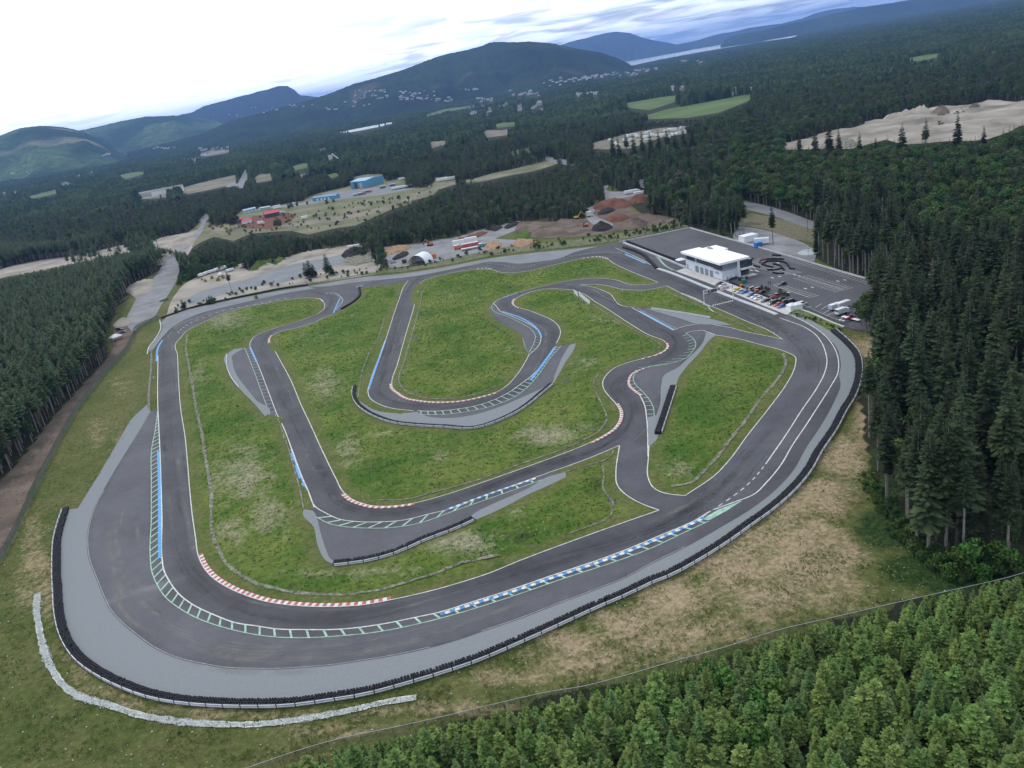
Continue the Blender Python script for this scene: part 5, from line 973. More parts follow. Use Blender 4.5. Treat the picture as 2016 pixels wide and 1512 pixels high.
for (x, y) in ((225,670),(305,655),(540,788),(635,770),(840,748),(898,765),(620,592),(698,575),(978,930),(1070,912),(755,980),(1408,832),(1498,816),(325,690),(265,690),(345,700)):
    a = z6(x-18, y-5); b = z6(x+18, y+5); ln(a, b, .75)
o = mb.build('parking_lines', 'line_white'); o['kind'] = 'structure'

# people
def person(px, py, shirt, trousers, label, rz=0, z=Z0, arm=0.0):
    t = thing('person', label, 'person', at(px, py, z), rz); hh = 1.76
    me = bpy.data.meshes.new('body')
    V = [(0, 0, .95), (0, 0, 1.2), (0, 0, 1.42), (0, 0, 1.52), (0, 0.01, 1.68), (.11, 0, .9), (.12, .03, .5), (.12, -.02, .08), (.13, .12, .04), (-.11, 0, .9), (-.13, .0, .5), (-.13, -.04, .08), (-.14, .1, .04), (.2, 0, 1.4), (.27, -.02, 1.12), (.28, .08+arm, .88), (.28, .1+arm, .80), (-.2, 0, 1.4), (-.27, -.02, 1.12), (-.28, .08, .88), (-.28, .1, .80)]
    E_ = [(0, 1), (1, 2), (2, 3), (3, 4), (0, 5), (5, 6), (6, 7), (7, 8), (0, 9), (9, 10), (10, 11), (11, 12), (2, 13), (13, 14), (14, 15), (15, 16), (2, 17), (17, 18), (18, 19), (19, 20)]
    RR = [.15, .14, .13, .06, .10, .09, .065, .045, .04, .09, .065, .045, .04, .065, .045, .032, .03, .065, .045, .032, .03]
    me.from_pydata(V, E_, []); o = link('body', me, t); md = o.modifiers.new('skin', 'SKIN'); 
    for i, v in enumerate(me.skin_vertices[0].data): v.radius = (RR[i], RR[i]*.85)
    me.skin_vertices[0].data[0].use_root = True; s = o.modifiers.new('sub', 'SUBSURF'); s.levels = s.render_levels = 1; me.materials.append(MAT[trousers])
    m = MB(); m.box((0, 0, .98), (.42, .27, .5), top=(1.05, .9)); 
    for sx_ in (-1, 1): m.tube((sx_*.2, 0, 1.43), (sx_*.27, -.02, 1.15), .085, .065)
    m.build('shirt', shirt, t); m = MB(); m.box((0, -.01, 1.64), (.2, .22, .16), top=(.7, .7)); m.build('hair', 'trim_dark', t); m = MB(); m.box((0, .075, 1.56), (.13, .08, .16), top=(.9, .8)); m.build('face', 'skin', t)
mat('skin', (.45,.28,.20), .6); mat('cloth_dark', (.02,.02,.025), .9); mat('cloth_navy', (.02,.03,.07), .9); mat('cloth_pale', (.5,.5,.5), .9)
person(1513,561.5,'cloth_dark','cloth_navy','person in dark clothes standing in the car park, the left of the pair',1.0); person(1516.8,560.8,'cloth_dark','cloth_dark','person in black standing in the car park, the right of the pair',2.4)
person(228,675,'cloth_dark','cloth_navy','person in dark clothes in front of the white canopy by the forest',.3,.06); person(243,666,'cloth_dark','cloth_dark','person in dark clothes at the right corner of the white canopy',1.9,.06); person(217,670,'cloth_pale','cloth_dark','person in a pale shirt at the left corner of the white canopy',1.2,.06)

# posts, poles and boards
def pole(px, py, h, r, label, name='flag_pole', cat='pole', m_='galvanised', head=None, z=0.3):
    t = thing(name, label, cat, at(px, py, z)); m = MB(); m.tube((0, 0, -.4), (0, 0, h), r, r*.7, 8); m.build('shaft', m_, t)
    if head == 'cross': m = MB(); m.box((0, 0, h-1.2), (2.4, .14, .14)); m.box((0, 0, h-2.2), (1.8, .12, .12)); m.build('crossarm', 'timber', t)
    elif head == 'lamp': m = MB(); m.box((.3, 0, h-.1), (.8, .35, .14)); m.build('lamp_head', 'galvanised', t)
    elif head == 'box': m = MB(); m.box((0, 0, 0), (.6, .5, 1.0)); m.build('control_box', 'frame_white', t)
    elif head == 'flag': m = MB(); m.box((.32, 0, h-.6), (.6, .03, .5)); m.build('marker_flag', 'banner_white', t)
mat('timber', (.16,.12,.09), .9)
pole(938,612,7.0,.07,'tall thin pole standing in the hairpin island meadow',head='flag'); pole(697,644,6.5,.06,'tall thin pole in the central island near the upper left hairpin',head='flag')
pole(1225.5,581,2.6,.06,'short yellow tipped marker post on the triangular bank by the pit straight','marker_post','post',head='flag')
UP = 'wooden utility poles along the road'
for i, (px, py, h) in enumerate([(1590,457,11),(1525,398,12),(1261,344,12),(396,441,10),(489,476,9)]): pole(px, py, h, .16, ['utility pole beside the road behind the car park','utility pole at the far treeline across the road','utility pole where the road passes the soil yard','utility pole where the gravel road meets the meadow','utility pole in the trees left of the red sheds'][i], 'utility_pole', 'utility pole', 'timber', 'cross', 0)
for i, (px, py) in enumerate([(1643.5,531),(1724,553.5),(1726.5,553),(1592,518)]): pole(px, py, 7.5, .09, ['lamp post on the car park wall in front of the bare trunks','lamp post at the far corner of the car park wall, left of the pair','lamp post at the far corner of the car park wall, right of the pair','lamp post on the car park wall near the pond'][i], 'lamp_post', 'lamp post', 'galvanised', 'lamp', .1)
bo = thing('marker_boards', 'line of white upright boards on props beside the upper infield track', 'boards', at(1131,580,.5), 0)
b0 = G(1131,580); 
def bl(px, py): p = G(px, py); return (p[0]-b0[0], p[1]-b0[1])
for (s_, e_, n_) in (((1131,580.5),(1139,588.5),3),((1141,586),(1162,603.5),7)):
    a = np.array(bl(*s_)); c = np.array(bl(*e_)); d = (c-a)/n_; an = math.atan2(d[1], d[0]); L_d = np.linalg.norm(d)
    for k in range(n_):
        p = a+d*(k+.5); m = MB(); m.box((p[0], p[1], .5), (L_d*(.8 if n_ == 3 else .96), .12, 2.0), an); m.build('board', 'frame_white', bo)
        m = MB(); q = p+np.array([math.sin(an), -math.cos(an)])*1.5; m.tube((p[0], p[1], 1.7), (q[0], q[1], -.1), .06); m.tube((p[0], p[1], .5), (p[0], p[1], -.2), .06); m.build('prop', 'frame_white', bo)
mp_ = [(309,817),(292,860),(294,955),(578,870),(545,820),(560,843),(576,909),(1450,1103),(1525,626),(1412,632),(1485,687),(447,820)]
for i, (px, py) in enumerate([(543,820),(559,863),(575,909),(303,745),(1524,659)]):
    t = thing('marker_post', ['small white marker post by the lower end of the inner straight hatching','small white marker post on the verge halfway down the inner straight','small white marker post beside the blue kerb on the inner straight','small white marker post left of the long left straight','small white marker post near the tip of the pit straight grass wedge'][i], 'post', at(px, py, .1)); m = MB(); m.tube((0, 0, -.2), (0, 0, .9), .12, .1, 8); m.build('post_shaft', 'frame_white', t); m = MB(); m.tube((0, 0, .9), (0, 0, 1.05), .2, .05, 8); m.build('post_cap', 'frame_white', t)
rk = MB()
def rock(mb, x, y, z, s, mi=0):
    q = Matrix.Rotation(random.uniform(0, 6), 3, Vector((random.random(), random.random(), random.random()+.1)).normalized())
    P8 = [Vector(v) for v in ((1, 0, 0), (-1, 0, 0), (0, 1, 0), (0, -1, 0), (0, 0, 1), (0, 0, -1))]; V = []
    for v in P8: w = q@(v*s*random.uniform(.7, 1.2)); V.append((x+w.x, y+w.y, z+w.z*.8))
    mb.add(V, [(0, 2, 4), (2, 1, 4), (1, 3, 4), (3, 0, 4), (2, 0, 5), (1, 2, 5), (3, 1, 5), (0, 3, 5)], mi)
RB = [(74,1168),(72,1194),(77,1236),(89,1286),(104,1320),(129,1353),(161,1373),(211,1387),(273,1407),(347,1420),(446,1426),(499,1426),(586,1417),(673,1402),(760,1382),(819,1373)]
mat('pale_rock', (.56,.58,.55), .9, .1, var=.25, scale=1.5)
strip('pale_gravel', RB, 1.5, .03, 'pale_rock', wob=.2)
P = resample(smooth_line(GP(RB)), .22)
for i, p in enumerate(P):
    T_ = (P[min(i+1, len(P)-1)]-P[max(i-1, 0)]); T_ = T_/np.linalg.norm(T_); N_ = np.array([-T_[1], T_[0]]); wd = .75+.25*math.sin(i*.05)+.15*math.sin(i*.31)
    for _ in range(15): u = random.uniform(-1, 1)*wd; rock(rk, p[0]+N_[0]*u+random.uniform(-.15, .15), p[1]+N_[1]*u, .04+.10*(1-(u/wd)**2)*random.random(), random.uniform(.07, .14))
o = rk.build('rock_berm', 'pale_rock'); setp(o, 'curved ribbon of loose pale rocks below the outer bend at the bottom left', 'rocks', kind='stuff')
rk = MB()
for _ in range(900):
    px = random.uniform(0, 1900); py = random.uniform(1000, 1512)
    g_ = G(px, py); 
    if not inside(SITE, np.array([px]), np.array([py]))[0] or inside(RING+[(1500,600),(600,600),(290,790),(160,990)], np.array([px]), np.array([py]))[0]: continue
    rock(rk, g_[0], g_[1], .05, random.choice((.08, .1, .13, .2)))
o = rk.build('scattered_stones', 'pale_rock'); setp(o, 'small pale stones scattered over the dry ground outside the tyre wall', 'stones', kind='stuff')

# ================================================================== industrial yards beyond the circuit
mat('metal_blue', (.10,.27,.42), .5, .3, var=.06, scale=.05); mat('roof_blue', (.22,.45,.66), .45, .3, var=.05, scale=.05); mat('roof_red', (.55,.07,.10), .5, .3, var=.1, scale=.1); mat('metal_pale', (.42,.55,.60), .6, var=.1)
mat('plaster', (.45,.42,.38), .9, var=.15)
def shed(pa, pb, depth, h, wall, roof, label, rise=1.0, doors=(), name='shed', cat='shed', mono=False, windows=0, loc=None, rz=None, L=None, group=None):
    if loc is None: a, b = G(*pa), G(*pb); d = b-a; L = float(np.linalg.norm(d[:2])); rz = math.atan2(d[1], d[0]); loc = (a[0], a[1], .1)
    t = thing(name, label, cat, loc, rz, group); m = MB(); m.box((L/2, depth/2, 0), (L, depth, h)); 
    if not mono: m.add([(0, 0, h), (0, depth, h), (0, depth/2, h+rise), (L, 0, h), (L, depth, h), (L, depth/2, h+rise)], [(0, 1, 2), (5, 4, 3)])
    m.build('wall', wall, t); m = MB()
    if mono: m.add([(-.4, -.4, h+.05), (L+.4, -.4, h+.05), (L+.4, depth+.4, h+rise), (-.4, depth+.4, h+rise), (-.4, -.4, h-.15), (L+.4, -.4, h-.15), (L+.4, depth+.4, h+rise-.25), (-.4, depth+.4, h+rise-.25)], [(0, 1, 2, 3), (7, 6, 5, 4), (0, 4, 5, 1), (1, 5, 6, 2), (2, 6, 7, 3), (3, 7, 4, 0)])
    else:
        for s_ in (0, 1):
            y0 = -.5 if s_ == 0 else depth+.5
            m.add([(-.4, y0, h-.25), (L+.4, y0, h-.25), (L+.4, depth/2, h+rise+.08), (-.4, depth/2, h+rise+.08), (-.4, y0, h-.1), (L+.4, y0, h-.1), (L+.4, depth/2, h+rise+.25), (-.4, depth/2, h+rise+.25)], [(4, 5, 6, 7), (3, 2, 1, 0), (0, 1, 5, 4), (1, 2, 6, 5), (3, 0, 4, 7)])
    m.build('roof', roof, t)
    for x, w, hh, mm in doors: m = MB(); m.box((x, -.05, 0), (w, .12, hh)); m.build('door', mm, t)
    for k in range(windows): m = MB(); m.box(((k+.7)*L/(windows+.4), -.04, h*.45), (1.3, .1, 1.1)); m.build('window', 'car_glass', t)
    return t
# the big blue hall: long wall faces lower left
hb0 = G(694,371); hb1 = G(721,369); hb2 = G(751,363)
shed((692,372),(722,369.5),34,9.5,'metal_blue','roof_blue','big blue metal hall with a pale blue roof beyond the meadow',1.6,[(10,6,8,'trim_dark'),(20,5,7,'plaster')],'industrial_hall','building')
shed((616,396.5),(662,391),9,4.2,'metal_blue','metal_blue','long low blue building left of the big blue hall',1.0,[(8,2.4,2.6,'frame_white'),(14,2.4,2.6,'frame_white'),(19,2.4,2.6,'frame_white'),(25,2.4,2.6,'frame_white')],windows=0)
shed((523,430),(551,424),10,4.5,'trim_dark','roof_red','open red roofed shed in the middle of the red earth yard',2.2)
shed((479,442),(497,438),7,3.6,'frame_white','roof_red','small red roofed shed with pale posts, left yard',1.2); shed((467,441),(479,436),8,3.8,'trim_dark','roof_red','smallest red roofed shed at the left edge of the red earth yard',1.4)
shed((481,421),(505,415.5),6,4.2,'metal_pale','metal_pale','pale blue cabin behind the red roofed sheds',.8,windows=3); shed((512,415),(532,411.5),5,3.2,'galvanised','galvanised','grey site cabin right of the pale blue cabin',.5)
ds = thing('fabric_dome_shed', 'white arched fabric shelter with an open end in the wood yard', 'shelter', at(829,517,.1), vdir((812,517),(849,514))); m = MB(); rr = 6.6; N_ = 14; V = []
for y in (-6, 6): V += [(math.cos(math.pi*i/N_)*rr, y, max(0, math.sin(math.pi*i/N_)*rr*.95)) for i in range(N_+1)]
F = [(i, i+1, N_+2+i, N_+1+i) for i in range(N_)]; F.append(tuple(range(2*N_+1, N_, -1))); m.add(V, F); m.build('fabric_cover', 'canvas', ds)
m = MB()
for i in range(N_): m.tube((math.cos(math.pi*i/N_)*rr*1.005, -6, math.sin(math.pi*i/N_)*rr*.955), (math.cos(math.pi*(i+1)/N_)*rr*1.005, -6, math.sin(math.pi*(i+1)/N_)*rr*.955), .14)
m.build('arch_frame', 'galvanised', ds)
bin_(808.5,519,3.2,2.2,2.8,'bin_orange','orange skip left of the white arched shelter',rz=.3,z=.1); bin_(854,508.5,3.2,2.2,2.8,'bin_orange','orange skip right of the white arched shelter',rz=.3,z=.1)
bin_(796.5,518,3,2,2.2,'post_dark','dark skip between the parked car and the orange skip',rz=.2,z=.1)
make_car('sedan', (.3,.33,.37), 'grey car parked left of the white arched shelter', loc=at(775,518,.1), rz=.3)
def digger(px, py, col, label, rz=0.0, s=1.0, reach=1.0):
    t = thing('excavator', label, 'excavator', at(px, py, .2), rz, scale=(s, s, s))
    for sy_ in (-1, 1): m = MB(); m.box((0, sy_*1.2, 0), (4.2, .7, .9), top=(.8, 1)); m.build('track', 'rubber_black', t)
    m = MB(); m.box((-.5, 0, .95), (3.6, 2.6, 1.2), top=(.92, .92)); m.build('body', paint(col), t); m = MB(); m.box((.9, .7, 1.0), (1.4, 1.0, 1.9), top=(.8, .9)); m.build('cab', 'car_glass', t)
    m = MB(); m.tube((1.0, -.3, 1.6), (3.6, -.3, 5.0*reach), .28, .24); m.build('boom', paint(col), t); m = MB(); m.tube((3.6, -.3, 5.0*reach), (6.0, -.3, 2.2), .22, .16); m.build('arm', paint(col), t); m = MB(); m.box((6.0, -.3, 1.0), (1.0, 1.1, 1.1), top=(.6, 1)); m.build('bucket', 'trim_dark', t)
digger(847,484,(.55,.14,.04),'orange excavator with raised arm in the wood yard',2.6); digger(1136,431,(.65,.42,.04),'yellow excavator at the treeline above the soil heaps',.2); digger(1153,446,(.60,.15,.06),'orange excavator among the dark soil heaps',2.9,.9,.6)
digger(1884,227,(.20,.17,.13),'dark excavator working on the far side of the sand quarry',.3,1.3); 
t = thing('wheel_loader', 'dark wheel loader alone on the quarry floor', 'loader', at(1849,252,2.5), .3); m = MB(); m.box((0, 0, 1), (5, 2.6, 1.6), top=(.8, .9)); m.build('body', paint((.25,.2,.08)), t); m = MB(); m.box((0, 0, 2.6), (1.8, 1.8, 1.5)); m.build('cab', 'car_glass', t); m = MB(); m.box((4, 0, .4), (1.6, 3, 1.3), top=(.5, 1)); m.build('bucket', 'trim_dark', t)
for x in (-1.6, 1.6):
    for y in (-1.4, 1.4): m = MB(); m.tube((x, y-.3, .9), (x, y+.3, .9), .9, n=12); m.build('wheel', 'rubber_black', t)
TA = vdir((892,487),(940,478))
trailer(904,484,9,2.6,4.2,(.74,.76,.80),'white cargo trailer behind the orange truck in the wood yard',TA,loc=at(904,484,.1)); trailer(928,479,9,2.6,4.4,(.72,.75,.76),'white cargo trailer above the red trailer in the wood yard',TA,loc=at(928,479,.1))
trailer(926,487,12,2.6,3.2,(.50,.09,.09),'long red trailer in the middle of the wood yard',TA,loc=at(926,487,.1)); trailer(900,491,4,2.5,3,(.60,.18,.06),'orange truck in front of the white trailers in the wood yard',TA,'tipper_truck','truck',loc=at(900,491,.1),cab=(.6,.18,.06)); trailer(925,492,12,2.5,1.6,(.30,.28,.25),'low grey flatbed trailer loaded with logs in front of the red trailer',TA,'flatbed_trailer','trailer',loc=at(925,492,.1)); trailer(948,486,3,2.3,2.5,(.08,.28,.34),'teal truck right of the red trailer',TA,'small_truck','truck',loc=at(948,486,.1),cab=(.08,.28,.34))
WV = 'white vehicles parked at the bushes in the upper left yard'
for i, (px, py, w, l_, h_, c_) in enumerate([(477,527,2.6,5,3.2,'white box van standing apart at the right end of the group'),(396,545,2.5,5.5,2.6,'white caravan at the left end of the group beside yellow broom'),(405,541.5,2.4,5,2.4,'white van second from the left end of the group'),(415,538,2.4,5,2.4,'white van below the yellow broom, third from the left'),(427,534.5,2.5,6,2.6,'long white caravan under a dark roof rack'),(434,544,2.4,5,2.4,'white van half hidden by the lone pine'),(440,531,2.5,5.5,2.9,'pale grey caravan above the lone pine'),(447,529,2.4,5,2.6,'white van tight behind the pale grey caravan'),(456,525,2.5,6,2.5,'white flatbed van near the right of the group'),(452,535,2.4,4.5,2.2,'white van in front of the flatbed van')]):
    trailer(px, py, l_, w, h_, (.74,.76,.76) if i != 6 else (.55,.57,.55), c_, vdir((430,535),(470,520))+random.uniform(-.5, .5), 'parked_van', 'van', loc=at(px, py, .06), group=WV, cab=(.74,.76,.76) if i in (0, 2, 3, 7, 9) else None)
for px, py, l_, h_, c_, lb, nm in [(546,411,9,4.2,(.8,.8,.8),'big white truck behind the red sheds','box_truck'),(556,421,5,3,(.55,.57,.6),'grey van right of the red roofed shed','parked_van'),(513,442,6,3.5,(.7,.7,.7),'white lorry in the red earth yard','box_truck'),(600,432,7,3.4,(.7,.72,.66),'small white tank trailer alone on the meadow','tank_trailer'),(577,403,5,2.6,(.5,.6,.66),'pale blue van on the track left of the low blue building','parked_van'),(728,366,4,4,(.28,.4,.5),'blue van against the big blue hall','parked_van'),(754,371,8,3,(.08,.12,.10),'dark green container right of the blue hall','container'),(773,367,8,3,(.05,.1,.42),'blue container further right of the blue hall','container'),(712,384,8,3,(.10,.10,.16),'dark lorry in the yard below the blue hall','flatbed_truck'),(721,380,12,3,(.4,.06,.06),'red and dark truck in the yard below the blue hall','flatbed_truck'),(700,386,5,2.4,(.2,.22,.35),'dark blue car in the yard below the blue hall','parked_van'),(697,490,10,3,(.72,.72,.70),'white flat trailer by the scrap heap in the gravel yard','flatbed_trailer'),(1243,381.5,12,3.0,(.72,.72,.74),'long white truck parked by the red soil heap','box_truck'),(1262,383.5,12,2.8,(.66,.66,.68),'second white truck parked behind the red soil heap','box_truck'),(1160,427,4,4,(.55,.52,.48),'white cabin at the treeline by the soil yard','site_cabin'),(870,357,14,4,(.7,.71,.72),'white trailer at the top of the meadow, left of its neighbour','box_trailer'),(886,355,14,4,(.66,.67,.68),'grey white trailer at the top of the meadow, right of its neighbour','box_trailer'),(791,371,26,3,(.55,.62,.58),'long pale green polytunnel beside the dark trees','polytunnel'),(796,354,16,3.4,(.7,.7,.66),'white trailer parked behind the green bushes right of the blue hall','box_trailer')]:
    trailer(px, py, l_, 2.8 if nm != 'polytunnel' else 5, h_, c_, lb, TA+random.uniform(-.1, .1), nm, nm.split('_')[-1], loc=at(px, py, .2), cab=c_ if 'truck' in nm or 'van' in nm else None)
# heaps
def heap(ring, h, m_, label, name='soil_heap', cat='heap', seed=0, rough=1.0, grid=1.6):
    R_ = GP(ring); cx = R_.mean(0)
    o = sheet(name, ring, .06, m_, grid=grid, step=2.5, kind=None, hfun=lambda X, Y, d: np.clip(d/(h*1.3), 0, 1)**.8*h*(.75+.35*fbm(X, Y, 9, seed)*rough)+.25*rough*fbm(X, Y, 2.6, seed+1)*np.clip(d/1.5, 0, 1)); setp(o, label, cat); return o
heap([(754,494),(770,488),(795,484),(812,485),(805,491),(780,499),(758,503)], 2.2, 'woodchip', 'orange heap of wood chips at the left of the wood yard', 'woodchip_heap', seed=1)
heap([(772,510),(800,494),(805,498),(795,507),(775,513)], 2.0, 'dark_soil', 'dark heap of scrap and timber below the wood chips', 'scrap_heap', seed=2)
heap([(898,474),(940,461),(962,456),(955,462),(925,472),(900,478)], 2.2, 'red_soil', 'long brown timber heap behind the white trailers', 'timber_heap', seed=3)
heap([(955,482),(975,474),(990,480),(985,490),(960,492)], 1.8, 'woodchip', 'pale yellow wood heap right of the teal truck', 'woodchip_heap', seed=4)
heap([(1004,484),(1020,473),(1058,474),(1056,481),(1030,487)], 2.4, 'woodchip', 'heap of brown and white timber nearest the light asphalt strip', 'timber_heap', seed=5)
heap([(954,452),(975,443),(990,448),(975,456)], 2.0, 'dark_soil', 'dark compost heap at the treeline left of centre', seed=6); heap([(992,449),(1010,438),(1022,437),(1015,445),(1000,451)], 2.0, 'dark_soil', 'dark compost heap at the treeline right of its neighbour', seed=7)
heap([(750,478),(765,466),(790,464),(785,470),(765,476)], 1.6, 'dark_soil', 'low dark heap in the bushes above the wood chips', seed=8)
heap([(1022,445),(1050,440),(1085,442),(1110,450),(1120,458),(1080,466),(1040,464),(1018,458)], 3.0, 'brown_soil', 'broad grey brown soil heap at the left of the soil yard', seed=9, grid=2.2)
heap([(1168,408),(1195,399),(1215,395),(1240,398),(1243,404),(1232,410),(1200,411),(1172,414)], 5, 'red_soil', 'large rust red soil heap in the soil yard', seed=10, grid=2.2)
heap([(1240,393),(1255,388),(1272,389),(1278,393),(1262,400),(1242,401)], 4, 'red_soil', 'smaller rust red soil heap beside the white trucks', seed=11)
heap([(1176,420),(1200,410),(1212,414),(1195,422),(1178,424)], 3, 'dark_soil', 'dark brown soil heap below the rust red heap', seed=12); heap([(1190,430),(1225,424),(1240,428),(1225,437),(1200,437)], 3.2, 'red_soil', 'dark red soil heap in the middle of the soil yard', seed=13)
heap([(1220,447),(1240,434),(1262,432),(1275,440),(1262,450),(1235,452)], 4.2, 'brown_soil', 'pointed grey soil heap at the right of the soil yard', seed=14); heap([(1290,440),(1302,432),(1312,436),(1300,444)], 2.5, 'brown_soil', 'small brown soil heap near the corner of the car park', seed=15)
heap([(1165,450),(1172,442),(1195,440),(1205,450),(1190,456),(1170,456)], 3.4, 'dark_soil', 'black debris heap beside the orange excavator', seed=16, rough=1.5); heap([(1095,437),(1105,433),(1130,434),(1160,436),(1150,441),(1110,443)], 2.2, 'brown_soil', 'grey rubble heap under the yellow excavator', seed=17, rough=1.4)
heap([(1055,452),(1075,446),(1095,449),(1090,458),(1062,461)], 2.5, 'brown_soil', 'grey brown rough heap nearest the verge', seed=18); heap([(672,502),(690,490),(715,488),(722,498),(700,508),(680,510)], 2.4, 'dark_soil', 'dark scrap heap beside the white flat trailer', 'scrap_heap', seed=19, rough=1.6)
heap([(688,500),(720,498),(735,515),(700,524),(678,520)], 1.2, 'drain_stone', 'flat pale gravel heap in the corner of the gravel yard', 'gravel_heap', seed=20); heap([(545,520),(555,512),(600,498),(650,490),(640,500),(590,512),(555,526)], 1.6, 'sandy_soil', 'long pale gravel bank along the bushes', 'gravel_bank', seed=21); heap([(508,528),(520,520),(540,521),(535,530),(515,534)], 1.8, 'sandy_soil', 'rounded tan soil heap below the green mound', seed=22)
heap([(330,484),(350,470),(368,462),(385,468),(380,482),(360,488)], 2.5, 'sandy_soil', 'pale sand heap where the track meets the gravel road', 'sand_heap', seed=23); heap([(262,560),(282,552),(300,550),(302,560),(285,580),(266,588)], 1.5, 'sandy_soil', 'pale sand bank between the left forest and the gravel road', 'sand_bank', seed=24); heap([(222,640),(240,625),(258,628),(252,640),(230,648)], 1.0, 'sandy_soil', 'pale sand patch behind the black van', 'sand_bank', seed=25)
heap([(1835,231),(1842,216),(1858,210),(1868,214),(1868,228),(1850,236)], 16, 'brown_soil', 'big rounded brown spoil heap at the back of the quarry', 'spoil_heap', seed=26, rough=.3, grid=3); heap([(1895,222),(1910,209),(1930,206),(1935,214),(1915,222)], 10, 'brown_soil', 'dark ragged spoil heap right of the rounded one', 'spoil_heap', seed=27, grid=4); heap([(1732,238),(1760,232),(1838,216),(1838,222),(1790,236),(1740,244)], 9, 'sandy_soil', 'long ochre sand bank along the back of the quarry', 'sand_bank', seed=28, grid=4)
heap([(1640,290),(1655,278),(1670,277),(1690,287),(1670,293)], 6, 'drain_stone', 'grey gravel cone at the front of the quarry', 'gravel_heap', seed=29, grid=3)
mat('moss_green', (.085,.135,.03), .95, .1, var=.25, scale=.3, bump=.8)
heap([(488,534),(500,520),(520,508),(545,508),(568,512),(556,520),(530,522),(505,532)], 4, 'moss_green', 'bright green overgrown mound behind the gravel yard', 'green_mound', 'mound', seed=30); heap([(1010,470),(1030,455),(1045,453),(1050,462),(1035,470)], 3, 'moss_green', 'bright green overgrown mound right of the wood yard', 'green_mound', 'mound', seed=31)
mat('white_wall', (.62,.62,.60), .8, var=.06, objvar=.3); mat('roof_grey', (.20,.20,.21), .8, objvar=.5)
sl = thing('concrete_silo', 'pale concrete batching plant tower in the trees beyond the meadow', 'tower', at(655,328,0), .2); m = MB(); m.box((0, 0, 0), (10, 10, 22), top=(.8, .8)); m.build('tower', 'plaster', sl); m = MB(); m.tube((4, 0, 24), (22, -4, 4), 1.2); m.build('conveyor', 'white_wall', sl); m = MB(); m.box((-18, 2, 0), (16, 10, 9)); m.build('annex', 'plaster', sl)
for px, py, L, D_, h_, w_, lb in [(300,388,60,30,10,'white_wall','large white warehouse in the woods on the far left'),(275,389,40,20,7,'white_wall','low white warehouse left of the large one'),(1256,189,60,30,9,'roof_red','red roofed yard building beyond the green field'),(1270,192,60,26,7,'white_wall','white yard building right of the red roofed one'),(1475,176,30,18,9,'white_wall','white farmhouse at the right end of the green field'),(1424,192,34,14,6,'white_wall','pale barn at the edge of the green field'),(1391,199,26,10,5,'white_wall','long pale shed on the near edge of the green field')]:
    shed(None, None, D_, h_, 'white_wall', w_ if w_ == 'roof_red' else 'roof_grey', lb, 2.5, loc=at(px, py, 0), rz=.25, L=L, name='warehouse' if 'warehouse' in lb else 'farm_building', cat='building')
PKG = 'white caravans and trucks in the lot behind the tall firs'
for i in range(26):
    px = random.uniform(1195, 1368); yc = 283-(px-1195)*.155+random.uniform(-7, 9); trailer(px, yc, random.uniform(7, 14), 3, random.uniform(3, 4.5), (.72,.73,.74), 'white caravan in the packed lot glimpsed between the tall dark firs', random.uniform(0, 3), 'caravan', 'caravan', loc=at(px, yc, .2), group=PKG)

# ------------------------------------------------------------------ distant houses, one copied with its parts
HG = 'small pale houses of the distant suburbs'
HL = 'small pale house with a grey pitched roof in the distant suburbs'
h0 = shed(None, None, 10, 6, 'white_wall', 'roof_grey', HL, 3.2, [(4, 1.2, 2.2, 'trim_dark')], 'distant_house', 'house', windows=3, loc=(0, 2600, 0), rz=0, L=14, group=HG)
HOUSE_PLACES = []
h_children = list(h0.children)

# ================================================================== hills
def hill_mat(name, dark, light, pale, patch=.62):
    m = bpy.data.materials.new(name); m.use_nodes = True; nt = m.node_tree; N = nt.nodes; L = nt.links; b = N['Principled BSDF']; b.inputs['Roughness'].default_value = 1; b.inputs['Specular IOR Level'].default_value = 0
    geo = N.new('ShaderNodeNewGeometry')
    def noise(sc, d=6): n = N.new('ShaderNodeTexNoise'); n.inputs['Scale'].default_value = sc; n.inputs['Detail'].default_value = d; L.new(geo.outputs['Position'], n.inputs[0]); return n.outputs[0]
    def ramp(v, a, c): r = N.new('ShaderNodeMapRange'); r.inputs[1].default_value = a; r.inputs[2].default_value = c; L.new(v, r.inputs[0]); return r.outputs[0]
    def mix(f, a, c):
        x = N.new('ShaderNodeMix'); x.data_type = 'RGBA'; L.new(f, x.inputs[0])
        for i, v in ((6, a), (7, c)):
            if isinstance(v, tuple): x.inputs[i].default_value = (*v, 1)
            else: L.new(v, x.inputs[i])
        return x.outputs[2]
    c = mix(ramp(noise(.0016), .42, .6), dark, light); c = mix(ramp(noise(.02, 5), .3, .75), c, dark); c = mix(ramp(noise(.0011, 7), patch, patch+.05), c, pale)
    L.new(c, b.inputs['Base Color']); bp = N.new('ShaderNodeBump'); bp.inputs['Strength'].default_value = 1; bp.inputs['Distance'].default_value = 14; L.new(noise(.03, 6), bp.inputs['Height']); L.new(bp.outputs[0], b.inputs['Normal'])
    MAT[name] = m
hill_mat('hill_forest', (.024,.038,.024), (.045,.068,.036), (.09,.085,.06), .62); hill_mat('hill_mixed', (.035,.06,.035), (.14,.20,.08), (.20,.20,.13), .60); hill_mat('hill_far', (.03,.04,.035), (.04,.06,.04), (.08,.09,.06), .75)
def ray(px, py): d = _f + _r*(px-1008)/FPX - _u*(py-756)/FPX; return math.atan2(d[0], d[1]), d[2]/math.hypot(d[0], d[1])
HILLS = []
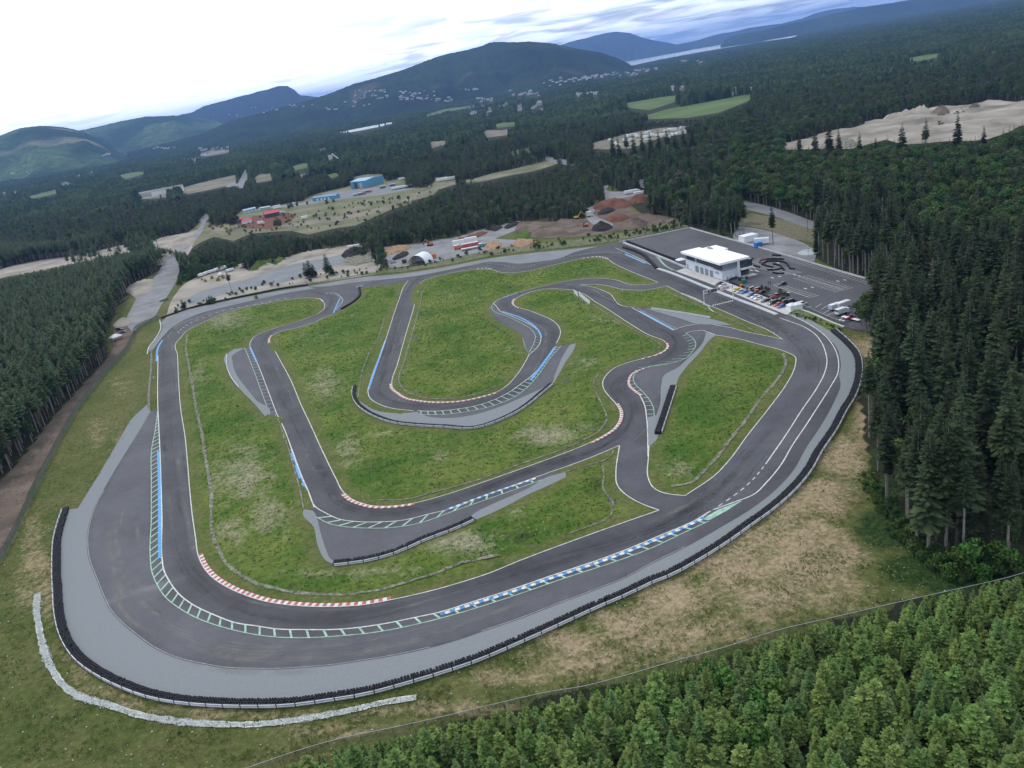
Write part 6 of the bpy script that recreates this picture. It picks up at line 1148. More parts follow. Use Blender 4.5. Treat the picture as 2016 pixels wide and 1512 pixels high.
def hill(ridge, D, w, m, seed, rough=.10):
    A = np.array([ray(*p) for p in ridge]); az, te = A[:, 0], A[:, 1]
    def hf(X, Y):
        a = np.arctan2(X, Y); r = np.hypot(X, Y); pk = 110+np.interp(a, az, te, left=-1, right=-1)*D; pk = pk*(1+.022*fbm(a*D, r*0, 900, seed+9, 5)*(pk > 90))
        wv = 1+.22*fbm(a*D, r*0, w*.45, seed, 3); t = np.clip((r-D)/np.where(r < D, w*wv, w*.7), -1, 1); p = np.cos(t*math.pi/2)**2
        n = fbm(X, Y, w*.35, seed+2, 5)
        return np.where(pk > 0, pk*p*(1+rough*2.2*n*(1-p)*2), 0)-12*(1-p)
    na = int((az[-1]-az[0])/.0011)+2; nr_ = 90; aa = np.linspace(az[0], az[-1], na); rr_ = np.concatenate([np.linspace(D-w*1.25, D, 70), np.linspace(D, D+w*.7, 20)[1:]])
    AA, RR_ = np.meshgrid(aa, rr_); X = (np.sin(AA)*RR_).ravel(); Y = (np.cos(AA)*RR_).ravel(); Z = hf(X, Y)+2.5*fbm(X, Y, 60, seed+5, 3)*(hf(X, Y) > 8)
    n2 = len(rr_); i = (np.arange(n2-1)[:, None]*na+np.arange(na-1)[None]).ravel(); F = np.stack([i, i+1, i+na+1, i+na], 1)
    o = mesh_np('hill', np.stack([X, Y, Z], 1), F, m, smooth=True); o['kind'] = 'structure'; HILLS.append(hf)
hill([(-260,330),(-120,290),(0,266),(40,252),(80,247),(130,252),(165,259),(200,276),(235,300),(270,318)], 7500, 2600, 'hill_mixed', 1)
hill([(60,310),(120,262),(160,256),(200,248),(240,238),(290,230),(340,228),(400,232),(440,242),(480,256),(560,285)], 9500, 2800, 'hill_mixed', 2)
hill([(250,285),(330,230),(345,228),(380,220),(400,209),(460,194),(510,181),(548,171),(566,169),(580,177),(590,187),(625,191),(640,205),(700,235)], 12000, 3200, 'hill_far', 3, .05)
hill([(250,300),(350,276),(400,262),(450,240),(500,226),(560,210),(620,194),(660,181),(700,164),(740,155),(800,134),(860,113),(930,95),(965,87),(1000,84),(1040,81),(1090,86),(1130,95),(1180,103),(1210,112),(1235,124),(1262,140)], 7000, 2400, 'hill_forest', 4, .12)
hill([(700,220),(750,160),(800,136),(850,119),(862,113),(890,106),(930,99),(960,130),(980,160)], 9000, 1600, 'hill_forest', 5)
hill([(1040,145),(1080,100),(1120,83),(1150,75),(1185,66),(1215,62),(1240,65),(1265,74),(1285,79),(1320,85),(1340,89),(1362,96)], 17000, 1500, 'hill_far', 6, .06)
hill([(1300,104),(1330,88),(1370,80),(1400,71),(1420,66),(1445,62),(1470,56),(1500,51),(1540,46),(1580,36),(1605,26),(1640,18),(1680,14),(1720,14),(1760,20)], 18500, 2200, 'hill_far', 7, .04)
hill([(1418,90),(1428,78),(1436,72),(1470,65),(1500,60),(1540,50),(1570,43),(1620,32),(1660,23),(1700,14),(1760,5),(1830,-6),(1950,-30),(2100,-52),(2300,-85)], 12500, 2200, 'hill_forest', 8, .08)
def terrain_z(X, Y):
    z = np.zeros_like(X)
    for hf in HILLS: z = np.maximum(z, hf(X, Y))
    return z
# ------------------------------------------------------------------ distant houses
rs = np.concatenate([np.linspace(900, 20000, 1400)])
placed = 0
for (px, py) in HOUSES_PX:
    az, te = ray(px, py); X = np.sin(az)*rs; Y = np.cos(az)*rs; z = 110+te*rs; hit = np.nonzero(z <= terrain_z(X, Y))[0]
    if not len(hit): continue
    k = hit[0]; x, y = X[k], Y[k]; zz = float(terrain_z(np.array([x]), np.array([y]))[0]); 
    if math.hypot(x, y) > 14000: continue
    r_ = h0 if placed == 0 else h0.copy()
    if placed: 
        COL.objects.link(r_)
        for ch in h_children: c = ch.copy(); COL.objects.link(c); c.parent = r_
    s_ = _h.uniform(.7, 1.15); r_.location = (x, y, zz); r_.rotation_euler = (0, 0, _h.uniform(-.7, .7)-az); r_.scale = (s_*_h.uniform(.9, 1.6), s_, s_*.9); placed += 1
    if placed >= 300: break

# ================================================================== trees
def foliage_mat(name, a, b_, obj=.25, hue=.03):
    m = bpy.data.materials.new(name); m.use_nodes = True; nt = m.node_tree; N = nt.nodes; L = nt.links; b = N['Principled BSDF']; b.inputs['Roughness'].default_value = .75; b.inputs['Specular IOR Level'].default_value = .12
    at_ = N.new('ShaderNodeAttribute'); at_.attribute_name = 'tint'; mx = N.new('ShaderNodeMix'); mx.data_type = 'RGBA'; mx.inputs[6].default_value = (*a, 1); mx.inputs[7].default_value = (*b_, 1); L.new(at_.outputs['Fac'], mx.inputs[0])
    oi = N.new('ShaderNodeObjectInfo'); hs = N.new('ShaderNodeHueSaturation'); mr = N.new('ShaderNodeMapRange'); mr.inputs[3].default_value = 1-obj; mr.inputs[4].default_value = 1+obj; L.new(oi.outputs['Random'], mr.inputs[0]); L.new(mr.outputs[0], hs.inputs['Value'])
    mu = N.new('ShaderNodeMath'); mu.operation = 'MULTIPLY'; mu.inputs[1].default_value = 7.31; L.new(oi.outputs['Random'], mu.inputs[0]); fr = N.new('ShaderNodeMath'); fr.operation = 'FRACT'; L.new(mu.outputs[0], fr.inputs[0]); m2 = N.new('ShaderNodeMapRange'); m2.inputs[3].default_value = .5-hue; m2.inputs[4].default_value = .5+hue; L.new(fr.outputs[0], m2.inputs[0]); L.new(m2.outputs[0], hs.inputs['Hue'])
    L.new(mx.outputs[2], hs.inputs['Color']); L.new(hs.outputs[0], b.inputs['Base Color']); MAT[name] = m
foliage_mat('needles_young', (.052,.102,.020), (.235,.335,.090), .22, .02)
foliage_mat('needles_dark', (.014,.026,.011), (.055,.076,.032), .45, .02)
foliage_mat('needles_pine', (.024,.047,.017), (.070,.108,.040), .40, .03)
foliage_mat('needles_blue', (.046,.092,.024), (.185,.275,.09), .22, .02)
foliage_mat('leaves_broad', (.026,.056,.016), (.095,.148,.042), .38, .04)
foliage_mat('leaves_olive', (.045,.060,.030), (.13,.14,.08), .30, .03)
foliage_mat('broom_yellow', (.06,.085,.02), (.42,.32,.03), .25, .01)
foliage_mat('leaves_bright', (.035,.085,.015), (.11,.20,.04), .25, .02)
mat('bark', (.13,.105,.085), .9, .1, var=.3, scale=1); mat('bark_pale', (.24,.22,.19), .9, .1, var=.3, scale=1)
def conifer(H, Rd, cb, seed, spacing=.5, nb=7, shape=.85, detail=1, ragged=.25, bare=0, droop=.25, wf=1.0):
    g = np.random.default_rng(seed); V = []; F = []; T = []
    z = H*cb
    while z < H*.985:
        t = (z-H*cb)/(H*(1-cb)); r0 = Rd*((1-t)**shape)*(.55+.45*min(1, t*6+.35)) + .12
        k = max(3, int(nb*(.5+.5*(1-t))+.5)); ph = g.uniform(0, 6.28)
        for j in range(k):
            if g.random() < .12: continue
            a = ph+6.283*j/k+g.uniform(-.35, .35); L = r0*g.uniform(1-ragged*1.3, 1+ragged); up = (.25 if t > .75 else .0)-droop*(1-t)*g.uniform(.5, 1.3)
            dx, dy = math.cos(a), math.sin(a); zz = z+g.uniform(-.5, .5)*spacing; sx_, sy_ = -dy, dx
            W_ = (L*g.uniform(.30, .46)+.08)*wf; tint = np.clip(g.normal(.42, .22), 0, 1)
            def P(u, v, w): return (dx*L*u+sx_*W_*v, dy*L*u+sy_*W_*v, zz+up*L*u*u+w*L)
            tips = min(1, tint+.30)
            n0 = len(V); V += [P(.02, 0, .03), P(.45, -.9, -.10), P(.5, 0, .06), P(.45, .9, -.10), P(.85, -.45, -.07), P(1.0, 0, .0), P(.85, .45, -.07)]; T += [tint*.5, tint, tint*.8, tint, tips, tips, tips]
            F += [(n0, n0+1, n0+2), (n0, n0+2, n0+3), (n0+1, n0+4, n0+2), (n0+2, n0+4, n0+5), (n0+2, n0+5, n0+6), (n0+2, n0+6, n0+3)]
            if detail > 1:
                for sgn in (-1, 1):
                    n0 = len(V); q = g.uniform(.15, .5); V += [P(q, 0, .02), P(q+.25, sgn*1.5, -.08), P(q+.42, sgn*1.1, -.03), P(q+.3, sgn*.3, .05)]; T += [tint*.6, tips, tips*.9, tint]; F += [(n0, n0+1, n0+2), (n0, n0+2, n0+3)]
        z += spacing*g.uniform(.75, 1.25)
    n0 = len(V); V += [(.12, 0, H*.95), (-.06, .1, H*.95), (-.06, -.1, H*.95), (0, 0, H*1.02)]; T += [.6]*4; F += [(n0, n0+1, n0+3), (n0+1, n0+2, n0+3), (n0+2, n0, n0+3)]
    tv = MB(); tv.tube((0, 0, -.3), (0, 0, H*.55), H*.011+.05, H*.008+.03, 7); tv.tube((0, 0, H*.55), (0, 0, H*.99), H*.008+.03, .02, 6)
    for _ in range(bare):
        a = g.uniform(0, 6.28); z = g.uniform(H*.2, H*(cb+.25)); L = g.uniform(.5, 1.6); tv.tube((0, 0, z), (math.cos(a)*L, math.sin(a)*L, z-.1*L), .03, .01, 3)
    return V, F, T, tv
def broadleaf(H, Rd, seed, n=1000, trunk=.3, leaf=.6, flat=.8):
    g = np.random.default_rng(seed); V = []; F = []; T = []; lobes = []
    nl = 11; zc = H*(trunk+.5*(1-trunk))
    for i in range(nl):
        a = g.uniform(0, 6.28); rr_ = Rd*g.uniform(.15, .68); zz = g.uniform(-1, 1); lobes.append((math.cos(a)*rr_*(1-.3*abs(zz)), math.sin(a)*rr_*(1-.3*abs(zz)), zc+zz*(H*(1-trunk)*.34), Rd*g.uniform(.32, .52)))
    lobes.append((0, 0, H-Rd*.42, Rd*.42))
    for k in range(n):
        lx, ly, lz, lr = lobes[g.integers(len(lobes))]; u = g.normal(size=3); u /= np.linalg.norm(u); rad = lr*g.uniform(.72, 1.08)
        if u[2] < -.55 and g.random() < .7: continue
        c = np.array([lx+u[0]*rad, ly+u[1]*rad, lz+u[2]*rad*flat]); nn = u+g.normal(size=3)*.45; nn /= np.linalg.norm(nn); a_ = np.cross(nn, g.normal(size=3)); a_ /= np.linalg.norm(a_); b_ = np.cross(nn, a_); s = leaf*g.uniform(.55, 1.25)
        n0 = len(V); V += [tuple(c+a_*s), tuple(c+b_*s*.7+nn*s*.15), tuple(c-a_*s*.9), tuple(c-b_*s*.75)]; t_ = float(np.clip(g.normal(.42, .24), 0, 1)); T += [t_, t_*.8, t_, t_*.9]; F += [(n0, n0+1, n0+2, n0+3)]
    tv = MB(); tv.tube((0, 0, -.3), (0, 0, zc), H*.018+.04, H*.01+.03, 7)
    for (lx, ly, lz, lr) in lobes[:7]: tv.tube((0, 0, H*trunk*g.uniform(.7, 1.2)), (lx, ly, lz), H*.008+.02, .02, 5)
    return V, F, T, tv
KIN = {}
PROTO = {}
def proto(kind, data, fm_, bark='bark'):
    V, F, T, tv = data; PROTO.setdefault(kind, []).append((V, F, T, tv, fm_, bark))
for i in range(8): proto('young', conifer(8, (1.9, 1.6, 2.05, 1.5, 1.8, 2.2, 1.7, 1.45)[i], .04, 40+i, .24, 11, (.62, .75, .6, .8, .7, .55, .7, .85)[i], 2, .55, 0, -.05, .62), 'needles_blue' if i in (3, 6) else 'needles_young')
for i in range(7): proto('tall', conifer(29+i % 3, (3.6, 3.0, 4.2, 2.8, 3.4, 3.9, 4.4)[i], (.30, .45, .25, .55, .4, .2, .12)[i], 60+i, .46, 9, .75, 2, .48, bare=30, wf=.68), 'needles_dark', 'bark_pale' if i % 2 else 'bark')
for i in range(4): proto('pine', conifer(17, 2.5, (.52, .6, .46, .4)[i], 80+i, .5, 8, .62, 1, .45, bare=10, wf=.8), 'needles_pine', 'bark_pale' if i % 2 else 'bark')
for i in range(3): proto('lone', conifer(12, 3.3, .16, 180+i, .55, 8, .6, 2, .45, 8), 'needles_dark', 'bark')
for i in range(2): proto('snag', conifer(20, 1.5, .5, 170+i, 1.6, 3, .5, 1, .6, bare=60), 'bark_pale', 'bark_pale')
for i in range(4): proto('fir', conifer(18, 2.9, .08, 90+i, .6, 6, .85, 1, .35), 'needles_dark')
for i in range(5): proto('broad', broadleaf(14, 4.6, 100+i, 2000, leaf=.42), 'leaves_broad', 'bark_pale')
for i in range(3): proto('olive', broadleaf(9, 3.2, 120+i, 700, .2, .45), 'leaves_olive', 'bark_pale')
for i in range(2): proto('bush', broadleaf(3, 1.9, 130+i, 420, .05, .28), 'leaves_broad')
for i in range(2): proto('broom', broadleaf(2.2, 1.6, 140+i, 420, .05, .2), 'broom_yellow')
for i in range(2): proto('bright', broadleaf(5.5, 2.8, 150+i, 650, .12, .34), 'leaves_bright')
def fence_y(px): return np.interp(px, [380, 482, 648, 797, 899, 993, 1073, 1157, 1200, 1324, 1423, 1547, 1615, 1739, 1863, 1982, 2300], [1590, 1545, 1490, 1460, 1436, 1413, 1393, 1375, 1362, 1330, 1302, 1262, 1244, 1213, 1183, 1154, 1060])
def zone(px, py):
    """0 none 1 young 2 tall fir 3 plantation pine 4 mixed 5 broadleaf"""
    z = np.full(px.shape, 4)
    z[(px < 345) & (py > 500)] = 3; z[(px < 375) & (py > 486) & (py < 560) & (px > 150)] = 3
    z[(px > 1440) & (py < 480) & (py > 285-(px-1440)*.06)] = 5; z5 = (px > 1760) & (py < 535) & (py > 300)
    z[(px > 1590) & (py > 440) & (px < 1760)] = 2; z[(px > 1690) & (py > 500)] = 2
    z[z5] = 5
    z[(px > 340) & (px < 1240) & (py > 330) & (py < 520)] = 6
    z[(px > 1690) & (py > 900) & (py > np.interp(px, [1690, 1764, 1829, 1866, 1925, 2016, 2400], [900, 1028, 1090, 1106, 1126, 1118, 1000]))] = 0
    z[py > fence_y(px)] = 1
    return z
def cand(sp, x0, x1, y0, y1, jit=.42):
    a, b = np.meshgrid(np.arange(x0, x1, sp), np.arange(y0, y1, sp)); a = a.astype(float); b = b.astype(float); a[::2] += sp/2; a = a.ravel()+rng.uniform(-jit, jit, a.size)*sp; b = b.ravel()+rng.uniform(-jit, jit, b.size)*sp; return a, b
def accept(a, b, h, zs, mL=-70, mR=2100, mB=1640, ex=None):
    px, py = proj(a, b, np.zeros_like(a)); f = (b > 55) & (px > mL-20) & (px < mR) & (py < mB) & (py > -80)
    a, b, px, py = a[f], b[f], px[f], py[f]; h = h[f] if np.ndim(h) else np.full(a.shape, h); z = zone(px, py); k = np.isin(z, zs); h = h.copy(); done = np.zeros(a.shape, bool); nox = 1 in zs
    for f_ in (1, .72, .5, .32):
        good = k & ~done
        for q in (0, .35, .7, 1.0):
            qx, qy = proj(a, b, h*f_*q)
            good &= (qy > fence_y(qx)-20) if nox else ~is_clear(qx, qy)
        h = np.where(good, h*f_, h); done |= good
    return a[done], b[done], h[done]
TREES = {}    # kind -> list of (x,y,scale)
def addk(kind, a, b, h, H0): TREES.setdefault(kind, []).append(np.stack([a, b, h/H0], 1))
a, b = cand(2.5, -80, 170, 55, 190); a, b, h = accept(a, b, 3.8+4.8*rng.random(a.size), [1], 380); k = rng.random(a.size) < .955; addk('young', a[k], b[k], h[k], 8); k2 = ~k; addk('bright', a[k2], b[k2], h[k2]*.9, 5.5)
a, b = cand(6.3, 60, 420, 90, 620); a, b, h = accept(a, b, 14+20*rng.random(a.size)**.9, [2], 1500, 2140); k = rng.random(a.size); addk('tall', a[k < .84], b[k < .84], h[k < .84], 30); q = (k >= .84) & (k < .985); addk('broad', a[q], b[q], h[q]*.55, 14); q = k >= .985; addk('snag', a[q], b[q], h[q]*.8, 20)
a, b = cand(3.9, -760, -60, 130, 1150); a, b, h = accept(a, b, rng.uniform(14, 21, a.size), [3], -90); k = rng.random(a.size); addk('pine', a[k < .93], b[k < .93], h[k < .93], 17); q = k >= .93; addk('broad', a[q], b[q], h[q]*.7, 14)
a, b = cand(6.4, 60, 900, 250, 1000); a, b, h = accept(a, b, rng.uniform(11, 19, a.size), [5], 1400, 2130); k = rng.random(a.size)+.12*fbm(a, b, 60, 21); addk('broad', a[k < .82], b[k < .82], h[k < .82], 14); q = k >= .82; addk('fir', a[q], b[q], h[q]*1.35, 18)
a, b = cand(5.8, -800, 330, 380, 1560); a, b, h = accept(a, b, rng.uniform(9, 17, a.size), [6]); k = rng.random(a.size)+.25*fbm(a, b, 50, 22); addk('fir', a[k < .62], b[k < .62], h[k < .62], 18); q = (k >= .62) & (k < .80); addk('broad', a[q], b[q], h[q]*.8, 14); q = k >= .80; addk('olive', a[q], b[q], h[q]*.75, 9)
a, b = cand(8.2, -1100, 1100, 350, 1560); a, b, h = accept(a, b, rng.uniform(13, 24, a.size), [4]); k = rng.random(a.size)+.25*fbm(a, b, 120, 23); addk('fir', a[k < .52], b[k < .52], h[k < .52], 18); q = (k >= .52) & (k < .85); addk('broad', a[q], b[q], h[q]*.75, 14); q = k >= .85; addk('olive', a[q], b[q], h[q]*.7, 9)
def edgey(P): px, py = proj(P[:, 0], P[:, 1], np.zeros(len(P))); return is_clear(px-50, py) | is_clear(px-30, py+14)
# individually seen trees: (kind, px, py, height)
SING = []
def single(kind, px, py, h, z=0): kind = 'lone' if kind == 'fir' else kind; g_ = G(px, py); SING.append((kind, g_[0], g_[1], h))
for px, py, h in [(605,547,11),(613,546,13),(620,546,10),(648,541,15),(655,542,8),(457,576,17),(415,598,6),(362,609,7),(410,600,5),(420,598,6),(1522,481,22),(1466,470,24),(1457,468,20),(1448,466,22),(1440,464,21),(1463,462,26)]: single('fir' if h < 16 else 'tall', px, py, h)
for px, py, h in [(1862,1090,33),(1884,1082,38),(1828,1088,30),(1806,1066,29),(1913,1075,25),(1982,1110,24),(1788,1030,26),(1729,925,24),(1712,860,27),(1745,985,22),(1631,520,26),(1659,533,25),(1689,545,25),(1704,548,26),(1717,551,27),(1680,542,24),(1673,540,26)]: single('tall', px, py, h)
for px, py, h in [(1606,323,30),(1633,318,34),(1652,320,28),(1776,325,32),(1822,322,34),(1884,318,33),(1693,330,28),(1725,325,22),(1575,322,24),(1935,315,24),(1210,325,36),(1222,330,33),(1237,322,34),(1252,330,36),(1268,318,33),(1284,322,35),(1300,316,32),(1317,320,36),(1332,318,30),(1348,312,34),(1366,310,33)]: single('tall', px, py, h)
for px, py, h in [(1705,655,11),(1695,640,9),(1712,640,12),(1700,625,8)]: single('broad', px, py, h*1.15)
for px, py, h in [(1886,1128,6),(1908,1120,7),(1850,1120,4),(1965,1118,6),(1930,1150,5),(1990,1128,5),(1870,1140,4)]: single('bright', px, py, h)
for px, py in [(1508,577),(1514,579),(1538,585),(1545,588),(1551,590),(1456,558),(1470,556),(1500,573),(1536,582)]: single('olive', px, py, 3.3)
for px, py, h in [(744,530,7),(752,526,8),(760,527,6),(738,515,7),(746,505,8),(830,478,9),(840,474,8),(820,480,8),(905,470,7),(938,455,10),(945,450,11),(958,452,9),(870,455,10),(880,448,10),(1045,432,6),(775,414,6),(787,398,8),(805,398,7),(732,407,6),(680,431,5),(645,405,8),(658,401,6),(586,408,7),(575,412,9),(570,414,8),(606,405,6),(553,450,11),(545,449,9),(462,448,16),(455,450,14),(470,447,14),(508,416,7),(1290,372,12),(1272,385,6)]: single('olive', px, py, h)
for px, py in [(391,548),(398,552),(405,555),(440,548),(418,549),(430,553),(452,545),(505,588),(424,530),(419,530),(452,462),(448,458),(455,457),(435,449),(428,447),(414,448),(420,452),(438,447),(446,452),(564,431),(560,427),(570,436),(580,425),(575,426),(797,402),(785,405),(790,407),(868,468),(875,470),(892,450),(900,447),(910,446),(880,452),(925,440),(760,495),(767,483),(775,480),(741,515),(745,522),(736,506),(1052,478),(1062,480),(1058,476),(905,420),(912,425),(765,480),(655,412),(648,411),(1784,292),(1792,294),(850,367),(840,370),(1640,262),(1600,275),(1580,285)]: single('broom', px, py, random.uniform(1.6, 2.8) if py > 470 else random.uniform(2.5, 4))
for _ in range(150):
    px = random.uniform(330, 1340); t = (px-330)/1010; yb = np.interp(px, [325, 500, 606, 799, 958, 1100, 1219, 1356], [624, 576, 558, 533, 505, 488, 472, 447]); single('bush' if random.random() < .7 else 'olive', px, yb-random.uniform(0, 15), random.uniform(1.0, 3.0))
for _ in range(120):
    px = random.uniform(700, 1010); single('bush' if random.random() < .75 else 'bright', px, np.interp(px, [700, 760, 860, 950, 1010], [505, 482, 468, 445, 436])+random.uniform(-12, 6), random.uniform(2, 4.5))
single('broom', 1391, 1205, .7)
for _ in range(170):
    px = random.uniform(470, 900); single('bush', px, np.interp(px, [470, 640, 760, 900], [428, 405, 385, 362])+random.uniform(5, 45), random.uniform(1.2, 3))
for _ in range(160):
    px = random.uniform(350, 560); single('bush' if random.random() < .8 else 'bright', px, np.interp(px, [350, 400, 480, 560], [560, 534, 524, 506])+random.uniform(-10, 4), random.uniform(2.5, 6))
for _ in range(260):
    px = random.uniform(1700, 1900); single('bush' if random.random() < .5 else 'bright', px+random.uniform(-14, 26), np.interp(px, [1700, 1740, 1764, 1806, 1829, 1866, 1900], [930, 985, 1030, 1068, 1092, 1110, 1125])+random.uniform(0, 30), random.uniform(.7, 1.7))
for _ in range(70):
    px = random.uniform(700, 1010); single('olive', px, np.interp(px, [700, 760, 860, 950, 1010], [500, 480, 466, 445, 436])+random.uniform(-14, 4), random.uniform(4, 8))
for _ in range(60):
    px = random.uniform(350, 560); single('broad', px, np.interp(px, [350, 400, 480, 560], [556, 530, 521, 503])+random.uniform(-14, 0), random.uniform(5, 9))
for _ in range(60):
    px = random.uniform(1160, 1356); single('olive' if random.random() < .5 else 'bright', px, np.interp(px, [1160, 1250, 1300, 1356], [478, 462, 452, 440])+random.uniform(-6, 4), random.uniform(1, 3))
for _ in range(80):
    px = random.uniform(1745, 2010); single('bush', px, np.interp(px, [1745, 1800, 1870, 2016], [1000, 1075, 1120, 1112])+random.uniform(-10, 22), random.uniform(1, 3))
for _ in range(40):
    px = random.uniform(1556, 1655); single('bush', px, np.interp(px, [1556, 1610, 1655], [617, 632, 652])+random.uniform(-3, 4), random.uniform(.5, 1.2))
H0 = {'lone': 12, 'snag': 20, 'young': 8, 'tall': 30, 'pine': 17, 'fir': 18, 'broad': 14, 'olive': 9, 'bush': 3, 'broom': 2.2, 'bright': 5.5}
for kd in H0:
    s = [(x, y, h/H0[kd]) for k_, x, y, h in SING if k_ == kd]
    if s: TREES.setdefault(kd, []).append(np.array(s))
NAMES = {'lone': ('lone_pine', 'pine tree', 'lone bushy pine standing in the open between the track edge and the yards', 'further lone pines', 'lone pines by the yards'),
 'snag': ('dead_tree', 'dead tree', 'bare grey dead tree standing among the dark firs on the right', 'further bare dead trees in the right hand forest', 'dead trees among the firs'),
 'young': ('young_fir', 'fir tree', 'light green young fir in the dense plantation below the bottom fence', 'further young firs filling the plantation below the bottom fence', 'young firs below the bottom fence'),
 'tall': ('tall_fir', 'fir tree', 'tall dark fir with a long straight trunk in the old forest on the right', 'further tall dark firs standing deeper in the old forest on the right', 'tall firs of the right hand forest'),
 'pine': ('plantation_pine', 'pine tree', 'slender pine with bare lower trunk in the plantation on the left', 'further slender pines filling the plantation on the left', 'pines of the left hand plantation'),
 'fir': ('dark_fir', 'fir tree', 'dark conical fir among the woods and yards beyond the circuit', 'distant dark firs making up the woods beyond the circuit', 'dark firs beyond the circuit'),
 'broad': ('broadleaf_tree', 'tree', 'round crowned green broadleaf tree in the woods around the circuit', 'further round crowned broadleaf trees in the distant woods', 'broadleaf trees around the circuit'),
 'olive': ('small_tree', 'tree', 'small grey green tree beside the yards and parked cars', 'further small grey green trees between the yards', 'small grey green trees'),
 'bush': ('bush', 'bush', 'low dark green bush at the edge of the circuit and its yards', 'further low dark bushes', 'low bushes'),
 'broom': ('broom_bush', 'bush', 'low bush covered in yellow flowers near the yards', 'further yellow flowering bushes', 'yellow flowering bushes'),
 'bright': ('leafy_shrub', 'shrub', 'bright green leafy shrub at the forest edge', 'further bright green shrubs at the forest edge', 'bright green shrubs')}
def gn_scatter(name, P, protos, label, cat):
    me = bpy.data.meshes.new(name); me.vertices.add(len(P)); co = np.zeros((len(P), 3), np.float32); co[:, :2] = P[:, :2]; me.vertices.foreach_set('co', co.ravel())
    for n_, ty, v in (('sc', 'FLOAT', P[:, 2]), ('rz', 'FLOAT', rng.uniform(0, 6.28, len(P))), ('pick', 'INT', rng.integers(0, len(protos), len(P)))):
        a_ = me.attributes.new(n_, ty, 'POINT'); a_.data.foreach_set('value', np.asarray(v, dtype=np.int32 if ty == 'INT' else np.float32))
    o = link(name, me); setp(o, label, cat, kind='stuff')
    ng = bpy.data.node_groups.new(name, 'GeometryNodeTree'); ng.interface.new_socket('Geometry', in_out='INPUT', socket_type='NodeSocketGeometry'); ng.interface.new_socket('Geometry', in_out='OUTPUT', socket_type='NodeSocketGeometry')
    N = ng.nodes; L = ng.links; gi = N.new('NodeGroupInput'); go = N.new('NodeGroupOutput'); jn = N.new('GeometryNodeJoinGeometry')
    for cr, tr in reversed(protos):
        j2 = N.new('GeometryNodeJoinGeometry')
        for ob in (cr, tr): oi = N.new('GeometryNodeObjectInfo'); oi.inputs['Object'].default_value = ob; oi.transform_space = 'ORIGINAL'; L.new(oi.outputs['Geometry'], j2.inputs[0])
        g2 = N.new('GeometryNodeGeometryToInstance'); L.new(j2.outputs[0], g2.inputs[0]); L.new(g2.outputs[0], jn.inputs[0])
    def na(n_, ty): a_ = N.new('GeometryNodeInputNamedAttribute'); a_.data_type = ty; a_.inputs[0].default_value = n_; return a_.outputs[0]
    ip = N.new('GeometryNodeInstanceOnPoints'); L.new(gi.outputs[0], ip.inputs['Points']); L.new(jn.outputs[0], ip.inputs['Instance']); ip.inputs['Pick Instance'].default_value = True; L.new(na('pick', 'INT'), ip.inputs['Instance Index'])
    cx = N.new('ShaderNodeCombineXYZ'); L.new(na('rz', 'FLOAT'), cx.inputs[2]); L.new(cx.outputs[0], ip.inputs['Rotation']); c2 = N.new('ShaderNodeCombineXYZ'); s_ = na('sc', 'FLOAT')
    for k in range(3): L.new(s_, c2.inputs[k])
    L.new(c2.outputs[0], ip.inputs['Scale']); L.new(ip.outputs[0], go.inputs[0]); md = o.modifiers.new('scatter', 'NODES'); md.node_group = ng
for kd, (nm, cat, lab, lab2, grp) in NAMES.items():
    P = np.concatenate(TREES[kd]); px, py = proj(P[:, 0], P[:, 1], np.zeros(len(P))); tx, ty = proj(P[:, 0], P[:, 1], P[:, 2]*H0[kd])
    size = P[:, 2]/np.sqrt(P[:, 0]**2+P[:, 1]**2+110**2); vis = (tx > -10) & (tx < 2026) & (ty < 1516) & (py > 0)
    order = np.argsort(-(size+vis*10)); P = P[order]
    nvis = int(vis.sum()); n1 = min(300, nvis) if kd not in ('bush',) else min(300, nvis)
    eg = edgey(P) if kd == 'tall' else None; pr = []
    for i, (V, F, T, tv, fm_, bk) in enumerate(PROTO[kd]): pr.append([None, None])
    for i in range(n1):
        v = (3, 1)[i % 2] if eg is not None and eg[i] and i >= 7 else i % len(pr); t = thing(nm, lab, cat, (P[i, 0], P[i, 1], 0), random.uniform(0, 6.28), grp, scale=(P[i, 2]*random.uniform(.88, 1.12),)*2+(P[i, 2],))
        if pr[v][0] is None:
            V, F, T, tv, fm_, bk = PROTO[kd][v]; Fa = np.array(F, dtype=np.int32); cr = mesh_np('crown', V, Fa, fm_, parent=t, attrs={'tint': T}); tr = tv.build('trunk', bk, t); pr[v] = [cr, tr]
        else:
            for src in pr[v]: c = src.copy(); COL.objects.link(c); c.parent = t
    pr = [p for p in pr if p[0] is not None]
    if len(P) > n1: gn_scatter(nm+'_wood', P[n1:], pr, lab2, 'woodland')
    print(kd, len(P), n1, nvis)

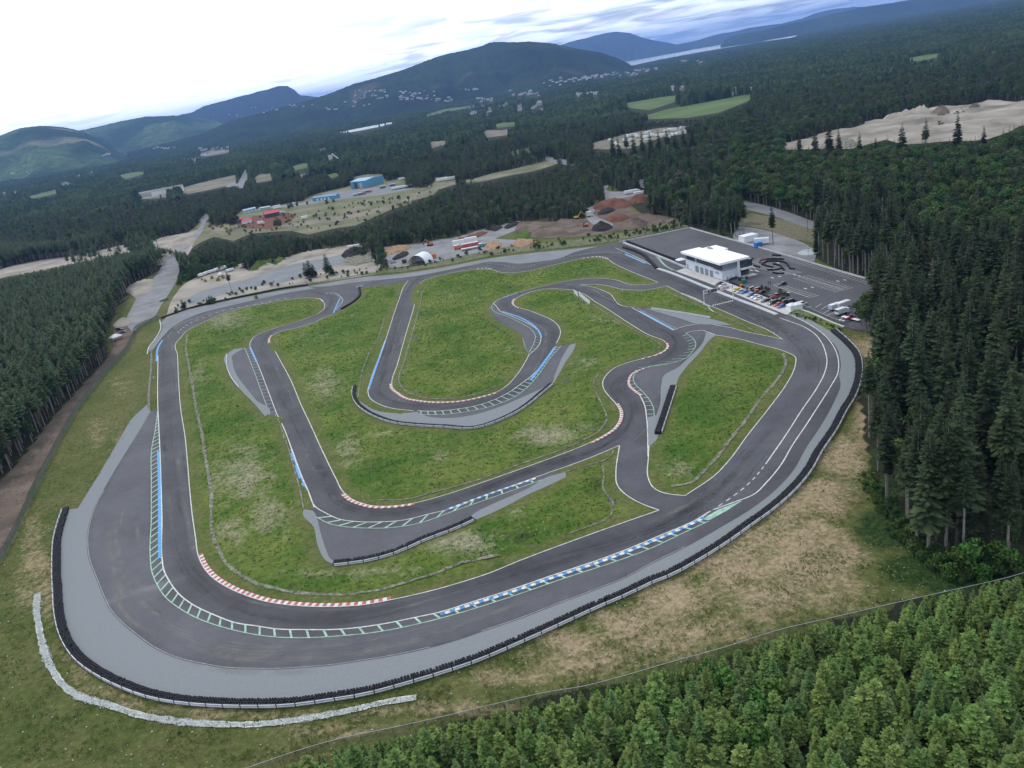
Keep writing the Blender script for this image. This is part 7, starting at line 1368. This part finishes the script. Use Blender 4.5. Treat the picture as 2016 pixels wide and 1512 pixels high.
# ------------------------------------------------------------------ the forest canopy from 1.5 km outwards, one mass of jittered crowns
nA, nR = 1050, 820; aa = np.linspace(-R(40), R(44), nA); rr_ = np.geomspace(1500, 13500, nR)
AA, RR_ = np.meshgrid(aa, rr_); X = (np.sin(AA)*RR_).ravel(); Y = (np.cos(AA)*RR_).ravel()
cell = 8.5
def hsh(ix, iy, k): v = np.sin(ix*127.1+iy*311.7+k*74.7)*43758.5453; return v-np.floor(v)
ix0 = np.floor(X/cell); iy0 = np.floor(Y/cell); hgt = np.zeros(X.shape); tint = np.zeros(X.shape)
for di in (-1, 0, 1):
    for dj in (-1, 0, 1):
        ci = ix0+di; cj = iy0+dj; cx = (ci+.5+(hsh(ci, cj, 1)-.5)*.8)*cell; cy = (cj+.5+(hsh(ci, cj, 2)-.5)*.8)*cell; hh = 10+11*hsh(ci, cj, 3); d = np.hypot(X-cx, Y-cy); con = hsh(ci, cj, 4) > .35
        hv = hh*np.where(con, 1-d/6.5, .8*np.sqrt(np.clip(1-(d/6.8)**2, 0, 1))); u = hv > hgt; hgt = np.where(u, hv, hgt); tint = np.where(u, np.where(con, .28*hsh(ci, cj, 5), .3+.6*hsh(ci, cj, 5)), tint)
hgt = np.maximum(hgt, 2.5)*(1+.35*fbm(X, Y, 700, 31, 3))+6*fbm(X, Y, 420, 33, 3)*np.clip((RR_.ravel()-1600)/1500, 0, 1)
hgt = np.clip(hgt, 1.5, 40)
open_ = np.zeros(X.shape, bool)
for q in (0, .5, 1.0): qx, qy = proj(X, Y, 17*q+X*0); open_ |= is_clear(qx, qy)
hgt = np.where(open_, -1.5, hgt)
tint = np.clip(tint+.30*fbm(X, Y, 300, 35, 3), 0, 1)
m = bpy.data.materials.new('canopy'); m.use_nodes = True; nt = m.node_tree; N = nt.nodes; L = nt.links; b = N['Principled BSDF']; b.inputs['Roughness'].default_value = 1; b.inputs['Specular IOR Level'].default_value = 0
at_ = N.new('ShaderNodeAttribute'); at_.attribute_name = 'tint'; mx = N.new('ShaderNodeMix'); mx.data_type = 'RGBA'; mx.inputs[6].default_value = (.016,.030,.016, 1); mx.inputs[7].default_value = (.060,.085,.034, 1); L.new(at_.outputs['Fac'], mx.inputs[0]); L.new(mx.outputs[2], b.inputs['Base Color']); MAT['canopy'] = m
i = (np.arange(nR-1)[:, None]*nA+np.arange(nA-1)[None]).ravel(); F = np.stack([i, i+1, i+nA+1, i+nA], 1)
o = mesh_np('distant_forest', np.stack([X, Y, hgt], 1), F, 'canopy', attrs={'tint': tint}); setp(o, 'far off dark forest reaching across the plain to the hills', 'forest', kind='stuff')

# ------------------------------------------------------------------ the air
hm = bpy.data.materials.new('air'); hm.use_nodes = True; nt = hm.node_tree; N = nt.nodes; L = nt.links; N.clear(); out = N.new('ShaderNodeOutputMaterial'); pv = N.new('ShaderNodeVolumePrincipled'); pv.inputs['Color'].default_value = (.26, .48, 1.0, 1); pv.inputs['Density'].default_value = HAZE; pv.inputs['Anisotropy'].default_value = .2; L.new(pv.outputs[0], out.inputs['Volume'])
bm = MB(); bm.box((0, 0, -20), (94000, 94000, 760)); hz_o = bm.build('haze', hm); setp(hz_o, kind='stuff', label='pale blue air between the circuit and the far hills', cat='haze')
